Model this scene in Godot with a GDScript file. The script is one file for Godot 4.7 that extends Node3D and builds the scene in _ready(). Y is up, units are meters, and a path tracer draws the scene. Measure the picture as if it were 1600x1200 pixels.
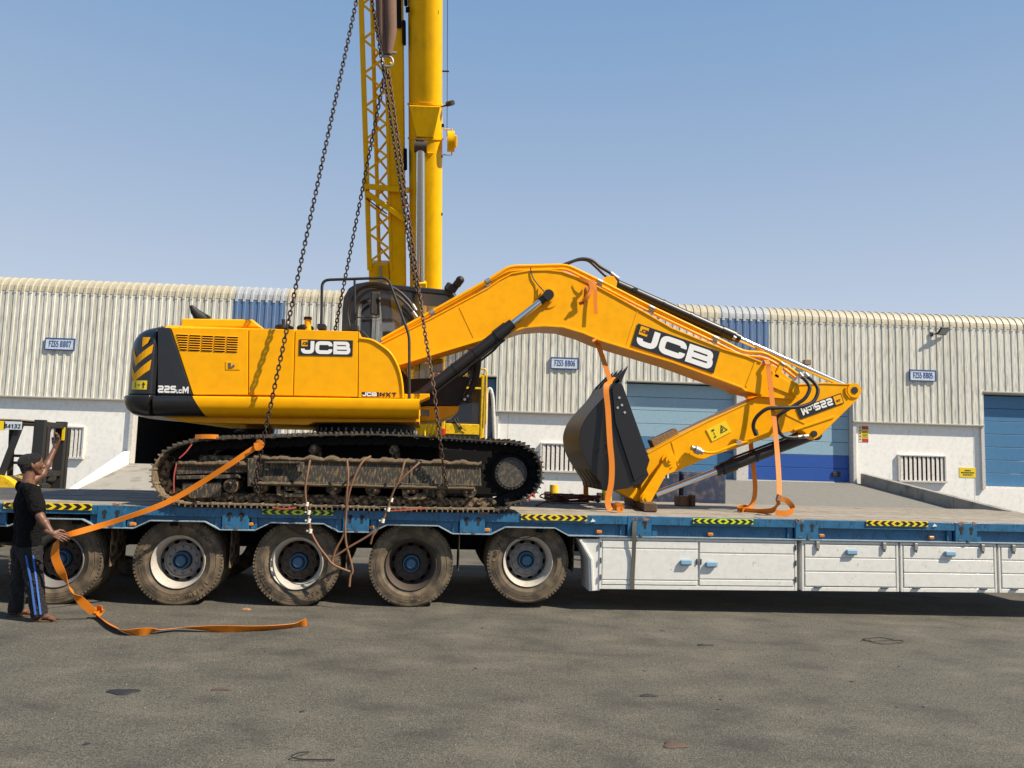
extends Node3D
# An excavator chained down on a low loader in front of a row of warehouse units, a mobile crane behind it.
# World: x along the trailer, y up, z towards the photographer; metres. z = 0 is the trailer's near side.

var org := Vector3.ZERO
var taken := {}
var M := {}
var rng := RandomNumberGenerator.new()

class MB:
	var v := PackedVector3Array()
	var n := PackedVector3Array()
	var xf := Transform3D()
	func t3(a: Vector3, b: Vector3, c: Vector3, na: Vector3, nb: Vector3, nc: Vector3):
		v.append(xf * a); v.append(xf * c); v.append(xf * b)
		n.append((xf.basis * na).normalized()); n.append((xf.basis * nc).normalized()); n.append((xf.basis * nb).normalized())
	func tri(a: Vector3, b: Vector3, c: Vector3):
		var f := (b - a).cross(c - a).normalized()
		t3(a, b, c, f, f, f)
	func quad(a: Vector3, b: Vector3, c: Vector3, d: Vector3):
		var f := (c - a).cross(d - b).normalized()
		t3(a, b, c, f, f, f); t3(a, c, d, f, f, f)
	func quadn(a: Vector3, b: Vector3, c: Vector3, d: Vector3, na: Vector3, nb: Vector3, nc: Vector3, nd: Vector3):
		t3(a, b, c, na, nb, nc); t3(a, c, d, na, nc, nd)
	func box(c: Vector3, s: Vector3, bev := 0.0, bas := Basis()):
		var h := s * 0.5
		var b := minf(bev, minf(h.x, minf(h.y, h.z)) * 0.9)
		var keep := xf
		xf = xf * Transform3D(bas, c)
		for ax in 3:
			for sg in [-1.0, 1.0]:
				var u := (ax + 1) % 3
				var w := (ax + 2) % 3
				var p := []
				for k in [[-1, -1], [1, -1], [1, 1], [-1, 1]]:
					var q := Vector3.ZERO
					q[ax] = sg * h[ax]; q[u] = k[0] * (h[u] - b); q[w] = k[1] * (h[w] - b)
					p.append(q)
				if sg > 0: quad(p[0], p[1], p[2], p[3])
				else: quad(p[3], p[2], p[1], p[0])
		if b > 0.0:
			for ax in 3:
				var u := (ax + 1) % 3
				var w := (ax + 2) % 3
				for k in [[-1, -1], [1, -1], [1, 1], [-1, 1]]:
					var e := []
					for s2 in [-1.0, 1.0]:
						var q := Vector3.ZERO
						q[ax] = s2 * (h[ax] - b)
						q[u] = k[0] * h[u]; q[w] = k[1] * (h[w] - b)
						e.append(q)
						var q2 := q
						q2[u] = k[0] * (h[u] - b); q2[w] = k[1] * h[w]
						e.append(q2)
					var nu := Vector3.ZERO
					var nw := Vector3.ZERO
					nu[u] = k[0]; nw[w] = k[1]
					if k[0] * k[1] > 0: quadn(e[0], e[1], e[3], e[2], nu, nw, nw, nu)
					else: quadn(e[1], e[0], e[2], e[3], nw, nu, nu, nw)
			for sx in [-1, 1]:
				for sy in [-1, 1]:
					for sz in [-1, 1]:
						var a := Vector3(sx * h.x, sy * (h.y - b), sz * (h.z - b))
						var d := Vector3(sx * (h.x - b), sy * h.y, sz * (h.z - b))
						var e2 := Vector3(sx * (h.x - b), sy * (h.y - b), sz * h.z)
						if sx * sy * sz > 0: t3(a, d, e2, Vector3(sx, 0, 0), Vector3(0, sy, 0), Vector3(0, 0, sz))
						else: t3(d, a, e2, Vector3(0, sy, 0), Vector3(sx, 0, 0), Vector3(0, 0, sz))
		xf = keep
	func span(lo: Vector3, hi: Vector3, bev := 0.0):
		box((lo + hi) * 0.5, (hi - lo).abs(), bev)
	func bar(a: Vector3, b: Vector3, w: float, hgt: float, up := Vector3.UP, bev := 0.0):
		var x := (b - a).normalized()
		var z := x.cross(up).normalized()
		if z.length() < 0.5: z = Vector3(0, 0, 1)
		box((a + b) * 0.5, Vector3(a.distance_to(b), hgt, w), bev, Basis(x, z.cross(x), z))
	func tube(p: Array, r, sides := 8, closed := false, caps := true):
		var m := p.size()
		var tang := []
		for i in m:
			var a: Vector3 = p[(i - 1 + m) % m] if closed or i > 0 else p[0]
			var b: Vector3 = p[(i + 1) % m] if closed or i < m - 1 else p[m - 1]
			tang.append((b - a).normalized())
		var up: Vector3 = Vector3.UP if absf(tang[0].y) < 0.9 else Vector3.RIGHT
		var side: Vector3 = tang[0].cross(up).normalized()
		var rings := []
		var nrm := []
		for i in m:
			side = (side - tang[i] * side.dot(tang[i])).normalized()
			var u2: Vector3 = side.cross(tang[i])
			var ra: float = r[i] if r is Array else r
			var ring := []
			var nr := []
			for k in sides:
				var an := TAU * k / sides
				var d: Vector3 = side * cos(an) + u2 * sin(an)
				ring.append(p[i] + d * ra); nr.append(d)
			rings.append(ring); nrm.append(nr)
		for i in (m if closed else m - 1):
			var j := (i + 1) % m
			for k in sides:
				var l := (k + 1) % sides
				quadn(rings[i][k], rings[j][k], rings[j][l], rings[i][l], nrm[i][k], nrm[j][k], nrm[j][l], nrm[i][l])
		if caps and not closed:
			for k in sides:
				var l := (k + 1) % sides
				tri(p[0], rings[0][k], rings[0][l])
				tri(p[m - 1], rings[m - 1][l], rings[m - 1][k])
	func prism(poly: Array, z0: float, z1: float, bev := 0.0, back := true):
		var area := 0.0
		var m := poly.size()
		for i in m: area += poly[i].cross(poly[(i + 1) % m])
		var o := poly.duplicate()
		if area < 0: o.reverse()
		var ins := []
		var en := []
		for i in m:
			var e: Vector2 = (o[(i + 1) % m] - o[i]).normalized()
			en.append(Vector2(e.y, -e.x))
		for i in m:
			var a: Vector2 = en[(i - 1 + m) % m]
			var b: Vector2 = en[i]
			ins.append(o[i] - (a + b) / maxf(1.0 + a.dot(b), 0.35) * bev)
		var idx := Geometry2D.triangulate_polygon(PackedVector2Array(ins))
		for i in range(0, idx.size(), 3):
			var a: Vector2 = ins[idx[i]]
			var b: Vector2 = ins[idx[i + 1]]
			var c: Vector2 = ins[idx[i + 2]]
			if (b - a).cross(c - a) < 0:
				var s := b
				b = c; c = s
			tri(Vector3(a.x, a.y, z1), Vector3(b.x, b.y, z1), Vector3(c.x, c.y, z1))
			if back: tri(Vector3(a.x, a.y, z0), Vector3(c.x, c.y, z0), Vector3(b.x, b.y, z0))
		for i in m:
			var j := (i + 1) % m
			var n0 := Vector3(en[i].x, en[i].y, 0)
			var na := n0
			var nb := n0
			var pv: Vector2 = en[(i - 1 + m) % m]
			var nx: Vector2 = en[j]
			if pv.dot(en[i]) > 0.8: na = Vector3(pv.x + en[i].x, pv.y + en[i].y, 0).normalized()
			if nx.dot(en[i]) > 0.8: nb = Vector3(nx.x + en[i].x, nx.y + en[i].y, 0).normalized()
			var a: Vector2 = o[i]
			var b: Vector2 = o[j]
			quadn(Vector3(a.x, a.y, z0 + bev), Vector3(b.x, b.y, z0 + bev), Vector3(b.x, b.y, z1 - bev), Vector3(a.x, a.y, z1 - bev), na, nb, nb, na)
			if bev > 0.0:
				var ia: Vector2 = ins[i]
				var ib: Vector2 = ins[j]
				var zz := Vector3(0, 0, 1)
				quadn(Vector3(a.x, a.y, z1 - bev), Vector3(b.x, b.y, z1 - bev), Vector3(ib.x, ib.y, z1), Vector3(ia.x, ia.y, z1), na, nb, zz, zz)
				if back: quadn(Vector3(ia.x, ia.y, z0), Vector3(ib.x, ib.y, z0), Vector3(b.x, b.y, z0 + bev), Vector3(a.x, a.y, z0 + bev), -zz, -zz, nb, na)
	func lathe(prof: Array, seg := 24):
		var m := prof.size()
		var sn := []
		for i in m - 1:
			var e: Vector2 = (prof[i + 1] - prof[i]).normalized()
			sn.append(Vector2(e.y, -e.x))
		for i in m - 1:
			var a: Vector2 = prof[i]
			var b: Vector2 = prof[i + 1]
			var na: Vector2 = sn[i]
			var nb: Vector2 = sn[i]
			if i > 0 and sn[i - 1].dot(sn[i]) > 0.72: na = (sn[i - 1] + sn[i]).normalized()
			if i < m - 2 and sn[i + 1].dot(sn[i]) > 0.72: nb = (sn[i + 1] + sn[i]).normalized()
			for k in seg:
				var c0 := Vector3(cos(TAU * k / seg), sin(TAU * k / seg), 0)
				var c1 := Vector3(cos(TAU * (k + 1) / seg), sin(TAU * (k + 1) / seg), 0)
				var z := Vector3(0, 0, 1)
				quadn(c0 * a.x + z * a.y, c1 * a.x + z * a.y, c1 * b.x + z * b.y, c0 * b.x + z * b.y, c0 * na.x + z * na.y, c1 * na.x + z * na.y, c1 * nb.x + z * nb.y, c0 * nb.x + z * nb.y)
	func cyl(a: Vector3, b: Vector3, r: float, seg := 16, r2 := -1.0):
		if r2 < 0: r2 = r
		var keep := xf
		var z := (b - a).normalized()
		var x := z.cross(Vector3.UP if absf(z.y) < 0.9 else Vector3.RIGHT).normalized()
		xf = xf * Transform3D(Basis(x, z.cross(x), z), a)
		var l := a.distance_to(b)
		lathe([Vector2(0, 0), Vector2(r, 0), Vector2(r2, l), Vector2(0, l)], seg)
		xf = keep
	func ball(c: Vector3, r: Vector3, seg := 12):
		var keep := xf
		xf = xf * Transform3D(Basis.from_scale(r), c)
		var pr := []
		for i in seg / 2 + 1: pr.append(Vector2(sin(PI * i / (seg / 2)), -cos(PI * i / (seg / 2))))
		lathe(pr, seg)
		xf = keep
	func loft(rings: Array, cap0 := true, cap1 := true, closed := true):
		var a := rings.size()
		var b: int = rings[0].size()
		var nr := []
		for i in a:
			var row := []
			for k in b:
				var ip := maxi(i - 1, 0)
				var iq := mini(i + 1, a - 1)
				var kp := (k - 1 + b) % b if closed else maxi(k - 1, 0)
				var kq := (k + 1) % b if closed else mini(k + 1, b - 1)
				var f: Vector3 = (rings[i][kq] - rings[i][kp]).cross(rings[iq][k] - rings[ip][k])
				row.append(f.normalized())
			nr.append(row)
		for i in a - 1:
			for k in (b if closed else b - 1):
				var l := (k + 1) % b
				quadn(rings[i][k], rings[i][l], rings[i + 1][l], rings[i + 1][k], nr[i][k], nr[i][l], nr[i + 1][l], nr[i + 1][k])
		for e in [[cap0, 0, true], [cap1, a - 1, false]]:
			if e[0]:
				var r: Array = rings[e[1]]
				var c := Vector3.ZERO
				for p in r: c += p / b
				for k in b:
					if e[2]: tri(c, r[(k + 1) % b], r[k])
					else: tri(c, r[k], r[(k + 1) % b])
	func strap(p: Array, wd, width: float, th := 0.004):
		var m := p.size()
		var sec := []
		for i in m:
			var tg: Vector3 = (p[mini(i + 1, m - 1)] - p[maxi(i - 1, 0)]).normalized()
			var w: Vector3 = wd[i] if wd is Array else wd
			w = (w - tg * w.dot(tg)).normalized()
			sec.append([p[i], w * width * 0.5, tg.cross(w) * th * 0.5])
		for i in m - 1:
			var a: Array = sec[i]
			var b: Array = sec[i + 1]
			var na: Vector3 = a[2].normalized()
			var nb: Vector3 = b[2].normalized()
			quadn(a[0] - a[1] + a[2], b[0] - b[1] + b[2], b[0] + b[1] + b[2], a[0] + a[1] + a[2], na, nb, nb, na)
			quadn(a[0] + a[1] - a[2], b[0] + b[1] - b[2], b[0] - b[1] - b[2], a[0] - a[1] - a[2], -na, -nb, -nb, -na)
			quad(a[0] + a[1] + a[2], b[0] + b[1] + b[2], b[0] + b[1] - b[2], a[0] + a[1] - a[2])
			quad(a[0] - a[1] - a[2], b[0] - b[1] - b[2], b[0] - b[1] + b[2], a[0] - a[1] + a[2])
	func ribbon(p: Array, w: float, closed := false, z := 0.0):
		var m := p.size()
		var l := []
		var r := []
		for i in m:
			var d0: Vector2 = (p[i] - p[i - 1 if i > 0 else (m - 1 if closed else 0)])
			var d1: Vector2 = (p[(i + 1) % m if closed else mini(i + 1, m - 1)] - p[i])
			if d0.length() < 1e-6: d0 = d1
			if d1.length() < 1e-6: d1 = d0
			var n0 := Vector2(-d0.y, d0.x).normalized()
			var n1 := Vector2(-d1.y, d1.x).normalized()
			var k := (n0 + n1) / maxf(1.0 + n0.dot(n1), 0.3) * w * 0.5
			l.append(p[i] + k); r.append(p[i] - k)
		for i in (m if closed else m - 1):
			var j := (i + 1) % m
			quad(Vector3(r[i].x, r[i].y, z), Vector3(r[j].x, r[j].y, z), Vector3(l[j].x, l[j].y, z), Vector3(l[i].x, l[i].y, z))
	func add_mesh(me: Mesh, at: Transform3D):
		for s in me.get_surface_count():
			var a := me.surface_get_arrays(s)
			var pv: PackedVector3Array = a[Mesh.ARRAY_VERTEX]
			var pn: PackedVector3Array = a[Mesh.ARRAY_NORMAL]
			var ix: PackedInt32Array = a[Mesh.ARRAY_INDEX] if a[Mesh.ARRAY_INDEX] != null else PackedInt32Array(range(pv.size()))
			for i in ix:
				v.append(xf * (at * pv[i])); n.append((xf.basis * (at.basis * pn[i])).normalized())
	func mesh(off := Vector3.ZERO) -> ArrayMesh:
		var q := PackedVector3Array()
		q.resize(v.size())
		for i in v.size(): q[i] = v[i] - off
		var a := []
		a.resize(Mesh.ARRAY_MAX)
		a[Mesh.ARRAY_VERTEX] = q
		a[Mesh.ARRAY_NORMAL] = n
		var me := ArrayMesh.new()
		me.add_surface_from_arrays(Mesh.PRIMITIVE_TRIANGLES, a)
		return me

func numbered(called: String) -> String:
	var k: int = taken.get(called, 0)
	taken[called] = k + 1
	return called if k == 0 else "%s_%03d" % [called, k]

func tag(o: Node3D, label: String, category: String, group := "", kind := ""):
	if label: o.set_meta("label", label)
	if category: o.set_meta("category", category)
	if group: o.set_meta("group", group)
	if kind: o.set_meta("kind", kind)
	return o

func thing(called: String, label: String, category: String, at := Vector3.ZERO, group := "") -> Node3D:
	var o := Node3D.new()
	o.name = numbered(called)
	add_child(o)
	o.position = at
	org = at
	return tag(o, label, category, group)

# commits a builder as ONE named mesh below a thing (vertices were written in world metres)
func part(called: String, mb: MB, m: Material, parent: Node3D, label := "") -> MeshInstance3D:
	var o := MeshInstance3D.new()
	o.name = called if parent != self else numbered(called)
	o.mesh = mb.mesh(org)
	o.material_override = m
	parent.add_child(o, true)
	if label: o.set_meta("label", label)
	return o

func whole(called: String, mb: MB, m: Material, label: String, category: String, at: Vector3, group := "") -> MeshInstance3D:
	org = at
	var o := part(called, mb, m, self)
	o.position = at
	tag(o, label, category, group)
	return o

func setting(called: String, mb: MB, m: Material) -> MeshInstance3D:
	org = Vector3.ZERO
	var o := part(called, mb, m, self)
	o.set_meta("kind", "structure")
	return o

# a shared mesh placed with its own transform below a thing; w is in world metres unless the parent is itself placed
func put(called: String, me: Mesh, m: Material, parent: Node3D, w: Transform3D, local := false) -> MeshInstance3D:
	var o := MeshInstance3D.new()
	o.name = called
	o.mesh = me
	o.material_override = m
	parent.add_child(o, true)
	o.transform = w if local else Transform3D(w.basis, w.origin - org)
	return o

func frame(p0: Vector3, p1: Vector3) -> Transform3D:
	var x := (p1 - p0).normalized()
	var z := Vector3(0, 0, 1)
	z = (z - x * z.dot(x)).normalized()
	return Transform3D(Basis(x, z.cross(x), z), p0)

func rp(p: Array, r: float, steps := 4) -> Array:   # a polyline with its inner corners rounded
	var o := [p[0]]
	for i in range(1, p.size() - 1):
		var a = p[i - 1] - p[i]
		var b = p[i + 1] - p[i]
		var k := minf(r, minf(a.length() * (0.95 if i == 1 else 0.48), b.length() * (0.95 if i == p.size() - 2 else 0.48)))
		var s = p[i] + a.normalized() * k
		var e = p[i] + b.normalized() * k
		for j in steps + 1:
			var t := float(j) / steps
			o.append(s.lerp(p[i], t).lerp(p[i].lerp(e, t), t))
	o.append(p[-1])
	return o

func curve(p: Array, per := 6) -> Array:            # Catmull-Rom through points
	var o := []
	for i in p.size() - 1:
		var a = p[maxi(i - 1, 0)]
		var d = p[mini(i + 2, p.size() - 1)]
		for j in per:
			o.append(p[i].cubic_interpolate(p[i + 1], a, d, float(j) / per))
	o.append(p[-1])
	return o

func glyph(c: String) -> Array:                     # wide lettering as strokes: [width, stroke, [polyline, ...]]
	var V := func(a): 
		var o := []
		for i in range(0, a.size(), 2): o.append(Vector2(a[i], a[i + 1]))
		return o
	match c:
		"J": return [1.02, 0.29, [rp(V.call([0.87, 1.0, 0.87, 0.145, 0.145, 0.145, 0.145, 0.4]), 0.26)]]
		"C": return [1.3, 0.29, [rp(V.call([1.155, 0.62, 1.155, 0.855, 0.145, 0.855, 0.145, 0.145, 1.155, 0.145, 1.155, 0.38]), 0.24)]]
		"B": return [1.3, 0.27, [V.call([0.135, 0.0, 0.135, 1.0]), rp(V.call([0.2, 0.865, 1.1, 0.865, 1.1, 0.5, 0.2, 0.5]), 0.24), rp(V.call([1.0, 0.5, 1.165, 0.5, 1.165, 0.135, 0.2, 0.135]), 0.24)]]
		"2": return [1.05, 0.25, [rp(V.call([0.06, 0.875, 0.92, 0.875, 0.92, 0.5, 0.125, 0.5, 0.125, 0.125, 1.05, 0.125]), 0.16)]]
		"5": return [1.05, 0.25, [rp(V.call([1.02, 0.875, 0.125, 0.875, 0.125, 0.52, 0.92, 0.52, 0.92, 0.125, 0.03, 0.125]), 0.16)]]
		"L": return [0.72, 0.24, [V.call([0.12, 1.0, 0.12, 0.12, 0.72, 0.12])]]
		"M": return [1.2, 0.25, [V.call([0.125, 0.0, 0.125, 1.0]), V.call([0.2, 0.93, 0.6, 0.3, 1.0, 0.93]), V.call([1.075, 1.0, 1.075, 0.0])]]
		"N": return [1.05, 0.25, [V.call([0.125, 0.0, 0.125, 1.0]), V.call([0.15, 0.9, 0.9, 0.1]), V.call([0.925, 1.0, 0.925, 0.0])]]
		"X": return [1.1, 0.27, [V.call([0.08, 1.0, 1.02, 0.0]), V.call([0.08, 0.0, 1.02, 1.0])]]
		"T": return [1.0, 0.25, [V.call([0.0, 0.875, 1.0, 0.875]), V.call([0.5, 0.8, 0.5, 0.0])]]
	return [0.5, 0.2, []]

func wide_text(s: String, h: float, stretch := 1.0, gap := 0.12) -> MB:   # lies in the plane z = 0, starts at x = 0
	var mb := MB.new()
	var x := 0.0
	for c in s:
		var g := glyph(c)
		var z := 0.0
		for st in g[2]:
			mb.xf = Transform3D(Basis.from_scale(Vector3(h * stretch, h, 1)), Vector3(x, 0, 0))
			mb.ribbon(st, g[1], false, z)
			z += 0.0006
		x += (g[0] + gap) * h * stretch
	mb.xf = Transform3D()
	return mb

func letters(s: String, h: float, depth := 0.003, face := "Droid Sans", bold := false) -> TextMesh:
	var f := SystemFont.new()
	f.font_names = PackedStringArray([face])
	if bold: f.font_weight = 700
	var t := TextMesh.new()
	t.font = f
	t.text = s
	t.font_size = 64
	t.pixel_size = h / 46.0
	t.depth = depth
	t.curve_step = 2.0
	return t

func ntex(kind: int, freq: float, oct: int, stops: Array, size := 512, sd := 1, normal := 0.0) -> NoiseTexture2D:
	var f := FastNoiseLite.new()
	f.noise_type = kind
	f.frequency = freq
	f.fractal_octaves = oct
	f.seed = sd
	if kind == FastNoiseLite.TYPE_CELLULAR:
		f.cellular_return_type = FastNoiseLite.RETURN_DISTANCE2_SUB if sd % 2 else FastNoiseLite.RETURN_CELL_VALUE
	var t := NoiseTexture2D.new()
	t.width = size; t.height = size
	t.seamless = true
	t.seamless_blend_skirt = 0.2
	t.noise = f
	if normal > 0.0:
		t.as_normal_map = true
		t.bump_strength = normal
	if stops:
		var g := Gradient.new()
		var off := PackedFloat32Array()
		var col := PackedColorArray()
		for s in stops:
			off.append(s[0])
			col.append(s[1] if s[1] is Color else Color(s[1], s[1], s[1]))
		g.offsets = off; g.colors = col
		t.color_ramp = g
	return t

func lin(r: float, g: float, b: float) -> Color:
	return Color(r, g, b).linear_to_srgb()

# o: tex, scale (Vector3 or float, repeats per metre), bump, bump_cm, bscale; dirt (texture with alpha), dscale, mask
func mat(called: String, c: Color, rough := 0.6, metal := 0.0, o := {}) -> StandardMaterial3D:
	var m := StandardMaterial3D.new()
	m.resource_name = called
	m.albedo_color = c
	m.roughness = rough
	m.metallic = metal
	var sc = o.get("scale", 1.0)
	m.uv1_triplanar = true
	m.uv1_world_triplanar = o.get("world", true)
	m.uv1_triplanar_sharpness = 6.0
	m.uv1_scale = sc if sc is Vector3 else Vector3.ONE * sc
	if o.has("tex"): m.albedo_texture = o.tex
	if o.has("rtex"): m.roughness_texture = o.rtex
	if o.has("bump"):
		m.heightmap_enabled = true
		m.heightmap_texture = o.bump
		m.heightmap_scale = o.get("bump_cm", 0.3)
	if o.has("dirt"):
		m.detail_enabled = true
		m.detail_albedo = o.dirt
		m.detail_uv_layer = BaseMaterial3D.DETAIL_UV_2
		m.uv2_triplanar = true
		m.uv2_world_triplanar = o.get("world", true)
		m.uv2_triplanar_sharpness = 6.0
		var ds = o.get("dscale", 0.5)
		m.uv2_scale = ds if ds is Vector3 else Vector3.ONE * ds
		if o.has("mask"): m.detail_mask = o.mask
	if o.has("coat"):
		m.clearcoat_enabled = true
		m.clearcoat = o.coat
		m.clearcoat_roughness = 0.12
	if o.has("rim"):
		m.rim_enabled = true
		m.rim = o.rim
	if o.has("spec"): m.metallic_specular = o.spec
	M[called] = m
	return m

func materials():
	var S := FastNoiseLite.TYPE_SIMPLEX_SMOOTH
	var C := FastNoiseLite.TYPE_CELLULAR
	var fine := ntex(S, 0.09, 4, [[0.0, 0.78], [0.5, 0.93], [1.0, 1.0]], 512, 3)
	var soft := ntex(S, 0.012, 4, [[0.0, 0.82], [0.5, 0.95], [1.0, 1.0]], 512, 4)
	var faint := ntex(S, 0.02, 4, [[0.0, 0.94], [0.5, 0.98], [1.0, 1.0]], 512, 33)
	var wall_dirt := ntex(S, 0.02, 4, [[0.0, Color(0.55, 0.5, 0.42, 0.4)], [0.22, Color(0.62, 0.58, 0.5, 0.12)], [0.35, Color(0.7, 0.66, 0.58, 0.0)], [1.0, Color(0.8, 0.78, 0.74, 0.0)]], 512, 34)
	var grain := ntex(S, 0.25, 3, [[0.0, 0.55], [0.45, 0.85], [1.0, 1.0]], 512, 5)
	var bumps := ntex(S, 0.12, 4, [], 512, 6)
	var big := ntex(S, 0.01, 4, [], 512, 8)
	var agg := ntex(C, 0.085, 2, [[0.0, Color(0.42, 0.42, 0.41)], [0.3, Color(0.64, 0.64, 0.61)], [0.55, Color(0.8, 0.79, 0.75)], [0.8, Color(0.97, 0.95, 0.9)], [1.0, Color(1, 1, 1)]], 1024, 10)
	var aggh := ntex(C, 0.085, 2, [], 1024, 10)
	var stain := ntex(S, 0.008, 5, [[0.0, Color(0.16, 0.155, 0.15, 0.6)], [0.25, Color(0.2, 0.195, 0.185, 0.32)], [0.5, Color(0.3, 0.29, 0.27, 0.0)], [0.68, Color(0.5, 0.47, 0.42, 0.1)], [1.0, Color(0.54, 0.51, 0.45, 0.28)]], 1024, 12)
	var dust := ntex(S, 0.016, 5, [[0.0, Color(0.55, 0.45, 0.32, 0.0)], [0.42, Color(0.55, 0.45, 0.32, 0.05)], [0.62, Color(0.58, 0.48, 0.35, 0.65)], [1.0, Color(0.62, 0.53, 0.4, 0.95)]], 512, 14)
	var light_dust := ntex(S, 0.016, 5, [[0.0, Color(0.6, 0.52, 0.4, 0.0)], [0.5, Color(0.6, 0.52, 0.4, 0.08)], [1.0, Color(0.62, 0.53, 0.42, 0.45)]], 512, 15)
	var rust := ntex(S, 0.022, 5, [[0.0, Color(0.3, 0.17, 0.09, 0.85)], [0.2, Color(0.34, 0.2, 0.11, 0.6)], [0.3, Color(0.4, 0.25, 0.15, 0.0)], [0.7, Color(0.3, 0.3, 0.3, 0.0)], [1.0, Color(0.16, 0.16, 0.17, 0.5)]], 512, 16)
	var grime := ntex(S, 0.02, 5, [[0.0, Color(0.2, 0.19, 0.17, 0.55)], [0.3, Color(0.26, 0.25, 0.22, 0.22)], [0.5, Color(0.3, 0.29, 0.26, 0.0)], [1.0, Color(0.4, 0.38, 0.34, 0.0)]], 512, 17)
	var drip := ntex(S, 0.03, 4, [[0.0, Color(0.07, 0.09, 0.11, 0.85)], [0.33, Color(0.09, 0.12, 0.14, 0.5)], [0.47, Color(0.1, 0.14, 0.18, 0.0)], [0.7, Color(0.5, 0.45, 0.36, 0.0)], [1.0, Color(0.52, 0.45, 0.36, 0.7)]], 512, 18)
	var mudstreak := ntex(S, 0.03, 4, [[0.0, Color(0.16, 0.16, 0.155, 0.7)], [0.45, Color(0.2, 0.195, 0.18, 0.3)], [0.56, Color(0.3, 0.26, 0.2, 0.25)], [0.68, Color(0.47, 0.4, 0.29, 0.85)], [1.0, Color(0.56, 0.47, 0.34, 1.0)]], 512, 19)
	var woodt := ntex(S, 0.03, 4, [[0.0, 0.5], [0.4, 0.8], [0.6, 0.92], [1.0, 1.0]], 512, 20)
	var weave := ntex(S, 0.3, 2, [[0.0, 0.72], [1.0, 1.0]], 256, 21)
	mat("asphalt", lin(0.16, 0.153, 0.135), 0.9, 0.0, {"tex": agg, "scale": 1.45, "bump": aggh, "bump_cm": 0.5, "dirt": stain, "dscale": Vector3(0.13, 0.13, 0.2)})
	mat("concrete", lin(0.36, 0.34, 0.3), 0.9, 0.0, {"tex": fine, "scale": 0.8, "dirt": stain, "dscale": 0.13, "bump": bumps, "bump_cm": 0.2})
	mat("ramp_concrete", lin(0.23, 0.22, 0.195), 0.9, 0.0, {"tex": fine, "scale": Vector3(0.8, 0.8, 2.2), "dirt": grime, "dscale": Vector3(0.3, 1, 1.2), "bump": bumps, "bump_cm": 0.3})
	mat("wall_paint", lin(0.9, 0.89, 0.84), 0.85, 0.0, {"tex": faint, "scale": 0.4, "dirt": wall_dirt, "dscale": Vector3(0.35, 0.15, 0.35)})
	mat("cladding", lin(0.68, 0.665, 0.57), 0.55, 0.0, {"tex": soft, "scale": Vector3(3.0, 0.2, 3.0), "dirt": grime, "dscale": Vector3(1.5, 0.12, 1.0)})
	mat("cladding_clean", lin(0.78, 0.76, 0.66), 0.5, 0.0, {"tex": soft, "scale": Vector3(2.0, 0.25, 2.0), "dirt": grime, "dscale": Vector3(1.1, 0.1, 1.0)})
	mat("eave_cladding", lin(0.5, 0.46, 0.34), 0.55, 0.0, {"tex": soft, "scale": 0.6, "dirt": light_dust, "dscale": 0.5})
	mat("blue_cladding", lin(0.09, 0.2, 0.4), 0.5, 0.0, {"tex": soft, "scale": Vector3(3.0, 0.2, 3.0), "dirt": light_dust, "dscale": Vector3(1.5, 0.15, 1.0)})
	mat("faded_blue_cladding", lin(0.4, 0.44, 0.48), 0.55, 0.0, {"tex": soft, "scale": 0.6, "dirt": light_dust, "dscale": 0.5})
	mat("flashing", lin(0.5, 0.48, 0.42), 0.5, 0.0, {"tex": fine, "scale": 0.5})
	mat("roof_sheet", lin(0.5, 0.48, 0.42), 0.6)
	mat("door_blue", lin(0.018, 0.085, 0.36), 0.4, 0.0, {"tex": faint, "scale": 0.5})
	mat("door_faded", lin(0.27, 0.42, 0.52), 0.5, 0.0, {"tex": faint, "scale": 0.5})
	mat("door_steel", lin(0.06, 0.19, 0.36), 0.45, 0.0, {"tex": faint, "scale": 0.4})
	mat("white_trim", lin(0.72, 0.71, 0.68), 0.55, 0.0, {"tex": fine, "scale": 0.4, "dirt": light_dust, "dscale": 0.8})
	mat("white_box", lin(0.75, 0.745, 0.7), 0.4, 0.0, {"tex": faint, "scale": 0.9, "dirt": rust, "dscale": 2.2, "mask": ntex(S, 0.016, 4, [[0.0, 0.0], [0.6, 0.0], [0.75, 0.6], [1.0, 0.95]], 512, 23), "coat": 0.2})
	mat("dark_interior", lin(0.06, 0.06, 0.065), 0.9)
	mat("hole_shade", lin(0.02, 0.02, 0.02), 0.9)  # near-black that stands for the shade inside holes and slots
	mat("sign_plate", lin(0.66, 0.74, 0.8), 0.35, 0.0, {"tex": soft, "scale": 0.8})
	mat("sign_blue", lin(0.012, 0.07, 0.27), 0.5)
	mat("sign_cream", lin(0.7, 0.62, 0.42), 0.5)
	mat("sign_red", lin(0.5, 0.03, 0.02), 0.5)
	mat("sign_yellow", lin(0.8, 0.6, 0.02), 0.45)
	mat("machine_yellow", lin(0.95, 0.425, 0.0005), 0.38, 0.0, {"tex": faint, "scale": 0.5, "dirt": light_dust, "dscale": 0.8, "mask": ntex(S, 0.01, 3, [[0.0, 0.0], [0.6, 0.0], [1.0, 0.12]], 256, 24), "coat": 0.06, "spec": 0.28})
	mat("machine_black", lin(0.012, 0.013, 0.016), 0.33, 0.0, {"tex": soft, "scale": 0.5, "dirt": light_dust, "dscale": 0.5, "mask": ntex(S, 0.012, 3, [[0.0, 0.0], [0.55, 0.0], [1.0, 0.25]], 256, 25), "coat": 0.25})
	mat("matt_black", lin(0.013, 0.013, 0.014), 0.62, 0.0, {"tex": fine, "scale": 1.0, "dirt": light_dust, "dscale": 0.8, "mask": M.machine_black.detail_mask})
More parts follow.
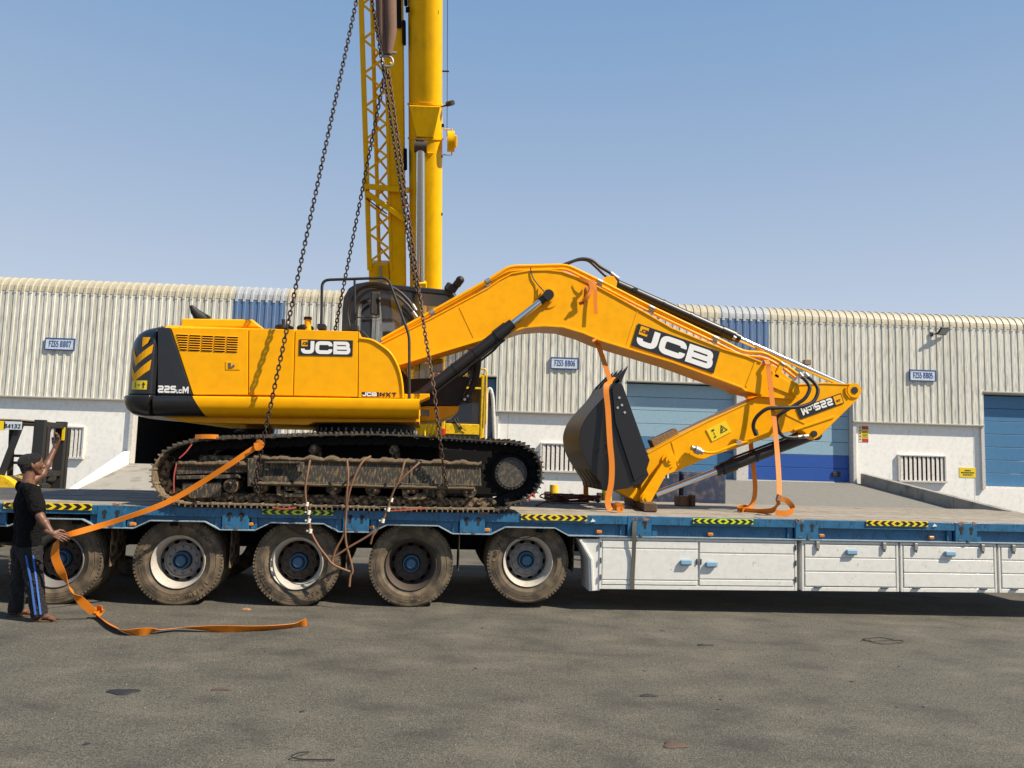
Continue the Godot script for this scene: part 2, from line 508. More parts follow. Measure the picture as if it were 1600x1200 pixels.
	mat("cylinder_black", lin(0.014, 0.013, 0.013), 0.4, 0.0, {"tex": fine, "scale": 1.0})
	mat("rubber_hose", lin(0.018, 0.018, 0.02), 0.5)
	mat("chrome", lin(0.72, 0.73, 0.75), 0.14, 1.0)
	mat("zinc", lin(0.42, 0.41, 0.39), 0.5, 0.6, {"tex": fine, "scale": 3.0})
	mat("decal_black", lin(0.016, 0.017, 0.02), 0.35)
	mat("decal_white", lin(0.82, 0.82, 0.8), 0.4)
	mat("track_mud", lin(0.05, 0.045, 0.038), 0.85, 0.0, {"tex": grain, "scale": 1.5, "dirt": dust, "dscale": 1.6, "bump": bumps, "bump_cm": 0.5})
	mat("shoe_mud", lin(0.17, 0.14, 0.1), 0.8, 0.0, {"tex": grain, "scale": 2.0, "dirt": dust, "dscale": 2.5, "bump": bumps, "bump_cm": 0.4})
	mat("shoe_dark", lin(0.05, 0.045, 0.037), 0.75, 0.0, {"tex": grain, "scale": 2.0, "dirt": dust, "dscale": 2.2, "mask": ntex(S, 0.012, 3, [[0.0, 0.0], [0.5, 0.1], [1.0, 0.8]], 256, 27)})
	mat("frame_mud", lin(0.075, 0.068, 0.055), 0.8, 0.0, {"tex": grain, "scale": 1.2, "dirt": mudstreak, "dscale": Vector3(2.3, 0.55, 2.0), "bump": bumps, "bump_cm": 0.4})
	mat("mud_crust", lin(0.3, 0.22, 0.135), 0.95, 0.0, {"tex": grain, "scale": 2.0, "bump": bumps, "bump_cm": 2.0})
	mat("bucket_black", lin(0.014, 0.014, 0.016), 0.38, 0.0, {"tex": fine, "scale": 1.2})
	mat("bucket_shell", lin(0.032, 0.025, 0.021), 0.42, 0.25, {"tex": grain, "scale": Vector3(0.8, 2.5, 0.8), "dirt": rust, "dscale": 1.5})
	mat("cab_glass", Color(0.1, 0.12, 0.12, 0.2), 0.05)
	M.cab_glass.transparency = BaseMaterial3D.TRANSPARENCY_ALPHA
	mat("crane_glass", Color(0.07, 0.09, 0.11, 0.6), 0.05)
	M.crane_glass.transparency = BaseMaterial3D.TRANSPARENCY_ALPHA
	mat("seat_cloth", lin(0.3, 0.27, 0.2), 0.8)
	mat("sun_blind", lin(0.3, 0.24, 0.14), 0.8)
	mat("crane_yellow", lin(0.92, 0.5, 0.001), 0.4, 0.0, {"tex": faint, "scale": 0.3, "dirt": grime, "dscale": Vector3(0.5, 0.12, 0.5), "mask": ntex(S, 0.01, 3, [[0.0, 0.0], [0.5, 0.2], [1.0, 0.6]], 256, 36), "spec": 0.3})
	mat("trailer_blue", lin(0.02, 0.14, 0.285), 0.45, 0.0, {"tex": soft, "scale": 0.9, "dirt": drip, "dscale": Vector3(2.2, 0.5, 1.5), "mask": ntex(S, 0.01, 3, [[0.0, 0.0], [0.45, 0.1], [0.75, 0.9], [1.0, 1.0]], 512, 28), "coat": 0.15})
	mat("trailer_edge", lin(0.3, 0.4, 0.46), 0.5, 0.0, {"tex": fine, "scale": 1.0, "dirt": rust, "dscale": 2.0})
	mat("rusty_blue", lin(0.1, 0.13, 0.16), 0.7, 0.0, {"tex": grain, "scale": 1.0, "dirt": rust, "dscale": 1.5})
	mat("deck_board", lin(0.36, 0.31, 0.24), 0.85, 0.0, {"tex": woodt, "scale": Vector3(0.25, 2.0, 5.0), "dirt": grime, "dscale": Vector3(0.4, 1.0, 1.6), "bump": woodt, "bump_cm": 0.4})
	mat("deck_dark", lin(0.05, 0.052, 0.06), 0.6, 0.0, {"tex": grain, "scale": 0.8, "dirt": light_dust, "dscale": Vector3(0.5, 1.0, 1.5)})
	mat("deck_board_pale", lin(0.42, 0.37, 0.3), 0.85, 0.0, {"tex": woodt, "scale": Vector3(0.25, 2.0, 5.0), "dirt": grime, "dscale": Vector3(0.5, 1.0, 1.4), "bump": woodt, "bump_cm": 0.4})
	mat("underframe", lin(0.011, 0.011, 0.012), 0.9, 0.0, {"spec": 0.25})
	mat("tyre", lin(0.035, 0.032, 0.028), 0.85, 0.0, {"tex": grain, "scale": 1.5, "dirt": ntex(S, 0.02, 5, [[0.0, Color(0.38, 0.33, 0.27, 0.25)], [0.3, Color(0.4, 0.35, 0.28, 0.5)], [0.55, Color(0.45, 0.39, 0.31, 0.75)], [1.0, Color(0.52, 0.46, 0.37, 0.88)]], 512, 30), "dscale": 0.5, "bump": bumps, "bump_cm": 0.15})
	mat("tyre_clean", lin(0.03, 0.03, 0.03), 0.8, 0.0, {"tex": grain, "scale": 1.5, "dirt": dust, "dscale": 0.9})
	mat("rim_white", lin(0.55, 0.52, 0.46), 0.5, 0.0, {"tex": fine, "scale": 1.5, "dirt": light_dust, "dscale": 1.5})
	mat("rim_grey", lin(0.27, 0.27, 0.275), 0.5, 0.3, {"tex": fine, "scale": 1.5, "dirt": light_dust, "dscale": 1.5})
	mat("rim_rust", lin(0.1, 0.075, 0.06), 0.7, 0.2, {"tex": grain, "scale": 1.5, "dirt": rust, "dscale": 2.5})
	mat("drive_grey", lin(0.05, 0.05, 0.05), 0.6, 0.0, {"tex": grain, "scale": 2.0, "dirt": light_dust, "dscale": 2.0})
	mat("tape_red", lin(0.42, 0.07, 0.045), 0.7)
	mat("hub_blue", lin(0.06, 0.17, 0.3), 0.5, 0.0, {"tex": grain, "scale": 3.0, "dirt": grime, "dscale": 4.0})
	mat("marker_amber", lin(0.7, 0.22, 0.01), 0.25, 0.0, {"dirt": dust, "dscale": 3.0})
	mat("tape_yellow", lin(0.83, 0.6, 0.01), 0.35)
	mat("tape_lime", lin(0.6, 0.72, 0.01), 0.35)
	mat("handle_blue", lin(0.2, 0.36, 0.5), 0.4, 0.0, {"tex": fine, "scale": 2.0})
	mat("strap_orange", lin(0.95, 0.27, 0.004), 0.6, 0.0, {"tex": weave, "scale": 6.0, "rim": 0.2})
	M.strap_orange.backlight_enabled = true
	M.strap_orange.backlight = Color(0.25, 0.08, 0.0)
	mat("strap_grey", lin(0.13, 0.125, 0.1), 0.7, 0.0, {"tex": weave, "scale": 6.0})
	mat("sling_brown", lin(0.22, 0.12, 0.08), 0.85, 0.0, {"tex": weave, "scale": 4.0, "dirt": grime, "dscale": 2.0})
	mat("rusty_chain", lin(0.13, 0.08, 0.055), 0.5, 0.6, {"tex": grain, "scale": 6.0})
	mat("dark_chain", lin(0.07, 0.05, 0.04), 0.5, 0.6, {"tex": grain, "scale": 6.0})
	mat("rope_brown", lin(0.3, 0.15, 0.075), 0.7, 0.0, {"tex": grain, "scale": 5.0})
	mat("rope_rust", lin(0.2, 0.05, 0.02), 0.8, 0.0, {"tex": grain, "scale": 5.0})
	mat("tape_white", lin(0.75, 0.7, 0.6), 0.6)
	mat("timber", lin(0.28, 0.17, 0.09), 0.85, 0.0, {"tex": woodt, "scale": Vector3(1.5, 5.0, 5.0), "bump": woodt, "bump_cm": 0.3})
	mat("timber_dark", lin(0.15, 0.085, 0.045), 0.85, 0.0, {"tex": woodt, "scale": Vector3(1.5, 5.0, 5.0), "bump": woodt, "bump_cm": 0.3})
	mat("navy_steel", lin(0.018, 0.04, 0.1), 0.55, 0.0, {"tex": soft, "scale": 0.8, "dirt": light_dust, "dscale": 0.6})
	mat("truck_yellow", lin(0.9, 0.55, 0.004), 0.4, 0.0, {"tex": soft, "scale": 0.6, "dirt": grime, "dscale": 1.0})
	mat("truck_black", lin(0.025, 0.025, 0.026), 0.55, 0.0, {"tex": fine, "scale": 1.0})
	mat("guard_tan", lin(0.32, 0.24, 0.15), 0.7, 0.0, {"tex": fine, "scale": 1.0})
	mat("skin", lin(0.155, 0.072, 0.042), 0.5, 0.0, {"tex": ntex(S, 0.04, 3, [[0.0, 0.88], [1.0, 1.0]], 256, 31), "scale": 3.0})
	M.skin.subsurf_scatter_enabled = true
	M.skin.subsurf_scatter_strength = 0.12
	mat("hair", lin(0.008, 0.007, 0.006), 0.6, 0.0, {"tex": grain, "scale": 5.0, "bump": bumps, "bump_cm": 0.8})
	mat("shirt_black", lin(0.007, 0.0065, 0.007), 0.95, 0.0, {"tex": weave, "scale": 5.0, "spec": 0.3, "bump": big, "bump_cm": 1.2})
	mat("trouser_black", lin(0.012, 0.012, 0.014), 0.85, 0.0, {"tex": weave, "scale": 5.0, "rim": 0.06, "bump": big, "bump_cm": 1.4})
	mat("stripe_blue", lin(0.04, 0.12, 0.42), 0.8)
	mat("sandal", lin(0.12, 0.06, 0.035), 0.8)
	mat("eye_white", lin(0.6, 0.58, 0.55), 0.3)
	mat("litter_black", lin(0.018, 0.018, 0.02), 0.7)
	mat("litter_brown", lin(0.09, 0.06, 0.045), 0.8)
	mat("litter_tan", lin(0.34, 0.16, 0.08), 0.8)
	mat("lamp_glass", lin(0.35, 0.38, 0.4), 0.15)
	mat("lamp_red", lin(0.6, 0.02, 0.02), 0.25)

func _ready():
	rng.seed = 7
	var cam := Camera3D.new()
	cam.name = "camera"
	cam.position = Vector3(0, 1.806, 9.212)
	cam.rotation = Vector3(0.0936, -0.1109, 0.0287)
	cam.fov = 53.13
	cam.near = 0.1
	cam.far = 1200.0
	add_child(cam)
	cam.make_current()
	var env := Environment.new()
	env.background_mode = Environment.BG_SKY
	var sk := ProceduralSkyMaterial.new()
	sk.sky_top_color = Color(0.307, 0.47, 0.636)
	sk.sky_horizon_color = Color(0.73, 0.75, 0.779)
	sk.sky_curve = 0.25
	sk.ground_bottom_color = Color(0.32, 0.3, 0.27)
	sk.ground_horizon_color = Color(0.62, 0.64, 0.66)
	sk.sun_angle_max = 1.0
	var sky := Sky.new()
	sky.sky_material = sk
	env.sky = sky
	env.background_energy_multiplier = 1.0
	env.tonemap_mode = Environment.TONE_MAPPER_LINEAR
	env.tonemap_exposure = 1.52
	env.sdfgi_enabled = true
	env.ssao_enabled = true
	env.ssil_enabled = true
	var we := WorldEnvironment.new()
	we.name = "world_environment"
	we.environment = env
	add_child(we)
	var sun := DirectionalLight3D.new()
	sun.name = "sun"
	sun.light_color = Color(1.0, 0.945, 0.86)
	sun.light_energy = 1.55
	sun.light_angular_distance = 0.5
	sun.shadow_enabled = true
	var el := deg_to_rad(47.0)
	var az := deg_to_rad(29.0)
	add_child(sun)
	sun.look_at_from_position(Vector3(cos(el) * cos(az), sin(el), cos(el) * sin(az)) * 50.0, Vector3.ZERO)
	materials()
	ground_and_ramps()
	warehouse()
	wall_fittings()
	crane()
	forklift()
	yard_pieces()
	trailer()
	excavator()
	deck_pieces()
	lifting_gear()
	straps()
	people()
	litter()

func to_site(p: Vector3) -> Vector3:          # from the warehouse's own axes to the world
	return Transform3D(Basis(Vector3.UP, -0.0563), Vector3(0, 0, -21.960)) * p

func fall(x: float) -> float:               # the yard drains gently to the right
	return -0.012 * clampf(x - 0.8, 0.0, 7.2)

func ground_and_ramps():
	var g := MB.new()
	for ix in range(-6, 6):
		for iz in range(-6, 6):
			var xs := [ix * 60.0, ix * 60.0 + 60.0]
			if ix == 0: xs = [0.0, 0.8, 8.0, 60.0]
			for k in xs.size() - 1:
				g.quad(Vector3(xs[k], fall(xs[k]), iz * 60 + 60), Vector3(xs[k + 1], fall(xs[k + 1]), iz * 60 + 60), Vector3(xs[k + 1], fall(xs[k + 1]), iz * 60), Vector3(xs[k], fall(xs[k]), iz * 60))
	setting("ground", g, M.asphalt)
	# loading ramps, built in the warehouse's axes
	var T := Transform3D(Basis(Vector3.UP, -0.0563), Vector3(0, 0, -21.960))
	for r in [[8.0, 17.98, 11.0], [-11.47, -6.6, 5.2]]:
		var m := MB.new()
		m.xf = T
		var n := 8
		for k in n:
			var t0 := float(k) / n
			var t1 := float(k + 1) / n
			var y0: float = 1.08 * (1 - t0) + 0.004
			var y1: float = 1.08 * (1 - t1) + 0.004
			m.quad(Vector3(r[0], y1, r[2] * t1), Vector3(r[1], y1, r[2] * t1), Vector3(r[1], y0, r[2] * t0), Vector3(r[0], y0, r[2] * t0))
			m.quad(Vector3(r[1], y1, r[2] * t1), Vector3(r[1], -0.1, r[2] * t1), Vector3(r[1], -0.1, r[2] * t0), Vector3(r[1], y0, r[2] * t0))
			m.quad(Vector3(r[0], y0, r[2] * t0), Vector3(r[0], -0.1, r[2] * t0), Vector3(r[0], -0.1, r[2] * t1), Vector3(r[0], y1, r[2] * t1))
		m.quad(Vector3(r[0], 1.084, 0), Vector3(r[1], 1.084, 0), Vector3(r[1], 1.084, -0.5), Vector3(r[0], 1.084, -0.5))
		setting("ramp", m, M.ramp_concrete if r[0] > 0 else M.concrete)
	# a low asphalt mound beside the third door
	var d := MB.new()
	d.xf = T
	var rings := []
	for i in 7:
		var ring := []
		var f := i / 6.0
		for k in 24:
			var a := TAU * k / 24
			ring.append(Vector3(26.5 + cos(a) * 5.4 * (1 - f * 0.8), 0.86 * sin(f * PI / 2) - 0.02, 6.2 + sin(a) * -3.2 * (1 - f * 0.8)))
		rings.append(ring)
	d.loft(rings, false, true)
	setting("ground_mound", d, M.ramp_concrete)
	# side walls of the ramps
	var w := MB.new()
	w.xf = T
	for k in 7:
		var z0 := k * 2.03
		var z1 := z0 + 2.015
		var y0 := 1.51 - 0.105 * z0
		var y1 := 1.51 - 0.105 * z1
		w.xf = T * Transform3D(Basis(Vector3(0, 0, -1), Vector3.UP, Vector3(1, 0, 0)), Vector3(18.0, 0, 0))
		w.prism([Vector2(-z0, -0.1), Vector2(-z0, y0), Vector2(-z1, y1), Vector2(-z1, -0.1)], 0.0, 0.24, 0.015)
	whole("ramp_wall", w, M.concrete, "low grey concrete kerb wall sloping down beside the blue double doors' ramp", "wall", to_site(Vector3(18.1, 0, 5)))
	var w2 := MB.new()
	for k in 2:
		var z0 := k * 2.3
		var z1 := z0 + 2.29
		w2.xf = T * Transform3D(Basis(Vector3(0, 0, -1), Vector3.UP, Vector3(1, 0, 0)), Vector3(-11.75, 0, 0))
		w2.prism([Vector2(-z0, -0.1), Vector2(-z0, 1.56 - 0.325 * z0), Vector2(-z1, 1.56 - 0.325 * z1), Vector2(-z1, -0.1)], 0.0, 0.24, 0.015)
	whole("ramp_wall", w2, M.wall_paint, "white low wall sloping down left of the dark open doorway", "wall", to_site(Vector3(-11.6, 0, 2)))

const PITCH := 0.2979

# one cladding sheet: pans and slopes, with the clean crests as a piece of their own
func cladding(b: Node3D, s0: float, ribs: int, bottom: float, pan: Material, crest: Material):
	var a := MB.new()
	var c := MB.new()
	var d := 0.024
	var top := 7.8
	for k in ribs:
		var s := s0 + k * PITCH
		var e := [s, s + 0.085, s + 0.107, s + 0.191, s + 0.213, s + PITCH]
		for q in [[0, 0.0, 1, 0.0], [1, 0.0, 2, d], [3, d, 4, 0.0], [4, 0.0, 5, 0.0]]:
			a.quad(Vector3(e[q[0]], bottom, q[1]), Vector3(e[q[2]], bottom, q[3]), Vector3(e[q[2]], top, q[3]), Vector3(e[q[0]], top, q[1]))
		c.quad(Vector3(e[2], bottom, d), Vector3(e[3], bottom, d), Vector3(e[3], top, d), Vector3(e[2], top, d))
	var o := part("cladding_sheet", a, pan, b)
	part("rib", c, crest, o)

func eave(b: Node3D, s0: float, ribs: int, m: Material):
	var a := MB.new()
	var d := 0.03
	var R := 0.6
	var st := 9
	for k in ribs:
		var s := s0 + k * PITCH
		var e := [[s, 0.0], [s + 0.085, 0.0], [s + 0.107, d], [s + 0.191, d], [s + 0.213, 0.0], [s + PITCH, 0.0]]
		for i in st:
			var t0 := (PI / 2 + 0.12) * i / st
			var t1 := (PI / 2 + 0.12) * (i + 1) / st
			for q in 5:
				var r0: float = R + e[q][1] + 0.012
				var r1: float = R + e[q + 1][1] + 0.012
				var y := 7.79
				# crimped lower half of the bend
				var w0 := -0.006 if i % 2 == 1 and i < 5 else 0.0
				var w1 := -0.006 if (i + 1) % 2 == 1 and i + 1 < 5 else 0.0
				a.quad(Vector3(e[q][0], y + sin(t0) * (r0 + w0), -R + cos(t0) * (r0 + w0)), Vector3(e[q + 1][0], y + sin(t0) * (r1 + w0), -R + cos(t0) * (r1 + w0)),
					Vector3(e[q + 1][0], y + sin(t1) * (r1 + w1), -R + cos(t1) * (r1 + w1)), Vector3(e[q][0], y + sin(t1) * (r0 + w1), -R + cos(t1) * (r0 + w1)))
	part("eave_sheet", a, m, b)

func roller_door(b: Node3D, s0: float, s1: float, lower: int, ml: Material, mu: Material, y0 := 1.1):
	var n := 7
	var hgt := (4.96 - y0) / n
	for k in n:
		var p := MB.new()
		p.span(Vector3(s0, y0 + k * hgt + 0.006, -0.42), Vector3(s1, y0 + (k + 1) * hgt - 0.006, -0.36), 0.012)
		part("door_panel", p, ml if k < lower else mu, b)
	var g := MB.new()
	g.span(Vector3(s0, y0 - 0.07, -0.43), Vector3(s1, y0, -0.34), 0.01)
	part("door_seal", g, M.white_trim, b)
	var h := MB.new()
	h.span(Vector3(s1 - 0.75, y0 + 0.22, -0.36), Vector3(s1 - 0.4, y0 + 0.42, -0.30), 0.02)
	part("door_handle", h, M.truck_black, b)

func jamb(b: Node3D, s0: float, s1: float, y0: float, y1: float):
	var g := MB.new()
	g.span(Vector3(s0, y0, -0.44), Vector3(s1, y1, -0.02), 0.01)
	part("door_jamb", g, M.white_trim, b)

func wall_panel(b: Node3D, s0: float, s1: float, y0: float, y1: float):
	var g := MB.new()
	g.span(Vector3(s0, y0, -0.42), Vector3(s1, y1, -0.14))
	part("wall", g, M.wall_paint, b)

func warehouse():
	var b := thing("warehouse", "long cream corrugated warehouse with curved eaves, blue doors and white lower walls", "warehouse")
	b.transform = Transform3D(Basis(Vector3.UP, -0.0563), Vector3(0, 0, -21.960))
	org = Vector3.ZERO
	# facade segments: start, ribs, bottom, blue
	var seg := [[-44.839, 112, 3.6, 0], [-11.475, 12, 5.05, 0], [-7.9, 4, 5.05, 1], [-6.708, 3, 1.1, 1], [-5.815, 14, 1.1, 0], [-1.644, 15, 5.05, 0], [2.824, 18, 3.62, 0], [8.186, 13, 5.05, 0], [12.059, 7, 5.05, 1], [14.144, 12, 5.05, 0], [17.719, 19, 3.66, 0], [23.379, 15, 5.1, 0], [27.848, 74, 3.66, 0]]
	for g in seg:
		var k := 0
		while k < g[1]:
			var r := mini(4, g[1] - k)
			var pan: Material = M.blue_cladding if g[3] else (M.cladding if rng.randf() < 0.6 else M.cladding_clean)
			cladding(b, g[0] + k * PITCH, r, g[2], pan, M.blue_cladding if g[3] else M.cladding_clean)
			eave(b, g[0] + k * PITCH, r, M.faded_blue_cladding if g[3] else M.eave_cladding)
			k += r
		# flashing along the sheets' lower edge
		if g[2] > 2.0:
			var f := MB.new()
			f.span(Vector3(g[0], g[2] - 0.05, -0.13), Vector3(g[0] + g[1] * PITCH, g[2] + 0.012, 0.05), 0.008)
			part("drip_flashing", f, M.flashing, b)
	var tr := MB.new()
	for g in seg:
		for k in g[1]:
			tr.span(Vector3(g[0] + k * PITCH + 0.1, 7.70, 0.02), Vector3(g[0] + k * PITCH + 0.198, 7.82, 0.04))
	part("eave_seam", tr, M.cladding, b)
	# white masonry below the sheets
	for w in [[-44.8, -11.62, 3.62], [-6.6, -1.75, 1.2], [2.95, 8.06, 3.64], [17.85, 23.25, 3.68], [27.97, 49.8, 3.68]]:
		wall_panel(b, w[0], w[1], -0.1, w[2])
	wall_panel(b, 23.25, 27.97, -0.1, 1.05)
	wall_panel(b, -1.75, 2.95, -0.1, 1.05)
	var ln := MB.new()
	for w in [3.35, 22.98]:
		ln.span(Vector3(w - 0.006, 0.0, -0.142), Vector3(w + 0.006, 3.6, -0.136))
	part("wall_joint", ln, M.flashing, b)
	# doors: open dark bay, one blue door behind the excavator, the pair on the right, and the last one
	for j in [[-11.62, -11.475, 1.08, 5.0], [-6.75, -6.6, 1.08, 5.0], [-1.75, -1.63, 1.0, 5.0], [2.82, 2.95, 1.0, 5.0], [8.06, 8.19, 1.0, 5.0], [12.78, 13.28, 1.0, 5.0], [17.72, 17.86, 1.0, 5.0], [23.25, 23.4, 1.0, 5.05], [27.84, 27.97, 1.0, 5.05]]:
		jamb(b, j[0], j[1], j[2], j[3])
	for j in [[-11.62, -6.6], [-1.75, 2.95], [8.06, 12.78], [13.28, 17.86], [23.25, 27.97]]:
		var l := MB.new()
		l.span(Vector3(j[0], 5.005, -0.44), Vector3(j[1], 5.12, -0.05), 0.01)
		part("door_lintel", l, M.white_trim, b)
	roller_door(b, -1.62, 2.8, 7, M.door_steel, M.door_steel, 1.06)
	roller_door(b, 8.2, 12.77, 3, M.door_steel, M.door_faded, 1.12)
	roller_door(b, 13.29, 17.71, 2, M.door_blue, M.door_faded, 1.12)
	roller_door(b, 23.41, 27.83, 7, M.door_steel, M.door_steel, 1.12)
	# louvred vents
	for q in [[4.75, 6.6, 1.28, 2.33], [19.72, 21.65, 1.28, 2.28], [-14.95, -13.4, 1.28, 2.42]]:
		var fr := MB.new()
		fr.span(Vector3(q[0] - 0.06, q[3], -0.14), Vector3(q[1] + 0.06, q[3] + 0.06, -0.03), 0.008)
		fr.span(Vector3(q[0] - 0.06, q[2] - 0.08, -0.14), Vector3(q[1] + 0.1, q[2], 0.0), 0.008)
		fr.span(Vector3(q[0] - 0.07, q[2], -0.14), Vector3(q[0], q[3], -0.035), 0.008)
		fr.span(Vector3(q[1], q[2], -0.14), Vector3(q[1] + 0.07, q[3], -0.035), 0.008)
		var v := part("louvre_vent", fr, M.white_trim, b)
		var bk := MB.new()
		bk.span(Vector3(q[0], q[2], -0.139), Vector3(q[1], q[3], -0.13))
		part("vent_opening", bk, M.hole_shade, v)  # black sheet on the wall, paints the shade between the slats
		var n := 10
		for k in n:
			var sl := MB.new()
			var w: float = (q[1] - q[0]) / n
			sl.box(Vector3(q[0] + (k + 0.5) * w, (q[2] + q[3]) * 0.5, -0.08), Vector3(w * 0.76, q[3] - q[2], 0.02), 0.004, Basis(Vector3.UP, 0.25))
			part("slat", sl, M.white_trim, v)
	# body of the hall: roof, ends, back, floor and the dark bay behind the open door
	var ro := MB.new()
	ro.quad(Vector3(-44.8, 8.36, -0.55), Vector3(49.85, 8.36, -0.55), Vector3(49.85, 9.6, -26), Vector3(-44.8, 9.6, -26))
	ro.quad(Vector3(-44.8, 9.5, -26), Vector3(49.85, 9.5, -26), Vector3(49.85, 8.26, -0.55), Vector3(-44.8, 8.26, -0.55))
	part("roof", ro, M.roof_sheet, b)
	var en := MB.new()
	en.span(Vector3(-45.1, -0.1, -26), Vector3(-44.86, 8.3, -0.05))
	en.span(Vector3(49.9, -0.1, -26), Vector3(50.1, 8.3, -0.05))
	en.span(Vector3(-44.8, -0.1, -26.2), Vector3(49.85, 9.5, -26))
	part("end_wall", en, M.cladding, b)
	var fl := MB.new()
	fl.span(Vector3(-44.8, 0.0, -26), Vector3(49.85, 1.07, -0.45))
	part("hall_floor", fl, M.dark_interior, b)
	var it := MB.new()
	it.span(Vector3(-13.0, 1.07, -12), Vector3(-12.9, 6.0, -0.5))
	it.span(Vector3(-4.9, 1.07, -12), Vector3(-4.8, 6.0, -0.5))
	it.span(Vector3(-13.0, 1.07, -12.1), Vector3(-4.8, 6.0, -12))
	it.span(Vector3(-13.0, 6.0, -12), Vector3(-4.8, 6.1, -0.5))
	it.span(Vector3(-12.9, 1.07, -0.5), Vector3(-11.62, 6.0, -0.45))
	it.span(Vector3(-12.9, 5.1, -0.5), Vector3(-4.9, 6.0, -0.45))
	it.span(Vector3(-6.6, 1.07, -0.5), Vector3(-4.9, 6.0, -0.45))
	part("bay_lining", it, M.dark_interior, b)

func unit_sign(s: float, y: float, txt: String, where: String):
	var at := to_site(Vector3(s, y, 0.06))
	var o := thing("unit_sign", "pale blue rectangular wall sign reading %s %s" % [txt, where], "sign", at, "unit number signs on the cladding")
	o.rotation.y = -0.0563
	org = Vector3.ZERO
	var p := MB.new()
	p.span(Vector3(-0.55, -0.22, -0.02), Vector3(0.55, 0.22, 0.012), 0.008)
	part("sign_plate", p, M.sign_plate, o)
	var f := MB.new()
	f.span(Vector3(-0.57, 0.205, -0.03), Vector3(0.57, 0.24, 0.03), 0.006)
	f.span(Vector3(-0.57, -0.24, -0.03), Vector3(0.57, -0.205, 0.03), 0.006)
	f.span(Vector3(-0.57, -0.205, -0.03), Vector3(-0.54, 0.205, 0.03), 0.006)
	f.span(Vector3(0.54, -0.205, -0.03), Vector3(0.57, 0.205, 0.03), 0.006)
	part("sign_border", f, M.sign_blue, o)
	put("lettering", letters(txt, 0.27, 0.006, "Droid Sans", true), M.sign_blue, o, Transform3D(Basis.from_scale(Vector3(0.48, 0.9, 1)), Vector3(0, 0.0, 0.0155)), true)

func wall_fittings():
	unit_sign(-14.483, 5.703, "FZS5 BB07", "above the forklift")
	unit_sign(5.586, 5.649, "FZS5 BB06", "between boom and bucket")
	unit_sign(20.721, 5.67, "FZS5 BB05", "under the floodlight")
	# floodlight on its arm
	var at := to_site(Vector3(21.25, 7.5, 0.04))
	var o := thing("floodlight", "small grey floodlight on a bracket below the curved eave", "floodlight", at)
	o.rotation.y = -0.0563
	org = Vector3.ZERO
	var a := MB.new()
	a.tube([Vector3(-0.1, -0.06, 0), Vector3(0.02, -0.05, 0.08), Vector3(0.15, 0.0, 0.13)], 0.025, 8)
	a.box(Vector3(-0.1, -0.06, 0.01), Vector3(0.14, 0.18, 0.03), 0.006)
	part("bracket", a, M.truck_black, o)
	var h := MB.new()
	var hb := Basis(Vector3.UP, 0.25) * Basis(Vector3.RIGHT, 0.75)
	h.box(Vector3(0.3, 0.06, 0.19), Vector3(0.46, 0.36, 0.08), 0.015, hb)
	part("lamp_housing", h, M.truck_black, o)
	var gl := MB.new()
	gl.box(Vector3(0.3, 0.06, 0.19) + hb * Vector3(0, 0, 0.042), Vector3(0.38, 0.28, 0.012), 0.003, hb)
	part("lens", gl, M.lamp_glass, o)
	# small box lamp between the doors
	at = to_site(Vector3(15.692, 6.034, 0.04))
	var l := MB.new()
	l.xf = Transform3D(Basis(Vector3.UP, -0.0563), at)
	l.span(Vector3(-0.14, -0.11, 0), Vector3(0.14, 0.11, 0.26), 0.02)
	whole("wall_lamp", l, M.guard_tan, "small brown box lamp on the cladding above the right blue door", "lamp", at)
	# safety poster and notice
	var po := thing("safety_sign", "small safety poster with red and yellow panels on the white wall", "sign", to_site(Vector3(18.233, 3.146, -0.14)))
	po.rotation.y = -0.0563
	org = Vector3.ZERO
	var w := 0.21
	var pp := MB.new()
	pp.span(Vector3(-w, -0.34, 0.0), Vector3(w, 0.34, 0.012), 0.003)
	part("backing", pp, M.sign_cream, po)
	for q in [[0.19, 0.33, "sign_red"], [-0.16, 0.16, "sign_yellow"], [-0.33, -0.19, "sign_red"]]:
		var z := MB.new()
		z.span(Vector3(-w * 0.6 if q[2] == "sign_yellow" else -w * 0.35, q[0], 0.01), Vector3(w * 0.93, q[1], 0.016))
		part("print_panel", z, M[q[2]], po)
	var bl := MB.new()
	for k in 5:
		bl.span(Vector3(-w * 0.3, 0.13 - k * 0.06, 0.012), Vector3(w * 0.8, 0.105 - k * 0.06, 0.0185))
		bl.cyl(Vector3(-w * 0.75, 0.26 - k * 0.12, 0.01), Vector3(-w * 0.75, 0.26 - k * 0.12, 0.017), 0.03, 10)
	part("print_lines", bl, M.decal_black, po)
	var no := thing("notice_sign", "yellow notice board with black print beside the right louvre vent", "sign", to_site(Vector3(22.687, 1.666, -0.14)))
	no.rotation.y = -0.0563
	org = Vector3.ZERO
	var nb := MB.new()
	nb.span(Vector3(-0.36, -0.21, 0), Vector3(0.36, 0.21, 0.014), 0.003)
	part("backing", nb, M.sign_yellow, no)
	var nl := MB.new()
	for q in [[-0.13, 0.13, 0.08], [-0.28, 0.28, -0.01], [-0.2, 0.2, -0.1]]:
		var x: float = q[0]
		while x < q[1]:
			var ww := rng.randf_range(0.03, 0.07)
			nl.span(Vector3(x, q[2] - 0.025, 0.012), Vector3(minf(x + ww, q[1]), q[2] + 0.03, 0.0175))
			x += ww + 0.018
	part("print_lines", nl, M.decal_black, no)

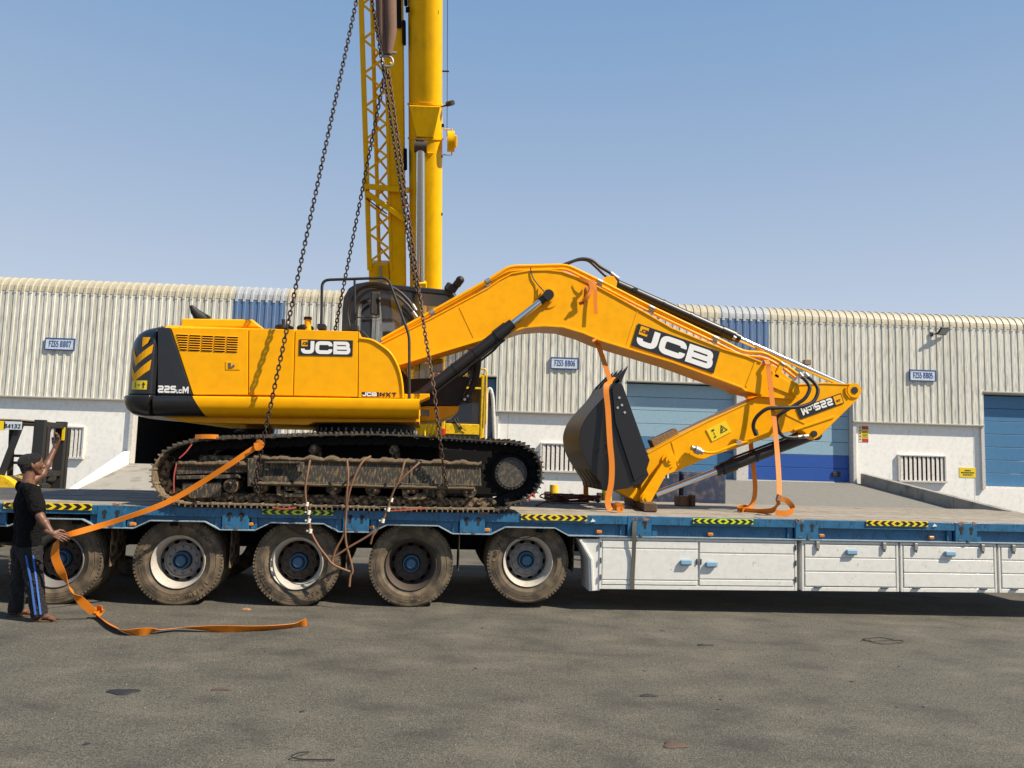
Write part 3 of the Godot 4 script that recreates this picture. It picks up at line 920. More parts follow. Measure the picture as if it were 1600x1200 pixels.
func tyre_profile(R: float, w: float) -> Array:
	var r0 := 0.285
	var h := w * 0.5
	var o := [Vector2(r0, -h * 0.72), Vector2(r0 + 0.03, -h * 0.86), Vector2(r0 + 0.1, -h), Vector2(R - 0.07, -h * 0.99), Vector2(R - 0.02, -h * 0.9), Vector2(R - 0.004, -h * 0.82)]
	for k in 4:
		var z := -h * 0.72 + k * h * 0.48
		o.append_array([Vector2(R, z - 0.001), Vector2(R, z + h * 0.36), Vector2(R - 0.014, z + h * 0.37), Vector2(R - 0.014, z + h * 0.46)] if k < 3 else [Vector2(R, z)])
	o.append_array([Vector2(R - 0.004, h * 0.82), Vector2(R - 0.02, h * 0.9), Vector2(R - 0.03, h * 0.955), Vector2(R - 0.035, h * 0.95), Vector2(R - 0.07, h * 0.99), Vector2(r0 + 0.14, h), Vector2(r0 + 0.137, h * 0.97), Vector2(r0 + 0.13, h * 0.97), Vector2(r0 + 0.127, h), Vector2(r0 + 0.075, h * 0.995), Vector2(r0 + 0.07, h * 0.955), Vector2(r0 + 0.03, h * 0.86), Vector2(r0, h * 0.72)])
	return o

func wheel(parent: Node3D, c: Vector3, rim: Material, disc: Material, words: Array, turn: float, near := true):
	# tyre, rim and hub of one wheel
	var keep := org
	var o := Node3D.new()
	o.name = "wheel"
	parent.add_child(o, true)
	o.position = c - org
	if not near: o.rotation.y = PI
	org = Vector3.ZERO
	var t := MB.new()
	var w := 0.3
	t.lathe(tyre_profile(0.5, w), 56)
	for i in t.v.size():       # the tread flattened where it stands
		var p := t.v[i]
		if p.y < -0.488:
			p.y = -0.488
		elif p.y < -0.4 and p.z > 0.08:
			p.z += 0.012 * (-p.y - 0.4) / 0.09
		t.v[i] = p
	# tread cuts on the shoulder
	part("tyre", t, M.tyre, o)
	var lug := MB.new()
	for k in 72:
		var a := TAU * k / 72
		if sin(a) > -0.9:
			lug.box(Vector3(cos(a) * 0.486, sin(a) * 0.486, w * 0.43), Vector3(0.022, 0.026, 0.03), 0.003, Basis(Vector3(0, 0, 1), a))
	part("tread_lugs", lug, M.tyre, o)
	if not near:
		org = keep
		return o
	for wd in words:
		var tx := MB.new()
		var n: int = wd[0].length()
		for k in n:
			var a: float = wd[1] - (k - (n - 1) * 0.5) * wd[2]
			var lo: bool = wd[3]
			var bas := Basis(Vector3(0, 0, 1), a - PI / 2)
			tx.add_mesh(letters(wd[0][k], 0.05, 0.005, "Droid Sans", true), Transform3D(bas, Vector3(cos(a) * 0.405, sin(a) * 0.405, w * 0.5 + 0.001)))
		part("tyre_lettering", tx, M.tyre_clean, o)
	var r := MB.new()
	r.lathe([Vector2(0.3, w * 0.38), Vector2(0.304, w * 0.45), Vector2(0.298, w * 0.475), Vector2(0.288, w * 0.45), Vector2(0.278, w * 0.36), Vector2(0.262, w * 0.28), Vector2(0.252, 0.02), Vector2(0.245, -0.03)], 48)
	part("rim", r, rim, o)
	# the dished disc with its ten hand holes, cut as gaps between spokes of sheet
	var d := MB.new()
	var zf := func(rr): return -0.06 + 0.04 * smoothstep(0.245, 0.19, rr) if rr > 0.19 else -0.02 - 0.012 * smoothstep(0.19, 0.175, rr)
	var holes := 10
	var sg := 120
	for k in sg:
		var a0 := TAU * k / sg + turn
		var a1 := TAU * (k + 1) / sg + turn
		var ph := fmod(float(k), float(sg) / holes) / (float(sg) / holes)
		var rr := [0.246, 0.238, 0.226, 0.214, 0.203, 0.19, 0.175, 0.11]
		for j in 7:
			if j >= 1 and j <= 3:
				var u := absf(ph - 0.46)
				if (j == 2 and u < 0.26) or (j != 2 and u < 0.18): continue
			var ra: float = rr[j]
			var rb: float = rr[j + 1]
			var za: float = zf.call(ra)
			var zb: float = zf.call(rb)
			d.quad(Vector3(cos(a0) * rb, sin(a0) * rb, zb), Vector3(cos(a0) * ra, sin(a0) * ra, za), Vector3(cos(a1) * ra, sin(a1) * ra, za), Vector3(cos(a1) * rb, sin(a1) * rb, zb))
	part("wheel_disc", d, disc, o)
	var bk := MB.new()
	bk.lathe([Vector2(0.26, -0.1), Vector2(0.0, -0.1)], 32)
	part("brake_drum", bk, M.underframe, o)
	var nm := MB.new()
	nm.cyl(Vector3.ZERO, Vector3(0, 0, 0.03), 0.016, 6)
	nm.cyl(Vector3(0, 0, 0.03), Vector3(0, 0, 0.048), 0.008, 8)
	var nme := nm.mesh()
	for k in 10:
		var a := TAU * k / 10 + turn
		put("wheel_nut", nme, disc, o, Transform3D(Basis(), Vector3(cos(a) * 0.155, sin(a) * 0.155, -0.032)), true)
	var hb := MB.new()
	hb.lathe([Vector2(0.1, -0.04), Vector2(0.1, 0.03), Vector2(0.095, 0.04), Vector2(0.086, 0.04), Vector2(0.08, -0.01), Vector2(0.062, -0.012), Vector2(0.06, 0.05), Vector2(0.05, 0.062), Vector2(0.0, 0.064)], 28)
	part("hub", hb, M.hub_blue, o)
	org = keep
	return o

func keyhole() -> Array:
	var o := []
	for k in 13:
		var a := deg_to_rad(-55 + 290.0 * k / 12)
		o.append(Vector2(cos(a) * 0.027, 0.022 + sin(a) * 0.027))
	o.append_array([Vector2(-0.013, -0.05), Vector2(0.013, -0.05)])
	return o

func chevron_board(parent: Node3D, c: Vector3, w: float, h: float, m: Material):
	var p := MB.new()
	p.box(c, Vector3(w, h, 0.006), 0.002)
	var o := part("reflector_board", p, m, parent)
	var k := MB.new()
	var n := 4
	var st := w * 0.46 / n
	for s in [-1.0, 1.0]:
		for i in n:
			var x: float = s * (w * 0.045 + (i + 0.5) * st)
			var d: float = s * h * 0.62
			for e in [1.0, -1.0]:
				var a := Vector3(x, 0, 0)
				var b := Vector3(x - d, e * h * 0.44, 0)
				var q := Vector3(s * st * 0.55, 0, 0)
				var z := c + Vector3(0, 0, 0.0045)
				if s * e > 0: k.quad(z + a, z + a + q, z + b + q, z + b)
				else: k.quad(z + b, z + b + q, z + a + q, z + a)
	var z2 := c + Vector3(0, 0, 0.0045)
	k.quad(z2 + Vector3(-w * 0.05, 0, 0), z2 + Vector3(0, -h * 0.36, 0), z2 + Vector3(w * 0.05, 0, 0), z2 + Vector3(0, h * 0.36, 0))
	part("chevrons", k, M.decal_black, o)

func tool_door(parent: Node3D, x0: float, x1: float, y0: float, y1: float, grooves: Array, handle: Vector2, z: float):
	var d := MB.new()
	# pressed sheet: bands between grooves stand proud
	var ys := [y0]
	ys.append_array(grooves)
	ys.append(y1)
	for i in ys.size() - 1:
		var a: float = ys[i] + (0.006 if i > 0 else 0.0)
		var b: float = ys[i + 1] - (0.006 if i < ys.size() - 2 else 0.0)
		d.span(Vector3(x0, a, z), Vector3(x1, b, z + 0.018), 0.006)
	d.span(Vector3(x0 + 0.01, y0 + 0.01, z - 0.01), Vector3(x1 - 0.01, y1 - 0.01, z + 0.006))
	var o := part("locker_door", d, M.white_box, parent)
	var h := MB.new()
	h.box(Vector3(handle.x, handle.y, z + 0.04), Vector3(0.15, 0.07, 0.05), 0.018, Basis(Vector3.RIGHT, -0.18))
	part("handle", h, M.handle_blue, o)
	return o

func trailer():
	var o := thing("low_loader_trailer", "long blue low loader trailer with five axles and white side lockers", "trailer", Vector3(0, 0, -1.35))
	var X0 := -7.5
	var X1 := 9.6
	# deck boards
	var zs := 14
	for k in zs:
		var z1 := -0.035 - k * 0.22
		var x := X0
		var seg := 0
		while x < X1 - 0.1:
			var l := 3.2 + 0.5 * sin(k * 2.3 + seg)
			if x < -3.0: l = minf(l, -2.75 + 0.25 * sin(k * 3.1) - x)
			l = maxf(minf(l, X1 - x), 0.3)
			var b := MB.new()
			var up := rng.randf_range(-0.004, 0.004)
			b.span(Vector3(x + 0.003, 1.075, z1 - 0.214), Vector3(x + l - 0.003, 1.128 + up, z1), 0.006)
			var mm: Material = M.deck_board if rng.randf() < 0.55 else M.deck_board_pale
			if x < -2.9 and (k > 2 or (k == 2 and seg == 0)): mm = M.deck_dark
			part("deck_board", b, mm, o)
			x += l
			seg += 1
	# blue side frame
	var rail := MB.new()
	for z in [0.0, -3.1]:
		rail.span(Vector3(X0, 1.018, z - 0.04), Vector3(X1, 1.122, z), 0.006)
	part("side_rail", rail, M.trailer_blue, o)
	var posts := [-6.2, -4.837, -3.477, -2.117, -0.757, 0.603, 2.634, 4.771, 6.908, 9.045]
	var wx := [-4.082, -2.756, -1.426, -0.102, 1.295]
	var lip := MB.new()
	for i in posts.size():
		var p: float = posts[i]
		var b := MB.new()
		b.span(Vector3(p - 0.15, 0.874, -0.05), Vector3(p + 0.15, 1.124, 0.006), 0.006)
		var pl := part("post_plate", b, M.trailer_blue, o)
		for s in [-0.068, 0.068]:
			var kh := MB.new()
			kh.xf = Transform3D(Basis(), Vector3(p + s, 1.025, 0))
			kh.prism(keyhole(), 0.004, 0.0085)
			part("keyhole", kh, M.hole_shade, pl)  # no real hole: thin black plate paints its dark inside
		if i == posts.size() - 1: break
		var q: float = posts[i + 1]
		var path := [Vector2(p + 0.15, 0.878)]
		for x in wx:
			if x > p and x < q:
				path.append_array([Vector2(x - 0.47, 0.878), Vector2(x - 0.3, 0.966), Vector2(x + 0.3, 0.966), Vector2(x + 0.47, 0.878)])
		path.append(Vector2(q - 0.15, 0.878))
		var poly := path.duplicate()
		poly.append_array([Vector2(q - 0.15, 1.02), Vector2(p + 0.15, 1.02)])
		var w := MB.new()
		w.prism(poly, -0.085, -0.07)
		part("side_panel", w, M.trailer_blue, o)
		for j in path.size() - 1:
			lip.bar(Vector3(path[j].x, path[j].y - 0.004, -0.04), Vector3(path[j + 1].x, path[j + 1].y - 0.004, -0.04), 0.1, 0.014, Vector3.UP, 0.003)
		lip.span(Vector3(p - 0.15, 0.867, -0.09), Vector3(p + 0.15, 0.881, 0.01), 0.003)
		for s in [p + 0.2, q - 0.2]:
			var st := MB.new()
			st.span(Vector3(s - 0.035, 0.885, -0.07), Vector3(s + 0.035, 1.02, -0.035), 0.004)
			part("panel_stiffener", st, M.trailer_blue, o)
	part("lower_lip", lip, M.trailer_edge, o)
	var bolt := MB.new()
	for p in posts:
		bolt.cyl(Vector3(p + 0.02, 0.895, 0.0), Vector3(p + 0.02, 0.895, 0.02), 0.02, 8)
		bolt.box(Vector3(p - 0.09, 0.9, 0.004), Vector3(0.05, 0.03, 0.014), 0.004)
	part("fixings", bolt, M.rusty_blue, o)
	for p in [Vector2(-1.957, 0.94), Vector2(-0.582, 0.928), Vector2(0.78, 0.923), Vector2(2.141, 0.924), Vector2(3.538, 0.917), Vector2(4.983, 0.926), Vector2(6.456, 0.927), Vector2(-3.251, 0.916)]:
		var l := MB.new()
		l.box(Vector3(p.x, p.y, -0.045), Vector3(0.075, 0.042, 0.055), 0.012)
		part("marker_lamp", l, M.marker_amber, o)
	for c in [[Vector3(-4.15, 1.101, 0.012), 0.93, 0.075, "tape_yellow"], [Vector3(-1.422, 1.089, 0.012), 0.8, 0.058, "tape_lime"], [Vector3(1.58, 1.087, 0.012), 0.8, 0.07, "tape_yellow"], [Vector3(3.685, 1.082, 0.012), 0.77, 0.062, "tape_lime"], [Vector3(5.967, 1.098, 0.012), 0.83, 0.068, "tape_yellow"]]:
		chevron_board(o, c[0], c[1], c[2], M[c[3]])
	# peeling scraps
	var sc := MB.new()
	for q in [Vector3(2.042, 1.071, 0.009), Vector3(6.462, 1.095, 0.009)]:
		sc.prism([Vector2(q.x - 0.02, q.y - 0.03), Vector2(q.x + 0.045, q.y - 0.02), Vector2(q.x + 0.01, q.y + 0.012)], 0.003, 0.013)
	part("peeling_tape", sc, M.decal_white, o)
	var ru := MB.new()
	for q in [Vector3(-3.4, 1.13, 0), Vector3(2.575, 1.088, 0), Vector3(2.719, 1.091, 0), Vector3(6.828, 1.113, 0), Vector3(7.005, 1.125, 0), Vector3(4.666, 1.112, 0), Vector3(0.733, 1.135, 0)]:
		for k in 3:
			ru.box(q + Vector3(rng.randf_range(-0.05, 0.05), rng.randf_range(-0.012, 0.012), 0.004), Vector3(rng.randf_range(0.02, 0.06), rng.randf_range(0.012, 0.03), 0.006), 0.002, Basis(Vector3(0, 0, 1), rng.randf_range(-0.6, 0.6)))
	part("bent_rust_edge", ru, M.litter_tan, o)
	# chassis below
	for z in [-0.85, -1.85]:
		var b := MB.new()
		b.span(Vector3(X0, 0.62, z - 0.02), Vector3(X1, 1.07, z + 0.02))
		b.span(Vector3(X0, 0.6, z - 0.09), Vector3(X1, 0.625, z + 0.09))
		part("main_beam", b, M.underframe, o)
	for k in 16:
		var b := MB.new()
		b.span(Vector3(X0 + 0.4 + k * 1.06, 0.9, -2.66), Vector3(X0 + 0.48 + k * 1.06, 1.07, -0.08))
		part("cross_member", b, M.underframe, o)
	for i in 5:
		var up: float = 0.057 if i == 4 else 0.0
		var ax := MB.new()
		ax.cyl(Vector3(wx[i], 0.488 + up, -0.3), Vector3(wx[i], 0.488 + up, -2.4), 0.075, 14)
		ax.bar(Vector3(wx[i], 0.55 + up, -0.85), Vector3(wx[i] + 0.45, 0.85, -0.85), 0.1, 0.08)
		ax.bar(Vector3(wx[i], 0.55 + up, -1.85), Vector3(wx[i] + 0.45, 0.85, -1.85), 0.1, 0.08)
		part("axle", ax, M.underframe, o)
	var rims := [M.rim_grey, M.rim_white, M.rim_white, M.rim_rust, M.rim_white]
	var discs := [M.rim_rust, M.rim_grey, M.rim_rust, M.rim_rust, M.rim_grey]
	var tx := [[], [["UNICROWN", 1.15, 0.17, false], ["UN2", 2.98, 0.15, false], ["315/80R22.5", -1.15, 0.115, true]], [["RADIAL", -2.6, 0.13, false], ["TUBELESS", -0.7, 0.13, false]], [["107R", -1.35, 0.1, false]], [["RADIAL", 2.8, 0.12, false]]]
	for i in 5:
		var up: float = 0.057 if i == 4 else 0.0
		wheel(o, Vector3(wx[i], 0.488 + up, -0.265), rims[i], discs[i], tx[i], 0.2 + i * 0.17)
		wheel(o, Vector3(wx[i], 0.488 + up, -2.45), rims[i], discs[i], [], 0.0, false)
		wheel(o, Vector3(wx[i], 0.488 + up, -0.55), rims[i], discs[i], [], 0.0, false)
	# white lockers under the deck
	var y0 := 0.247
	var y1 := 0.862
	var Z := -0.03
	var bx := [[2.147, 4.648, 2], [4.711, 5.993, 1], [6.019, 7.331, 1], [7.358, 7.358 + 1.22, 1]]
	for q in bx:
		var b := MB.new()
		b.span(Vector3(q[0], y0, -0.6), Vector3(q[1], y1 - 0.01, Z - 0.012), 0.008)
		var fw := 0.03
		b.span(Vector3(q[0], y0, Z - 0.02), Vector3(q[0] + fw, y1, Z + 0.016), 0.005)
		b.span(Vector3(q[1] - fw, y0, Z - 0.02), Vector3(q[1], y1, Z + 0.016), 0.005)
		b.span(Vector3(q[0] + fw, y1 - 0.035, Z - 0.02), Vector3(q[1] - fw, y1, Z + 0.014), 0.005)
		b.span(Vector3(q[0] + fw, y0, Z - 0.02), Vector3(q[1] - fw, y0 + 0.05, Z + 0.014), 0.005)
		var lk := part("side_locker", b, M.white_box, o)
		if q[2] == 2:
			var mid: float = 3.386
			tool_door(lk, q[0] + 0.036, mid - 0.012, y0 + 0.056, y1 - 0.04, [y0 + 0.11, y1 - 0.13], Vector2(mid - 0.17, y0 + 0.33), Z)
			tool_door(lk, mid + 0.012, q[1] - 0.036, y0 + 0.056, y1 - 0.04, [y0 + 0.13, y1 - 0.17], Vector2(mid + 0.15, y0 + 0.31), Z)
			var hg := MB.new()
			for s in [mid - 0.025, mid + 0.025, q[1] - 0.02, q[0] + 0.015]:
				for y in [y0 + 0.14, y0 + 0.34, y0 + 0.53]:
					if absf(s - mid) < 0.1 and absf(y - y0 - 0.34) > 0.1: continue
					hg.box(Vector3(s, y, Z + 0.024), Vector3(0.018, 0.07, 0.02), 0.005)
			part("hinge", hg, M.rusty_blue, lk)
		else:
			tool_door(lk, q[0] + 0.042, q[1] - 0.042, y0 + 0.062, y1 - 0.045, [y0 + 0.24, y0 + 0.41], Vector2((q[0] + q[1]) * 0.5, y1 - 0.13), Z)
			for s in [q[0] + 0.2, q[1] - 0.2]:
				var c := MB.new()
				c.box(Vector3(s, y1 - 0.05, Z + 0.03), Vector3(0.05, 0.09, 0.035), 0.008)
				c.cyl(Vector3(s, y1 - 0.12, Z + 0.035), Vector3(s, y1 - 0.08, Z + 0.045), 0.013, 8)
				part("latch", c, M.zinc, lk)
				var f := MB.new()
				f.box(Vector3(s, y0 + 0.05, Z + 0.026), Vector3(0.1, 0.022, 0.022), 0.006)
				part("hinge", f, M.rusty_blue, lk)
	# slanted white guard behind the last axle
	var fl := MB.new()
	fl.prism([Vector2(1.888, 0.837), Vector2(2.156, 0.841), Vector2(2.167, 0.227), Vector2(2.034, 0.219), Vector2(2.011, 0.596)], -0.5, -0.025, 0.008)
	part("wheel_guard", fl, M.white_box, o)
	var gl := MB.new()
	gl.bar(Vector3(1.904, 0.829, -0.02), Vector3(2.05, 0.596, -0.02), 0.04, 0.03, Vector3.UP, 0.006)
	gl.bar(Vector3(2.05, 0.611, -0.02), Vector3(2.073, 0.226, -0.02), 0.04, 0.03, Vector3.RIGHT, 0.006)
	part("guard_rib", gl, M.white_box, o)
	for i in 5:
		var mf := MB.new()
		mf.span(Vector3(wx[i] + 0.56, 0.42, -0.62), Vector3(wx[i] + 0.57, 0.86, -0.16))
		part("mud_flap", mf, M.tyre_clean, o)
	var al := MB.new()
	for q in [[Vector3(-1.616, 0.971, -0.08), Vector3(-1.393, 0.833, -0.1), Vector3(-1.085, 0.87, -0.08)], [Vector3(0.893, 0.89, -0.08), Vector3(1.207, 0.817, -0.1), Vector3(1.514, 0.923, -0.08)]]:
		al.tube(curve([q[0], q[1], q[2]], 8), 0.006, 6)
	part("air_line", al, M.rubber_hose, o)

var slew_x := 0.0

func edge_bars(mb: MB, p: Array, z0: float, z1: float, th: float):
	for i in p.size() - 1:
		var a := Vector3(p[i].x, p[i].y, (z0 + z1) * 0.5)
		var b := Vector3(p[i + 1].x, p[i + 1].y, (z0 + z1) * 0.5)
		var d := (b - a).normalized() * 0.004
		mb.bar(a - d, b + d, absf(z1 - z0), th, Vector3.UP if absf((b - a).normalized().y) < 0.9 else Vector3.RIGHT, 0.004)

func ram(parent: Node3D, a: Vector3, b: Vector3, split: float, rb: float, rr: float, nm: String):
	# a: barrel end, b: rod end; split: share of the length that is barrel
	var d := (b - a).normalized()
	var m := a.lerp(b, split)
	var bar := MB.new()
	bar.cyl(a, m, rb, 24)
	bar.cyl(m - d * 0.22, m - d * 0.02, rb * 1.18, 24)
	bar.cyl(m - d * 0.02, m + d * 0.07, rb * 0.95, 24)
	bar.cyl(a.lerp(m, 0.4), a.lerp(m, 0.4) + d * 0.03, rb * 1.1, 24)
	bar.cyl(a.lerp(m, 0.62), a.lerp(m, 0.62) + d * 0.03, rb * 1.1, 24)
	for e in [a]:
		bar.cyl(e - Vector3(0, 0, 0.09), e + Vector3(0, 0, 0.09), rb * 1.1, 20)
	var side := d.cross(Vector3(0, 0, 1)).normalized()
	bar.tube([a.lerp(m, 0.15) - side * -rb * 1.25, a.lerp(m, 0.85) - side * -rb * 1.25, m - d * 0.1 + side * rb * 0.9], 0.016, 8)
	var o := part(nm, bar, M.cylinder_black, parent)
	var rod := MB.new()
	rod.cyl(m, b - d * rb * 0.6, rr, 24)
	part("piston_rod", rod, M.chrome, o)
	var eye := MB.new()
	eye.cyl(b - d * rb * 1.9, b, rr * 1.25, 18)
	eye.cyl(b - Vector3(0, 0, 0.075), b + Vector3(0, 0, 0.075), rb * 0.98, 24)
	part("rod_eye", eye, M.cylinder_black, o)

func excavator():
	slew_x = -0.788
	var o := thing("excavator", "large yellow and black tracked excavator lying with folded boom on the trailer", "excavator", Vector3(slew_x, 1.13, -1.37))
	undercarriage(o)
	upper_body(o)
	cab(o)
	boom(o)
	stick_and_bucket(o)

func undercarriage(o: Node3D):
	var env: Array = [Vector2(-2.677, 1.124), Vector2(0.609, 1.185), Vector2(1.006, 1.22), Vector2(1.19, 1.273), Vector2(1.319, 1.36), Vector2(1.397, 1.476), Vector2(1.417, 1.622), Vector2(1.378, 1.79), Vector2(1.273, 1.906), Vector2(1.093, 1.974), Vector2(0.813, 1.988), Vector2(0.429, 2.003), Vector2(-0.104, 2.021), Vector2(-0.629, 2.023), Vector2(-1.22, 1.997), Vector2(-1.656, 1.965), Vector2(-2.088, 1.936), Vector2(-2.338, 1.921), Vector2(-2.613, 1.883), Vector2(-2.855, 1.799), Vector2(-2.994, 1.674), Vector2(-3.056, 1.506), Vector2(-3.02, 1.347), Vector2(-2.9, 1.213)]
	env[0].y = 1.155
	env[1].y = 1.155
	var path := PackedVector2Array()
	var ce := curve(env, 5)
	ce[0] = env[0]
	var L := [0.0]
	ce.append(env[0])
	for i in range(1, ce.size()): L.append(L[-1] + ce[i].distance_to(ce[i - 1]))
	var n := 54
	var at := func(d: float) -> Vector2:
		d = fposmod(d, L[-1])
		for i in range(1, L.size()):
			if L[i] >= d: return ce[i - 1].lerp(ce[i], (d - L[i - 1]) / maxf(L[i] - L[i - 1], 1e-5))
		return ce[0]
	var step: float = L[-1] / n
	var sh := MB.new()
	sh.box(Vector3(0, -0.012, 0), Vector3(step * 0.97, 0.02, 0.6), 0.004)
	sh.box(Vector3(step * 0.42, -0.02, 0), Vector3(step * 0.22, 0.02, 0.6), 0.004, Basis(Vector3(0, 0, 1), 0.25))
	for x in [-0.4, -0.05, 0.32]:
		sh.prism([Vector2(x * step - 0.011, -0.004), Vector2(x * step + 0.011, -0.004), Vector2(x * step + 0.006, 0.026), Vector2(x * step - 0.006, 0.026)], -0.3, 0.3, 0.003)
	var sme := sh.mesh()
	var lk := MB.new()
	for z in [-0.09, 0.09]:
		lk.prism([Vector2(-step * 0.55, -0.11), Vector2(-step * 0.35, -0.135), Vector2(step * 0.35, -0.135), Vector2(step * 0.55, -0.11), Vector2(step * 0.52, -0.06), Vector2(step * 0.3, -0.022), Vector2(-step * 0.3, -0.022), Vector2(-step * 0.52, -0.06)], z - 0.02, z + 0.02, 0.005)
	lk.cyl(Vector3(-step * 0.5, -0.085, -0.14), Vector3(-step * 0.5, -0.085, 0.14), 0.028, 12)
	var lme := lk.mesh()
	var bt := MB.new()
	for x in [-0.16, 0.16]:
		bt.cyl(Vector3(x * step, -0.022, 0.15), Vector3(x * step, -0.04, 0.15), 0.014, 6)
		bt.cyl(Vector3(x * step, -0.022, 0.26), Vector3(x * step, -0.034, 0.26), 0.012, 6)
	var bme := bt.mesh()
	for side in [-0.24, -2.5]:
		var tr := Node3D.new()
		tr.name = "track"
		o.add_child(tr, true)
		tr.position = -org + Vector3(0, 0, side)
		var crawl: float = 0.0
		for k in n:
			var p: Vector2 = at.call(k * step)
			var q0: Vector2 = at.call(k * step - step * 0.4)
			var q1: Vector2 = at.call(k * step + step * 0.4)
			var t := (q1 - q0).normalized()
			# the path runs anticlockwise seen from the camera: outward is to its right
			var bas := Basis(Vector3(-t.x, -t.y, 0), Vector3(t.y, -t.x, 0), Vector3(0, 0, 1))
			bas = Basis(bas.x, bas.y, bas.x.cross(bas.y))
			var xf := Transform3D(bas, Vector3(p.x, p.y, 0))
			var low := p.y < 1.75 and p.x < 0.9
			put("track_shoe", sme, M.shoe_mud if low else M.shoe_dark, tr, xf, true)
			put("track_link", lme, M.track_mud if low else M.underframe, tr, xf, true)
			if p.y > 1.3 and p.x > 0.3: put("shoe_bolt", bme, M.zinc, tr, xf, true)
	# track frames with rollers
	for s in [1, -1]:
		var zc: float = -1.37 + s * 1.13
		var zf := func(d: float) -> float: return zc + s * d
		var f := MB.new()
		var main: Array = [Vector2(-1.982, 1.673), Vector2(0.674, 1.724), Vector2(0.699, 1.433), Vector2(-0.156, 1.413), Vector2(-0.232, 1.434), Vector2(-0.756, 1.421), Vector2(-1.966, 1.391), Vector2(-1.995, 1.517)]
		f.prism(main, minf(zf.call(-0.2), zf.call(0.2)), maxf(zf.call(-0.2), zf.call(0.2)), 0.012)
		f.prism([Vector2(-2.034, 1.694), Vector2(-1.911, 1.697), Vector2(-1.892, 1.371), Vector2(-2.015, 1.368)], minf(zf.call(-0.2), zf.call(0.225)), maxf(zf.call(-0.2), zf.call(0.225)), 0.012)
		f.prism([Vector2(-2.83, 1.583), Vector2(-2.031, 1.634), Vector2(-2.025, 1.531), Vector2(-2.823, 1.481)], minf(zf.call(-0.2), zf.call(0.19)), maxf(zf.call(-0.2), zf.call(0.19)), 0.01)
		f.prism([Vector2(-2.815, 1.47), Vector2(-2.139, 1.505), Vector2(-2.108, 1.484), Vector2(-2.107, 1.462), Vector2(-2.813, 1.429)], minf(zf.call(-0.15), zf.call(0.21)), maxf(zf.call(-0.15), zf.call(0.21)), 0.006)
		f.prism([Vector2(-2.753, 1.394), Vector2(-2.313, 1.413), Vector2(-2.309, 1.236), Vector2(-2.635, 1.207), Vector2(-2.753, 1.277)], minf(zf.call(-0.2), zf.call(0.18)), maxf(zf.call(-0.2), zf.call(0.18)), 0.015)
		f.prism([Vector2(-0.168, 1.7), Vector2(0.213, 1.711), Vector2(0.223, 1.445), Vector2(-0.157, 1.435)], minf(zf.call(0.1), zf.call(0.212)), maxf(zf.call(0.1), zf.call(0.212)), 0.01)
		f.prism([Vector2(-1.968, 1.428), Vector2(0.605, 1.461), Vector2(0.606, 1.431), Vector2(-1.966, 1.391)], minf(zf.call(0.1), zf.call(0.235)), maxf(zf.call(0.1), zf.call(0.235)), 0.008)
		var fr := part("track_frame", f, M.frame_mud, o)
		if s > 0:
			var hole := MB.new()
			hole.prism([Vector2(-1.737, 1.576), Vector2(-1.635, 1.583), Vector2(-1.631, 1.508), Vector2(-1.733, 1.506)], -0.045, -0.036)
			part("frame_opening", hole, M.hole_shade, fr)  # hole not cut, its shade is a black patch on the frame
			var stp := MB.new()
			stp.prism([Vector2(-1.478, 1.665), Vector2(-1.383, 1.668), Vector2(-1.399, 1.548), Vector2(-1.45, 1.554)], -0.05, 0.02, 0.006)
			stp.prism([Vector2(-1.84, 1.655), Vector2(-1.79, 1.656), Vector2(-1.784, 1.56), Vector2(-1.828, 1.559)], -0.05, 0.0, 0.006)
			stp.prism([Vector2(-1.826, 1.663), Vector2(-1.427, 1.674), Vector2(-1.426, 1.651), Vector2(-1.825, 1.641)], -0.05, 0.03, 0.004)
			part("step_bracket", stp, M.frame_mud, fr)
			# dried mud lying on the ledges
			var mud := MB.new()
			var nz := FastNoiseLite.new()
			nz.frequency = 2.4
			nz.seed = 5
			for seg in [[-2.826, -2.017, 1.617, 0.2], [-1.961, 0.688, 1.699, 0.205], [-1.944, 0.605, 1.421 - 0.005, 0.23]]:
				var st := 70
				var rings := []
				for i in st + 1:
					var x: float = lerpf(seg[0], seg[1], float(i) / st)
					var hh := 0.02 + 0.05 * maxf(nz.get_noise_2d(x * 2.0, seg[2] * 7.0) + 0.35, 0.05) + 0.016 * nz.get_noise_2d(x * 9.0, 3.0)
					if seg[3] > 0.22: hh *= 0.4
					var zz: float = -0.24 + seg[3]
					rings.append([Vector3(x, seg[2] - 0.03, zz + 0.012), Vector3(x, seg[2] + hh * 0.5, zz + 0.014), Vector3(x, seg[2] + hh, zz - 0.03), Vector3(x, seg[2] + hh * 0.9, zz - 0.2), Vector3(x, seg[2] - 0.02, zz - 0.25)])
				mud.loft(rings, true, true)
			part("caked_mud", mud, M.mud_crust, fr)
		for px in [-2.209, -1.882, -1.531, -1.043, -0.586, -0.132, 0.219, 0.558]:
			var r := MB.new()
			var c := Vector3(px, 1.375, zc)
			r.cyl(c - Vector3(0, 0, 0.2), c + Vector3(0, 0, 0.2), 0.075, 18)
			r.cyl(c - Vector3(0, 0, 0.16), c + Vector3(0, 0, 0.16), 0.088, 18)
			r.box(c + Vector3(0, 0.02, s * 0.205), Vector3(0.12, 0.05, 0.04), 0.012)
			for bx in [-0.035, 0.035]: r.cyl(c + Vector3(bx, -0.01, s * 0.2), c + Vector3(bx, -0.01, s * 0.235), 0.012, 6)
			part("track_roller", r, M.track_mud, fr)
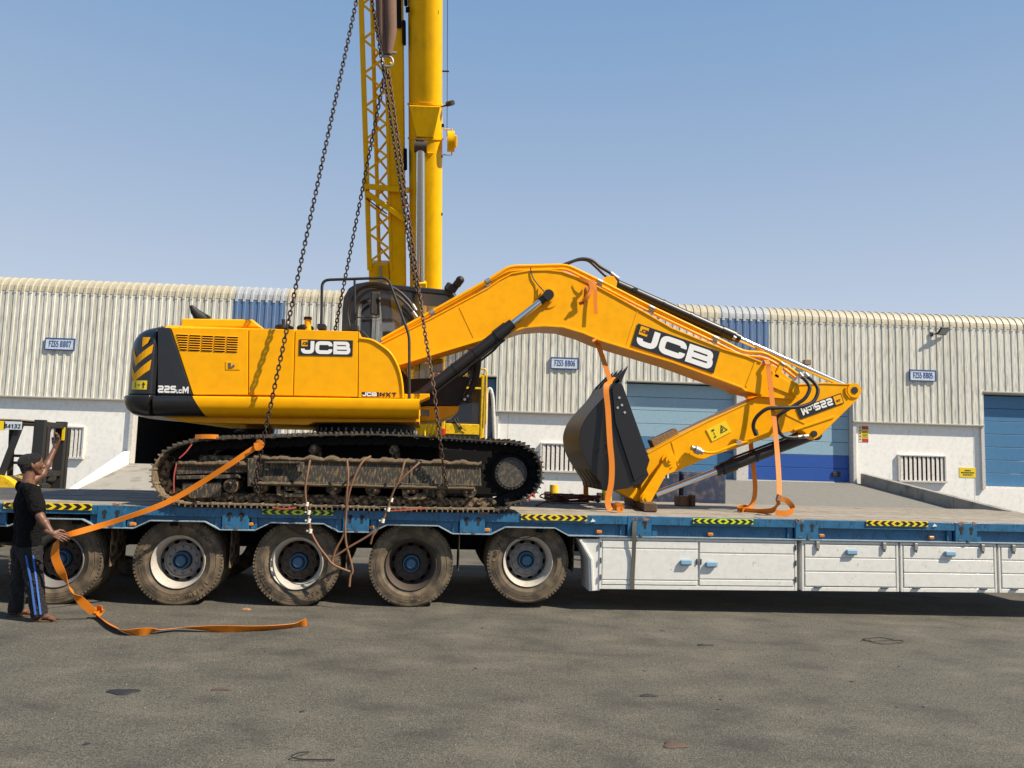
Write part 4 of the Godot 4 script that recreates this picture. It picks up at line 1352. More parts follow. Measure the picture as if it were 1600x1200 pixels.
		for g in [[-1.703, -1.316], [-0.251, 0.074]]:
			var gd := MB.new()
			gd.prism([Vector2(g[0], 1.39), Vector2(g[0] + 0.06, 1.42), Vector2(g[0] + 0.06, 1.34), Vector2(g[1] - 0.06, 1.34), Vector2(g[1] - 0.06, 1.42), Vector2(g[1], 1.4), Vector2(g[1] - 0.03, 1.28), Vector2(g[1] - 0.1, 1.255), Vector2(g[0] + 0.1, 1.255), Vector2(g[0] + 0.02, 1.28)], minf(zf.call(0.16), zf.call(0.2)), maxf(zf.call(0.16), zf.call(0.2)), 0.008)
			part("chain_guide", gd, M.track_mud, fr)
		for c2 in [Vector2(-1.297, 1.82), Vector2(-0.36, 1.84)]:
			var cr := MB.new()
			cr.cyl(Vector3(c2.x, c2.y, zf.call(-0.15)), Vector3(c2.x, c2.y, zf.call(0.14)), 0.058, 18)
			cr.cyl(Vector3(c2.x, c2.y, zf.call(-0.12)), Vector3(c2.x, c2.y, zf.call(0.16)), 0.04, 18)
			cr.box(Vector3(c2.x + 0.02, c2.y - 0.08, zf.call(-0.05)), Vector3(0.1, 0.12, 0.1), 0.01)
			part("carrier_roller", cr, M.track_mud, fr)
		var spc: Vector2 = Vector2(1.051, 1.598)
		var sp := MB.new()
		var teeth := []
		for k in 44:
			var a := TAU * k / 44
			var rr := 0.335 if k % 2 == 0 else 0.29
			teeth.append(spc + Vector2(cos(a), sin(a)) * rr)
		sp.prism(teeth, zc - 0.03, zc + 0.03, 0.006)
		sp.cyl(Vector3(spc.x, spc.y, zf.call(-0.25)), Vector3(spc.x, spc.y, zf.call(0.1)), 0.23, 30)
		part("sprocket", sp, M.underframe, o)
		var fd := MB.new()
		fd.cyl(Vector3(spc.x, spc.y, zf.call(0.08)), Vector3(spc.x, spc.y, zf.call(0.19)), 0.198, 36, 0.192)
		fd.cyl(Vector3(spc.x, spc.y, zf.call(0.19)), Vector3(spc.x, spc.y, zf.call(0.205)), 0.172, 36, 0.165)
		var fdo := part("final_drive_cover", fd, M.drive_grey, o)
		var nb := MB.new()
		nb.cyl(Vector3(0, 0, 0), Vector3(0, 0, 0.014 * s), 0.012, 6)
		var nbm := nb.mesh()
		for k in 26:
			var a := TAU * k / 26
			put("cover_bolt", nbm, M.shoe_dark, fdo, Transform3D(Basis(), Vector3(spc.x + cos(a) * 0.182, spc.y + sin(a) * 0.182, zf.call(0.19))))
		var idl := MB.new()
		var ic: Vector2 = Vector2(-2.718, 1.517)
		idl.xf = Transform3D(Basis(), Vector3(ic.x, ic.y, zc))
		idl.lathe([Vector2(0.0, -0.07), Vector2(0.26, -0.07), Vector2(0.29, -0.09), Vector2(0.31, -0.08), Vector2(0.31, 0.08), Vector2(0.29, 0.09), Vector2(0.26, 0.07), Vector2(0.15, 0.04), Vector2(0.12, 0.1), Vector2(0.0, 0.1)], 32)
		part("idler", idl, M.underframe, o)
		var tp := MB.new()
		tp.span(Vector3(ic.x + 0.1, 1.62, zc - 0.12), Vector3(spc.x - 0.3, 1.72, zc + 0.12), 0.03)
		part("frame_top", tp, M.track_mud, o)
	var cb := MB.new()
	cb.span(Vector3(slew_x - 1.35, 1.5, -2.25), Vector3(slew_x + 0.98, 1.96, -0.5), 0.05)
	cb.span(Vector3(slew_x + 0.9, 1.25, -2.3), Vector3(slew_x + 2.15, 1.9, -1.3), 0.04)  # added dark filler, keeps the bright background out of the track gaps
	cb.span(Vector3(slew_x - 1.5, 1.2, -2.2), Vector3(slew_x + 0.95, 1.52, -1.0), 0.04)  # added dark blocker behind the rollers, so the gaps there stay black
	cb.cyl(Vector3(slew_x, 1.8, -1.37), Vector3(slew_x, 2.04, -1.37), 0.6, 32)
	part("centre_frame", cb, M.underframe, o)
	var tt := MB.new()
	tt.cyl(Vector3(slew_x, 2.03, -1.37), Vector3(slew_x, 2.165, -1.37), 0.66, 48)
	tt.cyl(Vector3(slew_x, 2.0, -1.37), Vector3(slew_x, 2.035, -1.37), 0.7, 48)
	var tto := part("slew_ring", tt, M.matt_black, o)
	var sb := MB.new()
	sb.cyl(Vector3(0, -0.02, 0), Vector3(0, 0.025, 0), 0.016, 6)
	var sbm := sb.mesh()
	for k in 40:
		var a := TAU * k / 40
		put("slew_bolt", sbm, M.zinc, tto, Transform3D(Basis(), Vector3(slew_x + cos(a) * 0.672, 2.085, -1.37 + sin(a) * 0.672)))

# plan of the counterweight's left face: distance from the seam -> (x, z) and outward normal, for an inset
var cw_seam := 0.0
func cw_plan(d: float, inset: float) -> Array:
	var R := 2.95
	var rc := 0.34
	var z0 := 1.27
	var ccx := slew_x - sqrt(pow(R - rc, 2) - pow(z0 - rc, 2))
	var L1 := cw_seam - ccx
	var a0 := atan2(z0 - rc, ccx - slew_x)          # direction of the corner's centre from the slew centre
	var turn := a0 - PI / 2
	if d < L1: return [Vector2(cw_seam - d, z0 - inset * lerpf(0.18, 0.6, d / L1)), Vector2(0, 1)]
	d -= L1
	if d < rc * turn:
		var a := PI / 2 + d / rc
		var nn := Vector2(cos(a), sin(a))
		return [Vector2(ccx, z0 - rc) + nn * (rc - inset * lerpf(0.6, 1.0, d / (rc * turn))), nn]
	d -= rc * turn
	var b := a0 + d / R
	var n2 := Vector2(cos(b), sin(b))
	return [Vector2(slew_x, 0) + n2 * (R - inset), n2]

func cw_ring(inset: float, y: float) -> Array:
	var half := []
	var n := 26
	for i in n + 1:
		var d := 2.35 * float(i) / n
		var p: Array = cw_plan(d, inset)
		if p[0].y < 0.0: break
		half.append(p[0])
	var ring := []
	for i in range(half.size() - 1, -1, -1):       # far half, mirrored, is appended first
		pass
	for i in half.size(): ring.append(Vector3(half[i].x, y, -1.37 - half[i].y))
	for i in range(half.size() - 1, -1, -1): ring.append(Vector3(half[i].x, y, -1.37 + half[i].y))
	return ring

func cw_decal(poly_px: Array, out: float) -> MB:
	# outline given as (distance from seam, height); meshed on the curved face
	var mb := MB.new()
	var idx := Geometry2D.triangulate_polygon(PackedVector2Array(poly_px))
	var w := func(q: Vector2) -> Vector3:
		var p: Array = cw_plan(q.x, 0.03 - out)
		return Vector3(p[0].x, q.y, -1.37 + p[0].y)
	for i in range(0, idx.size(), 3):
		var n := 5
		var a: Vector2 = poly_px[idx[i]]
		var b: Vector2 = poly_px[idx[i + 1]]
		var c: Vector2 = poly_px[idx[i + 2]]
		if (b - a).cross(c - a) > 0:
			var s := b
			b = c; c = s
		for u in n:
			for v in n - u:
				var g := func(i2: int, j2: int) -> Vector3: return w.call(a + (b - a) * float(i2) / n + (c - a) * float(j2) / n)
				mb.tri(g.call(u, v), g.call(u + 1, v), g.call(u, v + 1))
				if u + v < n - 1: mb.tri(g.call(u + 1, v), g.call(u + 1, v + 1), g.call(u, v + 1))
	return mb

func decal_text(parent: Node3D, s: String, p0: Vector3, p1: Vector3, h: float, m: Material, stretch := 1.0, gap := 0.12):
	return put("lettering", wide_text(s, h, stretch, gap).mesh(), m, parent, frame(p0, p1))

func maker_plate(parent: Node3D, bl: Vector3, br: Vector3, h: float, word: String):
	var F := frame(bl, br)
	var w := bl.distance_to(br)
	var p := MB.new()
	p.xf = F
	p.prism([Vector2(0, 0), Vector2(w, 0), Vector2(w, h), Vector2(0, h)], -0.004, 0.003, 0.001)
	var o := part("decal_plate", p, M.decal_black, parent)
	var lh := h * 0.8
	var units := 1.02 + 1.3 + 1.3 + 0.16
	var st := w * 0.92 / (units * lh)
	var t := wide_text(word, lh, st, 0.08)
	put("lettering", t.mesh(), M.decal_white, o, F * Transform3D(Basis(), Vector3(w * 0.035, h * 0.1, 0.005)))
	var e := MB.new()
	e.xf = F
	var q := h * 0.4
	e.prism([Vector2(w * 0.04, h * 0.56), Vector2(w * 0.04 + q * 0.95, h * 0.56), Vector2(w * 0.04 + q * 0.95, h * 0.94), Vector2(w * 0.04, h * 0.94)], 0.003, 0.0072)
	var eo := part("emblem", e, M.machine_yellow, o)
	var em := wide_text(word, q * 0.42, 0.55, 0.05)
	put("emblem_lettering", em.mesh(), M.decal_black, eo, F * Transform3D(Basis(), Vector3(w * 0.04 + q * 0.1, h * 0.66, 0.0085)))

func upper_body(o: Node3D):
	cw_seam = -3.134
	# counterweight: upper casting and lower bumper
	var yS: float = 2.394
	var yT: float = 3.218
	var cw := MB.new()
	var rings := []
	for q in [[0.045, 0.0], [0.03, 0.012], [0.03, 0.35], [0.034, 0.58], [0.055, 0.69], [0.1, 0.78], [0.17, 0.835], [0.27, 0.868], [0.42, 0.88]]:
		rings.append(cw_ring(q[0], lerpf(yS + 0.006, yT, q[1] / 0.88)))
	cw.loft(rings)
	var cwo := part("counterweight", cw, M.machine_black, o)
	var bm := MB.new()
	rings = []
	var yB: float = 2.153
	for q in [[0.3, 0.0], [0.2, 0.006], [0.1, 0.1], [0.035, 0.32], [0.004, 0.6], [-0.01, 0.92], [0.0, 0.97], [0.03, 1.0]]:
		rings.append(cw_ring(q[0], lerpf(yB, yS, q[1])))
	bm.loft(rings)
	part("rear_bumper", bm, M.machine_black, o)
	var cv := func(a: Array) -> Array:      # photo-measured corners, as distance from the seam and height
		var r := []
		for i in range(0, a.size(), 2): r.append(Vector2(a[i], a[i + 1]))
		return r
	for pl in [[0.1, 3.07, 0.2, 3.07, 0.2, 2.95, 0.13, 3.0], [0.06, 2.99, 0.28, 2.83, 0.36, 2.95, 0.33, 2.82, 0.28, 2.73, 0.07, 2.89], [0.07, 2.81, 0.29, 2.64, 0.37, 2.76, 0.35, 2.63, 0.29, 2.54, 0.08, 2.69]]:
		part("hazard_chevron", cw_decal(cv.call(pl), 0.004), M.machine_yellow, cwo)
	var yl := part("warning_label", cw_decal(cv.call([0.1, 2.455, 0.33, 2.455, 0.33, 2.56, 0.1, 2.56]), 0.004), M.tape_yellow, cwo)
	part("label_print", cw_decal(cv.call([0.135, 2.47, 0.15, 2.47, 0.15, 2.51, 0.165, 2.51, 0.143, 2.545, 0.12, 2.51, 0.135, 2.51]), 0.007), M.decal_black, yl)
	part("label_print", cw_decal(cv.call([0.19, 2.5, 0.23, 2.5, 0.23, 2.512, 0.19, 2.512]), 0.007), M.decal_black, yl)
	part("label_print", cw_decal(cv.call([0.255, 2.475, 0.265, 2.475, 0.265, 2.54, 0.255, 2.54]), 0.007), M.decal_black, yl)
	# core of the house
	var x1: float = -0.858
	var core := MB.new()
	core.box(Vector3((cw_seam + x1) * 0.5, (yS + yT) * 0.5 + 0.015, -1.3675), Vector3(x1 - cw_seam - 0.004, yT - yS + 0.02, 2.485), 0.06, Basis(Vector3(0, 0, 1), 0.011))
	part("engine_house", core, M.machine_yellow, o)
	var bd := MB.new()
	bd.prism([Vector2(-3.155, 3.185), Vector2(-3.019, 3.191), Vector2(-2.719, 2.415), Vector2(-3.105, 2.401)], -0.15, -0.1, 0.006)
	var bdo := part("black_side_panel", bd, M.machine_black, o)
	decal_text(bdo, "225", Vector3(-3.101, 2.423, -0.096), Vector3(-2.897, 2.427, -0.096), 0.083, M.decal_white, 0.72, 0.1)
	decal_text(bdo, "LC", Vector3(-2.894, 2.425, -0.096), Vector3(-2.826, 2.427, -0.096), 0.044, M.decal_white, 0.66, 0.12)
	decal_text(bdo, "M", Vector3(-2.826, 2.426, -0.096), Vector3(-2.762, 2.428, -0.096), 0.077, M.decal_white, 0.74)
	var yd := MB.new()
	yd.prism([Vector2(-3.008, 3.192), Vector2(-2.131, 3.222), Vector2(-2.09, 2.436), Vector2(-2.708, 2.415)], -0.15, -0.1, 0.006)
	var ydo := part("engine_door", yd, M.machine_yellow, o)
	var gv: Array = [Vector2(-2.948, 3.103), Vector2(-2.225, 3.122), Vector2(-2.221, 2.931)]
	var gx := [-2.944, -2.796, -2.652, -2.51, -2.368, -2.226]
	for c in 5:
		for r in 7:
			var y: float = 3.107 - 0.0285 * r
			var xl: float = gx[c] + 0.008
			if c == 0: xl += 0.0085 * r
			var sl := MB.new()
			sl.span(Vector3(xl, y - 0.0085, -0.104), Vector3(gx[c + 1] - 0.012, y + 0.0085, -0.0975), 0.003)
			part("grille_slot", sl, M.hole_shade, ydo)  # uncut slot: black strip on the door paints its shade
			var lip := MB.new()
			lip.box(Vector3((xl + gx[c + 1] - 0.012) * 0.5, y + 0.011, -0.094), Vector3(gx[c + 1] - 0.012 - xl, 0.005, 0.014), 0.002, Basis(Vector3.RIGHT, 0.5))
			part("grille_louvre", lip, M.machine_yellow, ydo)
	var lat := MB.new()
	lat.prism([Vector2(-2.364, 2.818), Vector2(-2.2, 2.825), Vector2(-2.194, 2.726), Vector2(-2.358, 2.72)], -0.101, -0.094, 0.003)
	var lo := part("door_latch", lat, M.machine_yellow, ydo)
	var lq := MB.new()
	lq.prism([Vector2(-2.331, 2.804), Vector2(-2.302, 2.805), Vector2(-2.297, 2.737), Vector2(-2.326, 2.736)], -0.095, -0.09)
	lq.cyl(Vector3(-2.269, 2.772, -0.094), Vector3(-2.266, 2.771, -0.082), 0.014, 10)
	part("latch_key", lq, M.rusty_blue, lo)
	for pn in [[[Vector2(-2.121, 3.222), Vector2(-1.595, 3.236), Vector2(-1.573, 2.447), Vector2(-2.079, 2.437)], "side_panel"], [[Vector2(-1.585, 3.236), Vector2(-0.847, 3.248), Vector2(-0.819, 2.459), Vector2(-1.563, 2.447)], "tank_panel"]]:
		var m := MB.new()
		m.prism(pn[0], -0.15, -0.1, 0.006)
		var po := part(pn[1], m, M.machine_yellow, o)
		if pn[1] == "tank_panel": maker_plate(po, Vector3(-1.526, 2.93, -0.095), Vector3(-0.897, 2.945, -0.095), 0.192, "JCB")
	# front fender with a rolled edge
	var fe: Array = [Vector2(-0.84, 3.256), Vector2(-0.816, 3.163), Vector2(-0.687, 3.15), Vector2(-0.569, 3.089), Vector2(-0.467, 3.015), Vector2(-0.394, 2.917), Vector2(-0.335, 2.787), Vector2(-0.298, 2.634), Vector2(-0.279, 2.464), Vector2(-0.808, 2.452)]
	var fm := MB.new()
	fm.prism(fe, -0.8, -0.102, 0.006)
	var fo := part("front_fender", fm, M.machine_yellow, o)
	var ed := MB.new()
	var ep := []
	for i in range(1, 9): ep.append(Vector3(fe[i].x, fe[i].y, -0.1))
	ed.tube(curve(ep, 4), 0.017, 8)
	part("fender_edge", ed, M.machine_yellow, fo)
	var jn := wide_text("JCB", 0.048, 0.95, 0.08)
	var pb := MB.new()
	pb.prism([Vector2(-0.769, 2.52), Vector2(-0.567, 2.524), Vector2(-0.565, 2.469), Vector2(-0.767, 2.464)], -0.103, -0.0995)
	var pbo := part("name_plate", pb, M.decal_black, fo)
	put("lettering", jn.mesh(), M.decal_white, pbo, frame(Vector3(-0.761, 2.469, -0.097), Vector3(-0.565, 2.474, -0.097)))
	decal_text(fo, "NXT", Vector3(-0.553, 2.472, -0.097), Vector3(-0.345, 2.477, -0.097), 0.05, M.decal_black, 1.1, 0.22)
	# hood, exhaust and fillers
	var hd := MB.new()
	hd.prism([Vector2(-3.002, 3.249), Vector2(-2.998, 3.36), Vector2(-2.162, 3.389), Vector2(-2.056, 3.294)], -2.35, -0.42, 0.02)
	part("engine_hood", hd, M.machine_yellow, o)
	var hn := MB.new()
	for k in 17: hn.box(Vector3(-2.929 + k * 0.043, yT - 0.02, -0.15), Vector3(0.026, 0.012, 0.02), 0.003, Basis(Vector3(0, 0, 1), 0.5))
	part("hood_slots", hn, M.hole_shade, o)  # row of holes drawn as black boxes, their shade in the colour
	var ex := MB.new()
	ex.tube([Vector3(-2.869, 3.43, -1), Vector3(-2.969, 3.5, -1), Vector3(-3.029, 3.565, -1), Vector3(-3.069, 3.626, -1)], [0.085, 0.07, 0.05, 0.02], 14)
	part("exhaust_pipe", ex, M.matt_black, o)
	var fc := MB.new()
	fc.cyl(Vector3(-1.499, 3.264, -0.5), Vector3(-1.507, 3.426, -0.5), 0.042, 16)
	var fco := part("filler_neck", fc, M.machine_yellow, o)
	var fcap := MB.new()
	fcap.cyl(Vector3(-1.507, 3.426, -0.5), Vector3(-1.509, 3.462, -0.5), 0.05, 16)
	part("filler_cap", fcap, M.matt_black, fco)
	var bits := MB.new()
	bits.ball(Vector3(-1.541, 3.327, -0.55), Vector3(0.11, 0.05, 0.1), 12)
	bits.ball(Vector3(-1.799, 3.323, -0.55), Vector3(0.12, 0.04, 0.12), 12)
	bits.cyl(Vector3(-1.816, 3.33, -0.6), Vector3(-1.821, 3.436, -0.6), 0.022, 10)
	bits.cyl(Vector3(-1.299, 3.287, -0.28), Vector3(-1.302, 3.334, -0.28), 0.045, 12)
	bits.span(Vector3(-1.349, 3.271, -0.2), Vector3(-1.248, 3.339, -0.34), 0.01)
	bits.span(Vector3(-0.952, 3.274, -0.2), Vector3(-0.865, 3.355, -0.4), 0.01)
	part("roof_fittings", bits, M.matt_black, o)
	# skirts along both sides
	for s in [1, -1]:
		var prof := [Vector2(1.23, yS - 0.005)]
		prof.append_array(curve([Vector2(1.3, yS - 0.008), Vector2(1.322, yS - 0.02), Vector2(1.328, yS - 0.07), Vector2(1.315, yS - 0.14), Vector2(1.27, yS - 0.205), Vector2(1.2, yS - 0.238), Vector2(1.1, yS - 0.245)], 4))
		prof.append(Vector2(1.0, yS - 0.005))
		var lift: float = (2.463 - yS) / (-0.199 - -3.076)
		for sg in [[cw_seam, 0.0, -2.707, 0.62, "machine_black"], [-2.707 + 0.002, 0.62, -0.08, 0.0, "machine_yellow"]]:
			var ends := []
			for e in 2:
				var ring := []
				for p in prof:
					var x: float = sg[e * 2] + (yS - p.y) * sg[e * 2 + 1]
					ring.append(Vector3(x, p.y + lift * (x - cw_seam), -1.37 + s * p.x))
				if s > 0: ring.reverse()
				ends.append(ring)
			var sk := MB.new()
			for k in prof.size():
				var l := (k + 1) % prof.size()
				var nk := []
				for q in [k, l]:
					var qa: Vector3 = ends[0][(q - 1 + prof.size()) % prof.size()]
					var qb: Vector3 = ends[0][(q + 1) % prof.size()]
					nk.append((qb - qa).cross(ends[1][q] - ends[0][q]).normalized())
				sk.quadn(ends[0][k], ends[0][l], ends[1][l], ends[1][k], nk[0], nk[1], nk[1], nk[0])
			for k in range(1, prof.size() - 1):
				sk.tri(ends[0][0], ends[0][k + 1], ends[0][k])
				sk.tri(ends[1][0], ends[1][k], ends[1][k + 1])
			part("side_skirt", sk, M[sg[4]], o)
	var uf := MB.new()
	uf.prism([Vector2(-3.088, 2.146), Vector2(-2.829, 2.094), Vector2(-1.416, 2.106), Vector2(-1.327, 2.144), Vector2(-0.074, 2.186), Vector2(-0.073, 2.344), Vector2(-3.094, 2.237)], -2.45, -0.3, 0.01)
	part("main_frame", uf, M.machine_yellow, o)
	var pf := MB.new()
	pf.prism([Vector2(-0.229, 2.463), Vector2(0.469, 2.497), Vector2(0.467, 2.433), Vector2(0.379, 2.348), Vector2(0.219, 2.275), Vector2(-0.22, 2.246)], -2.66, -1.7, 0.012)
	pf.prism([Vector2(-0.316, 2.52), Vector2(-0.083, 2.512), Vector2(-0.065, 2.277), Vector2(-0.304, 2.244)], -1.7, -0.5, 0.012)
	part("cab_platform", pf, M.machine_yellow, o)
	var stp := MB.new()
	stp.prism([Vector2(-0.27, 2.516), Vector2(0.036, 2.531), Vector2(0.042, 2.489), Vector2(-0.068, 2.438), Vector2(-0.097, 2.387), Vector2(-0.257, 2.373)], -0.5, -0.12, 0.01)
	part("boarding_step", stp, M.machine_yellow, o)
	var lb := MB.new()
	lb.prism([Vector2(-0.073, 2.371), Vector2(0.047, 2.38), Vector2(0.051, 2.296), Vector2(-0.069, 2.288)], -0.89, -0.86)
	part("data_plate", lb, M.matt_black, o)
	# hand rail over the tank
	var hr := MB.new()
	hr.tube(rp([Vector3(-1.304, 3.305, -0.25), Vector3(-1.324, 3.887, -0.25), Vector3(-0.53, 3.959, -0.25), Vector3(-0.237, 3.244, -0.2), Vector3(-0.2, 2.43, -0.12)], 0.09, 5), 0.0175, 10)
	hr.tube([Vector3(-0.902, 3.324, -0.25), Vector3(-0.933, 3.913, -0.25)], 0.0145, 10)
	for q in [Vector3(-0.204, 2.476, -0.12), Vector3(-0.202, 2.437, -0.12)]: hr.cyl(q, q + Vector3(0, 0, 0.025), 0.012, 8)
	part("hand_rail", hr, M.matt_black, o)
	var mr := MB.new()
	mr.tube(rp([Vector3(-0.896, 3.444, -0.25), Vector3(-0.617, 3.466, -0.3), Vector3(-0.626, 3.675, -0.3)], 0.03, 4), 0.008, 8)
	mr.ball(Vector3(-0.63, 3.691, -0.3), Vector3(0.035, 0.04, 0.035), 10)
	for q in [Vector3(-0.882, 3.498, -0.24), Vector3(-0.88, 3.451, -0.24)]: mr.cyl(q, q + Vector3(0, 0, 0.02), 0.012, 8)
	var mro := part("mirror_arm", mr, M.matt_black, o)
	var mi := MB.new()
	mi.xf = Transform3D(Basis(Vector3.UP, 1.05) , Vector3(-0.679, 3.632, -0.3))
	mi.box(Vector3.ZERO, Vector3(0.17, 0.29, 0.05), 0.024)
	part("mirror", mi, M.matt_black, mro)

func cab(o: Node3D):
	var zn := -1.72
	var zfz := -2.68
	var k := MB.new()
	k.prism([Vector2(-1.226, 3.497), Vector2(-1.232, 3.817), Vector2(-1.218, 3.983), Vector2(-1.153, 4.116), Vector2(-1.058, 4.186), Vector2(-0.889, 4.227), Vector2(-0.536, 4.2), Vector2(0.205, 4.17), Vector2(0.326, 4.129), Vector2(0.356, 4.056), Vector2(0.208, 4.086), Vector2(-0.532, 4.121), Vector2(-0.885, 4.144), Vector2(-1.018, 4.105), Vector2(-1.086, 4.018), Vector2(-1.094, 3.824), Vector2(-1.079, 3.503)], zfz, zn, 0.02)
	var c := part("cab_shell", k, M.machine_black, o)
	var lw := MB.new()
	lw.prism([Vector2(-1.026, 3.515), Vector2(-0.995, 2.843), Vector2(-0.229, 2.473), Vector2(0.466, 2.498), Vector2(0.617, 2.889), Vector2(0.551, 2.923), Vector2(-0.245, 2.854), Vector2(-0.526, 3.135), Vector2(-0.937, 3.519)], zfz, zn, 0.012)
	part("cab_base", lw, M.matt_black, c)
	var pi := MB.new()
	for z in [zn - 0.035, zfz + 0.035]:
		pi.bar(Vector3(0.308, 4.1, -1.72) * Vector3(1, 1, 0) + Vector3(0, 0, z), Vector3(0.703, 3.327, -1.72) * Vector3(1, 1, 0) + Vector3(0, 0, z), 0.06, 0.06, Vector3.UP, 0.012)
		pi.bar(Vector3(0.703, 3.345, -1.72) * Vector3(1, 1, 0) + Vector3(0, 0, z), Vector3(0.626, 2.889, -1.72) * Vector3(1, 1, 0) + Vector3(0, 0, z), 0.06, 0.06, Vector3.RIGHT, 0.012)
	pi.bar(Vector3(-1.053, 3.505, -1.72), Vector3(-1.079, 4.074, -1.72), 0.05, 0.09, Vector3.RIGHT, 0.012)
	pi.bar(Vector3(0.303, 3.479, -2.6), Vector3(0.174, 4.277, -2.6), 0.05, 0.08, Vector3.RIGHT, 0.012)
	part("cab_pillar", pi, M.machine_black, c)
	var pane: Array = [Vector2(-1.053, 3.514), Vector2(-1.076, 4.009), Vector2(-1, 4.106), Vector2(-0.876, 4.14), Vector2(-0.532, 4.121), Vector2(0.208, 4.086), Vector2(0.319, 4.063), Vector2(0.685, 3.326), Vector2(0.607, 2.907), Vector2(-0.245, 2.864), Vector2(-0.527, 3.144), Vector2(-0.937, 3.519)]
	for z in [zn - 0.03, zfz + 0.02]:
		var g := MB.new()
		g.prism(pane, z - 0.004, z)
		part("cab_window", g, M.cab_glass, c)
	var fgl := MB.new()
	fgl.bar(Vector3(0.342, 4.163, -2.2), Vector3(0.715, 3.393, -2.2), 0.86, 0.006, Vector3.UP)
	part("windscreen", fgl, M.cab_glass, c)
	# inside
	var st := MB.new()
	st.box(Vector3(-0.624, 3.774, -2.25), Vector3(0.14, 0.75, 0.5), 0.05, Basis(Vector3(0, 0, 1), 0.12))
	st.box(Vector3(-0.348, 3.285, -2.25), Vector3(0.5, 0.13, 0.5), 0.05)
	st.box(Vector3(-0.685, 4.1, -2.25), Vector3(0.1, 0.2, 0.28), 0.04)
	part("operator_seat", st, M.seat_cloth, c)
	var bl := MB.new()
	bl.span(Vector3(-1.034, 4.113, -2.6), Vector3(-0.869, 3.429, -2.62), 0.005)
	bl.span(Vector3(-0.429, 4.084, -2.6), Vector3(-0.241, 3.557, -2.62), 0.005)
	bl.span(Vector3(-0.126, 3.166, -2.3), Vector3(0.05, 2.863, -2.5), 0.02)
	part("cab_trim", bl, M.sun_blind, c)
	var yb := MB.new()
	yb.box(Vector3(0.139, 3.094, -2), Vector3(0.17, 0.2, 0.12), 0.02)
	part("lunch_box", yb, M.tape_yellow, c, "yellow box on the cab floor") 
	var pp := MB.new()
	pp.prism([Vector2(-0.684, 3.645), Vector2(-0.486, 3.655), Vector2(-0.481, 3.535), Vector2(-0.688, 3.516)], -1.765, -1.762)
	part("window_paper", pp, M.lamp_glass, c)
	# work lamps
	var wl := MB.new()
	wl.box(Vector3(0.274, 4.166, -1.6), Vector3(0.14, 0.12, 0.12), 0.02, Basis(Vector3(0, 0, 1), -0.5))
	wl.box(Vector3(0.346, 4.189, -1.6), Vector3(0.1, 0.17, 0.1), 0.02, Basis(Vector3(0, 0, 1), -0.55))
	wl.tube([Vector3(0.22, 4.145, -1.6), Vector3(0.228, 4.201, -1.6), Vector3(0.263, 4.221, -1.6)], 0.012, 8)
	wl.cyl(Vector3(0.371, 4.198, -1.55), Vector3(0.412, 4.272, -1.5), 0.05, 14, 0.06)
	wl.ball(Vector3(0.412, 4.267, -1.5), Vector3(0.06, 0.06, 0.06), 12)
	part("work_lamp", wl, M.matt_black, c)
	var gr := MB.new()
	gr.tube(curve([Vector3(0.703, 3.356, -1.6), Vector3(0.712, 3.082, -1.6), Vector3(0.674, 2.852, -1.6), Vector3(0.557, 2.575, -1.6)], 5), 0.045, 10)
	gr.box(Vector3(0.548, 2.575, -1.6), Vector3(0.12, 0.06, 0.07), 0.012, Basis(Vector3(0, 0, 1), -0.5))
	part("front_guard", gr, M.matt_black, c)
	var gb := MB.new()
	for q in [Vector3(0.579, 2.627, -1.55), Vector3(0.536, 2.58, -1.55)]: gb.cyl(q, q + Vector3(0, 0, 0.03), 0.02, 8)
	part("guard_bolt", gb, M.zinc, c)
	var hs := MB.new()
	hs.tube(curve([Vector3(-1.07, 3.48, -1.35), Vector3(-1.116, 3.726, -1.35), Vector3(-1.046, 3.968, -1.3), Vector3(-0.841, 4.088, -1.25), Vector3(-0.648, 4.083, -1.2), Vector3(-0.473, 4.022, -1.2), Vector3(-0.312, 3.897, -1.2), Vector3(-0.176, 3.727, -1.2)], 6), 0.021, 10)
	hs.tube(curve([Vector3(-1.009, 3.829, -1.35), Vector3(-0.89, 3.968, -1.3), Vector3(-0.682, 4.012, -1.25), Vector3(-0.47, 3.942, -1.2), Vector3(-0.309, 3.818, -1.2), Vector3(-0.164, 3.648, -1.2)], 6), 0.021, 10)
	hs.tube(curve([Vector3(-1.089, 3.603, -1.4), Vector3(-1.071, 3.862, -1.35), Vector3(-0.928, 4.028, -1.3), Vector3(-0.719, 4.064, -1.25), Vector3(-0.48, 3.986, -1.2)], 6), 0.016, 8)
	part("hydraulic_hose", hs, M.rubber_hose, o)
	var fz := MB.new()
	fz.cyl(Vector3(-0.236, 3.822, -1.2), Vector3(-0.185, 3.745, -1.2), 0.026, 10)
	fz.cyl(Vector3(-0.227, 3.725, -1.2), Vector3(-0.172, 3.648, -1.2), 0.026, 10)
	part("hose_fitting", fz, M.zinc, o)

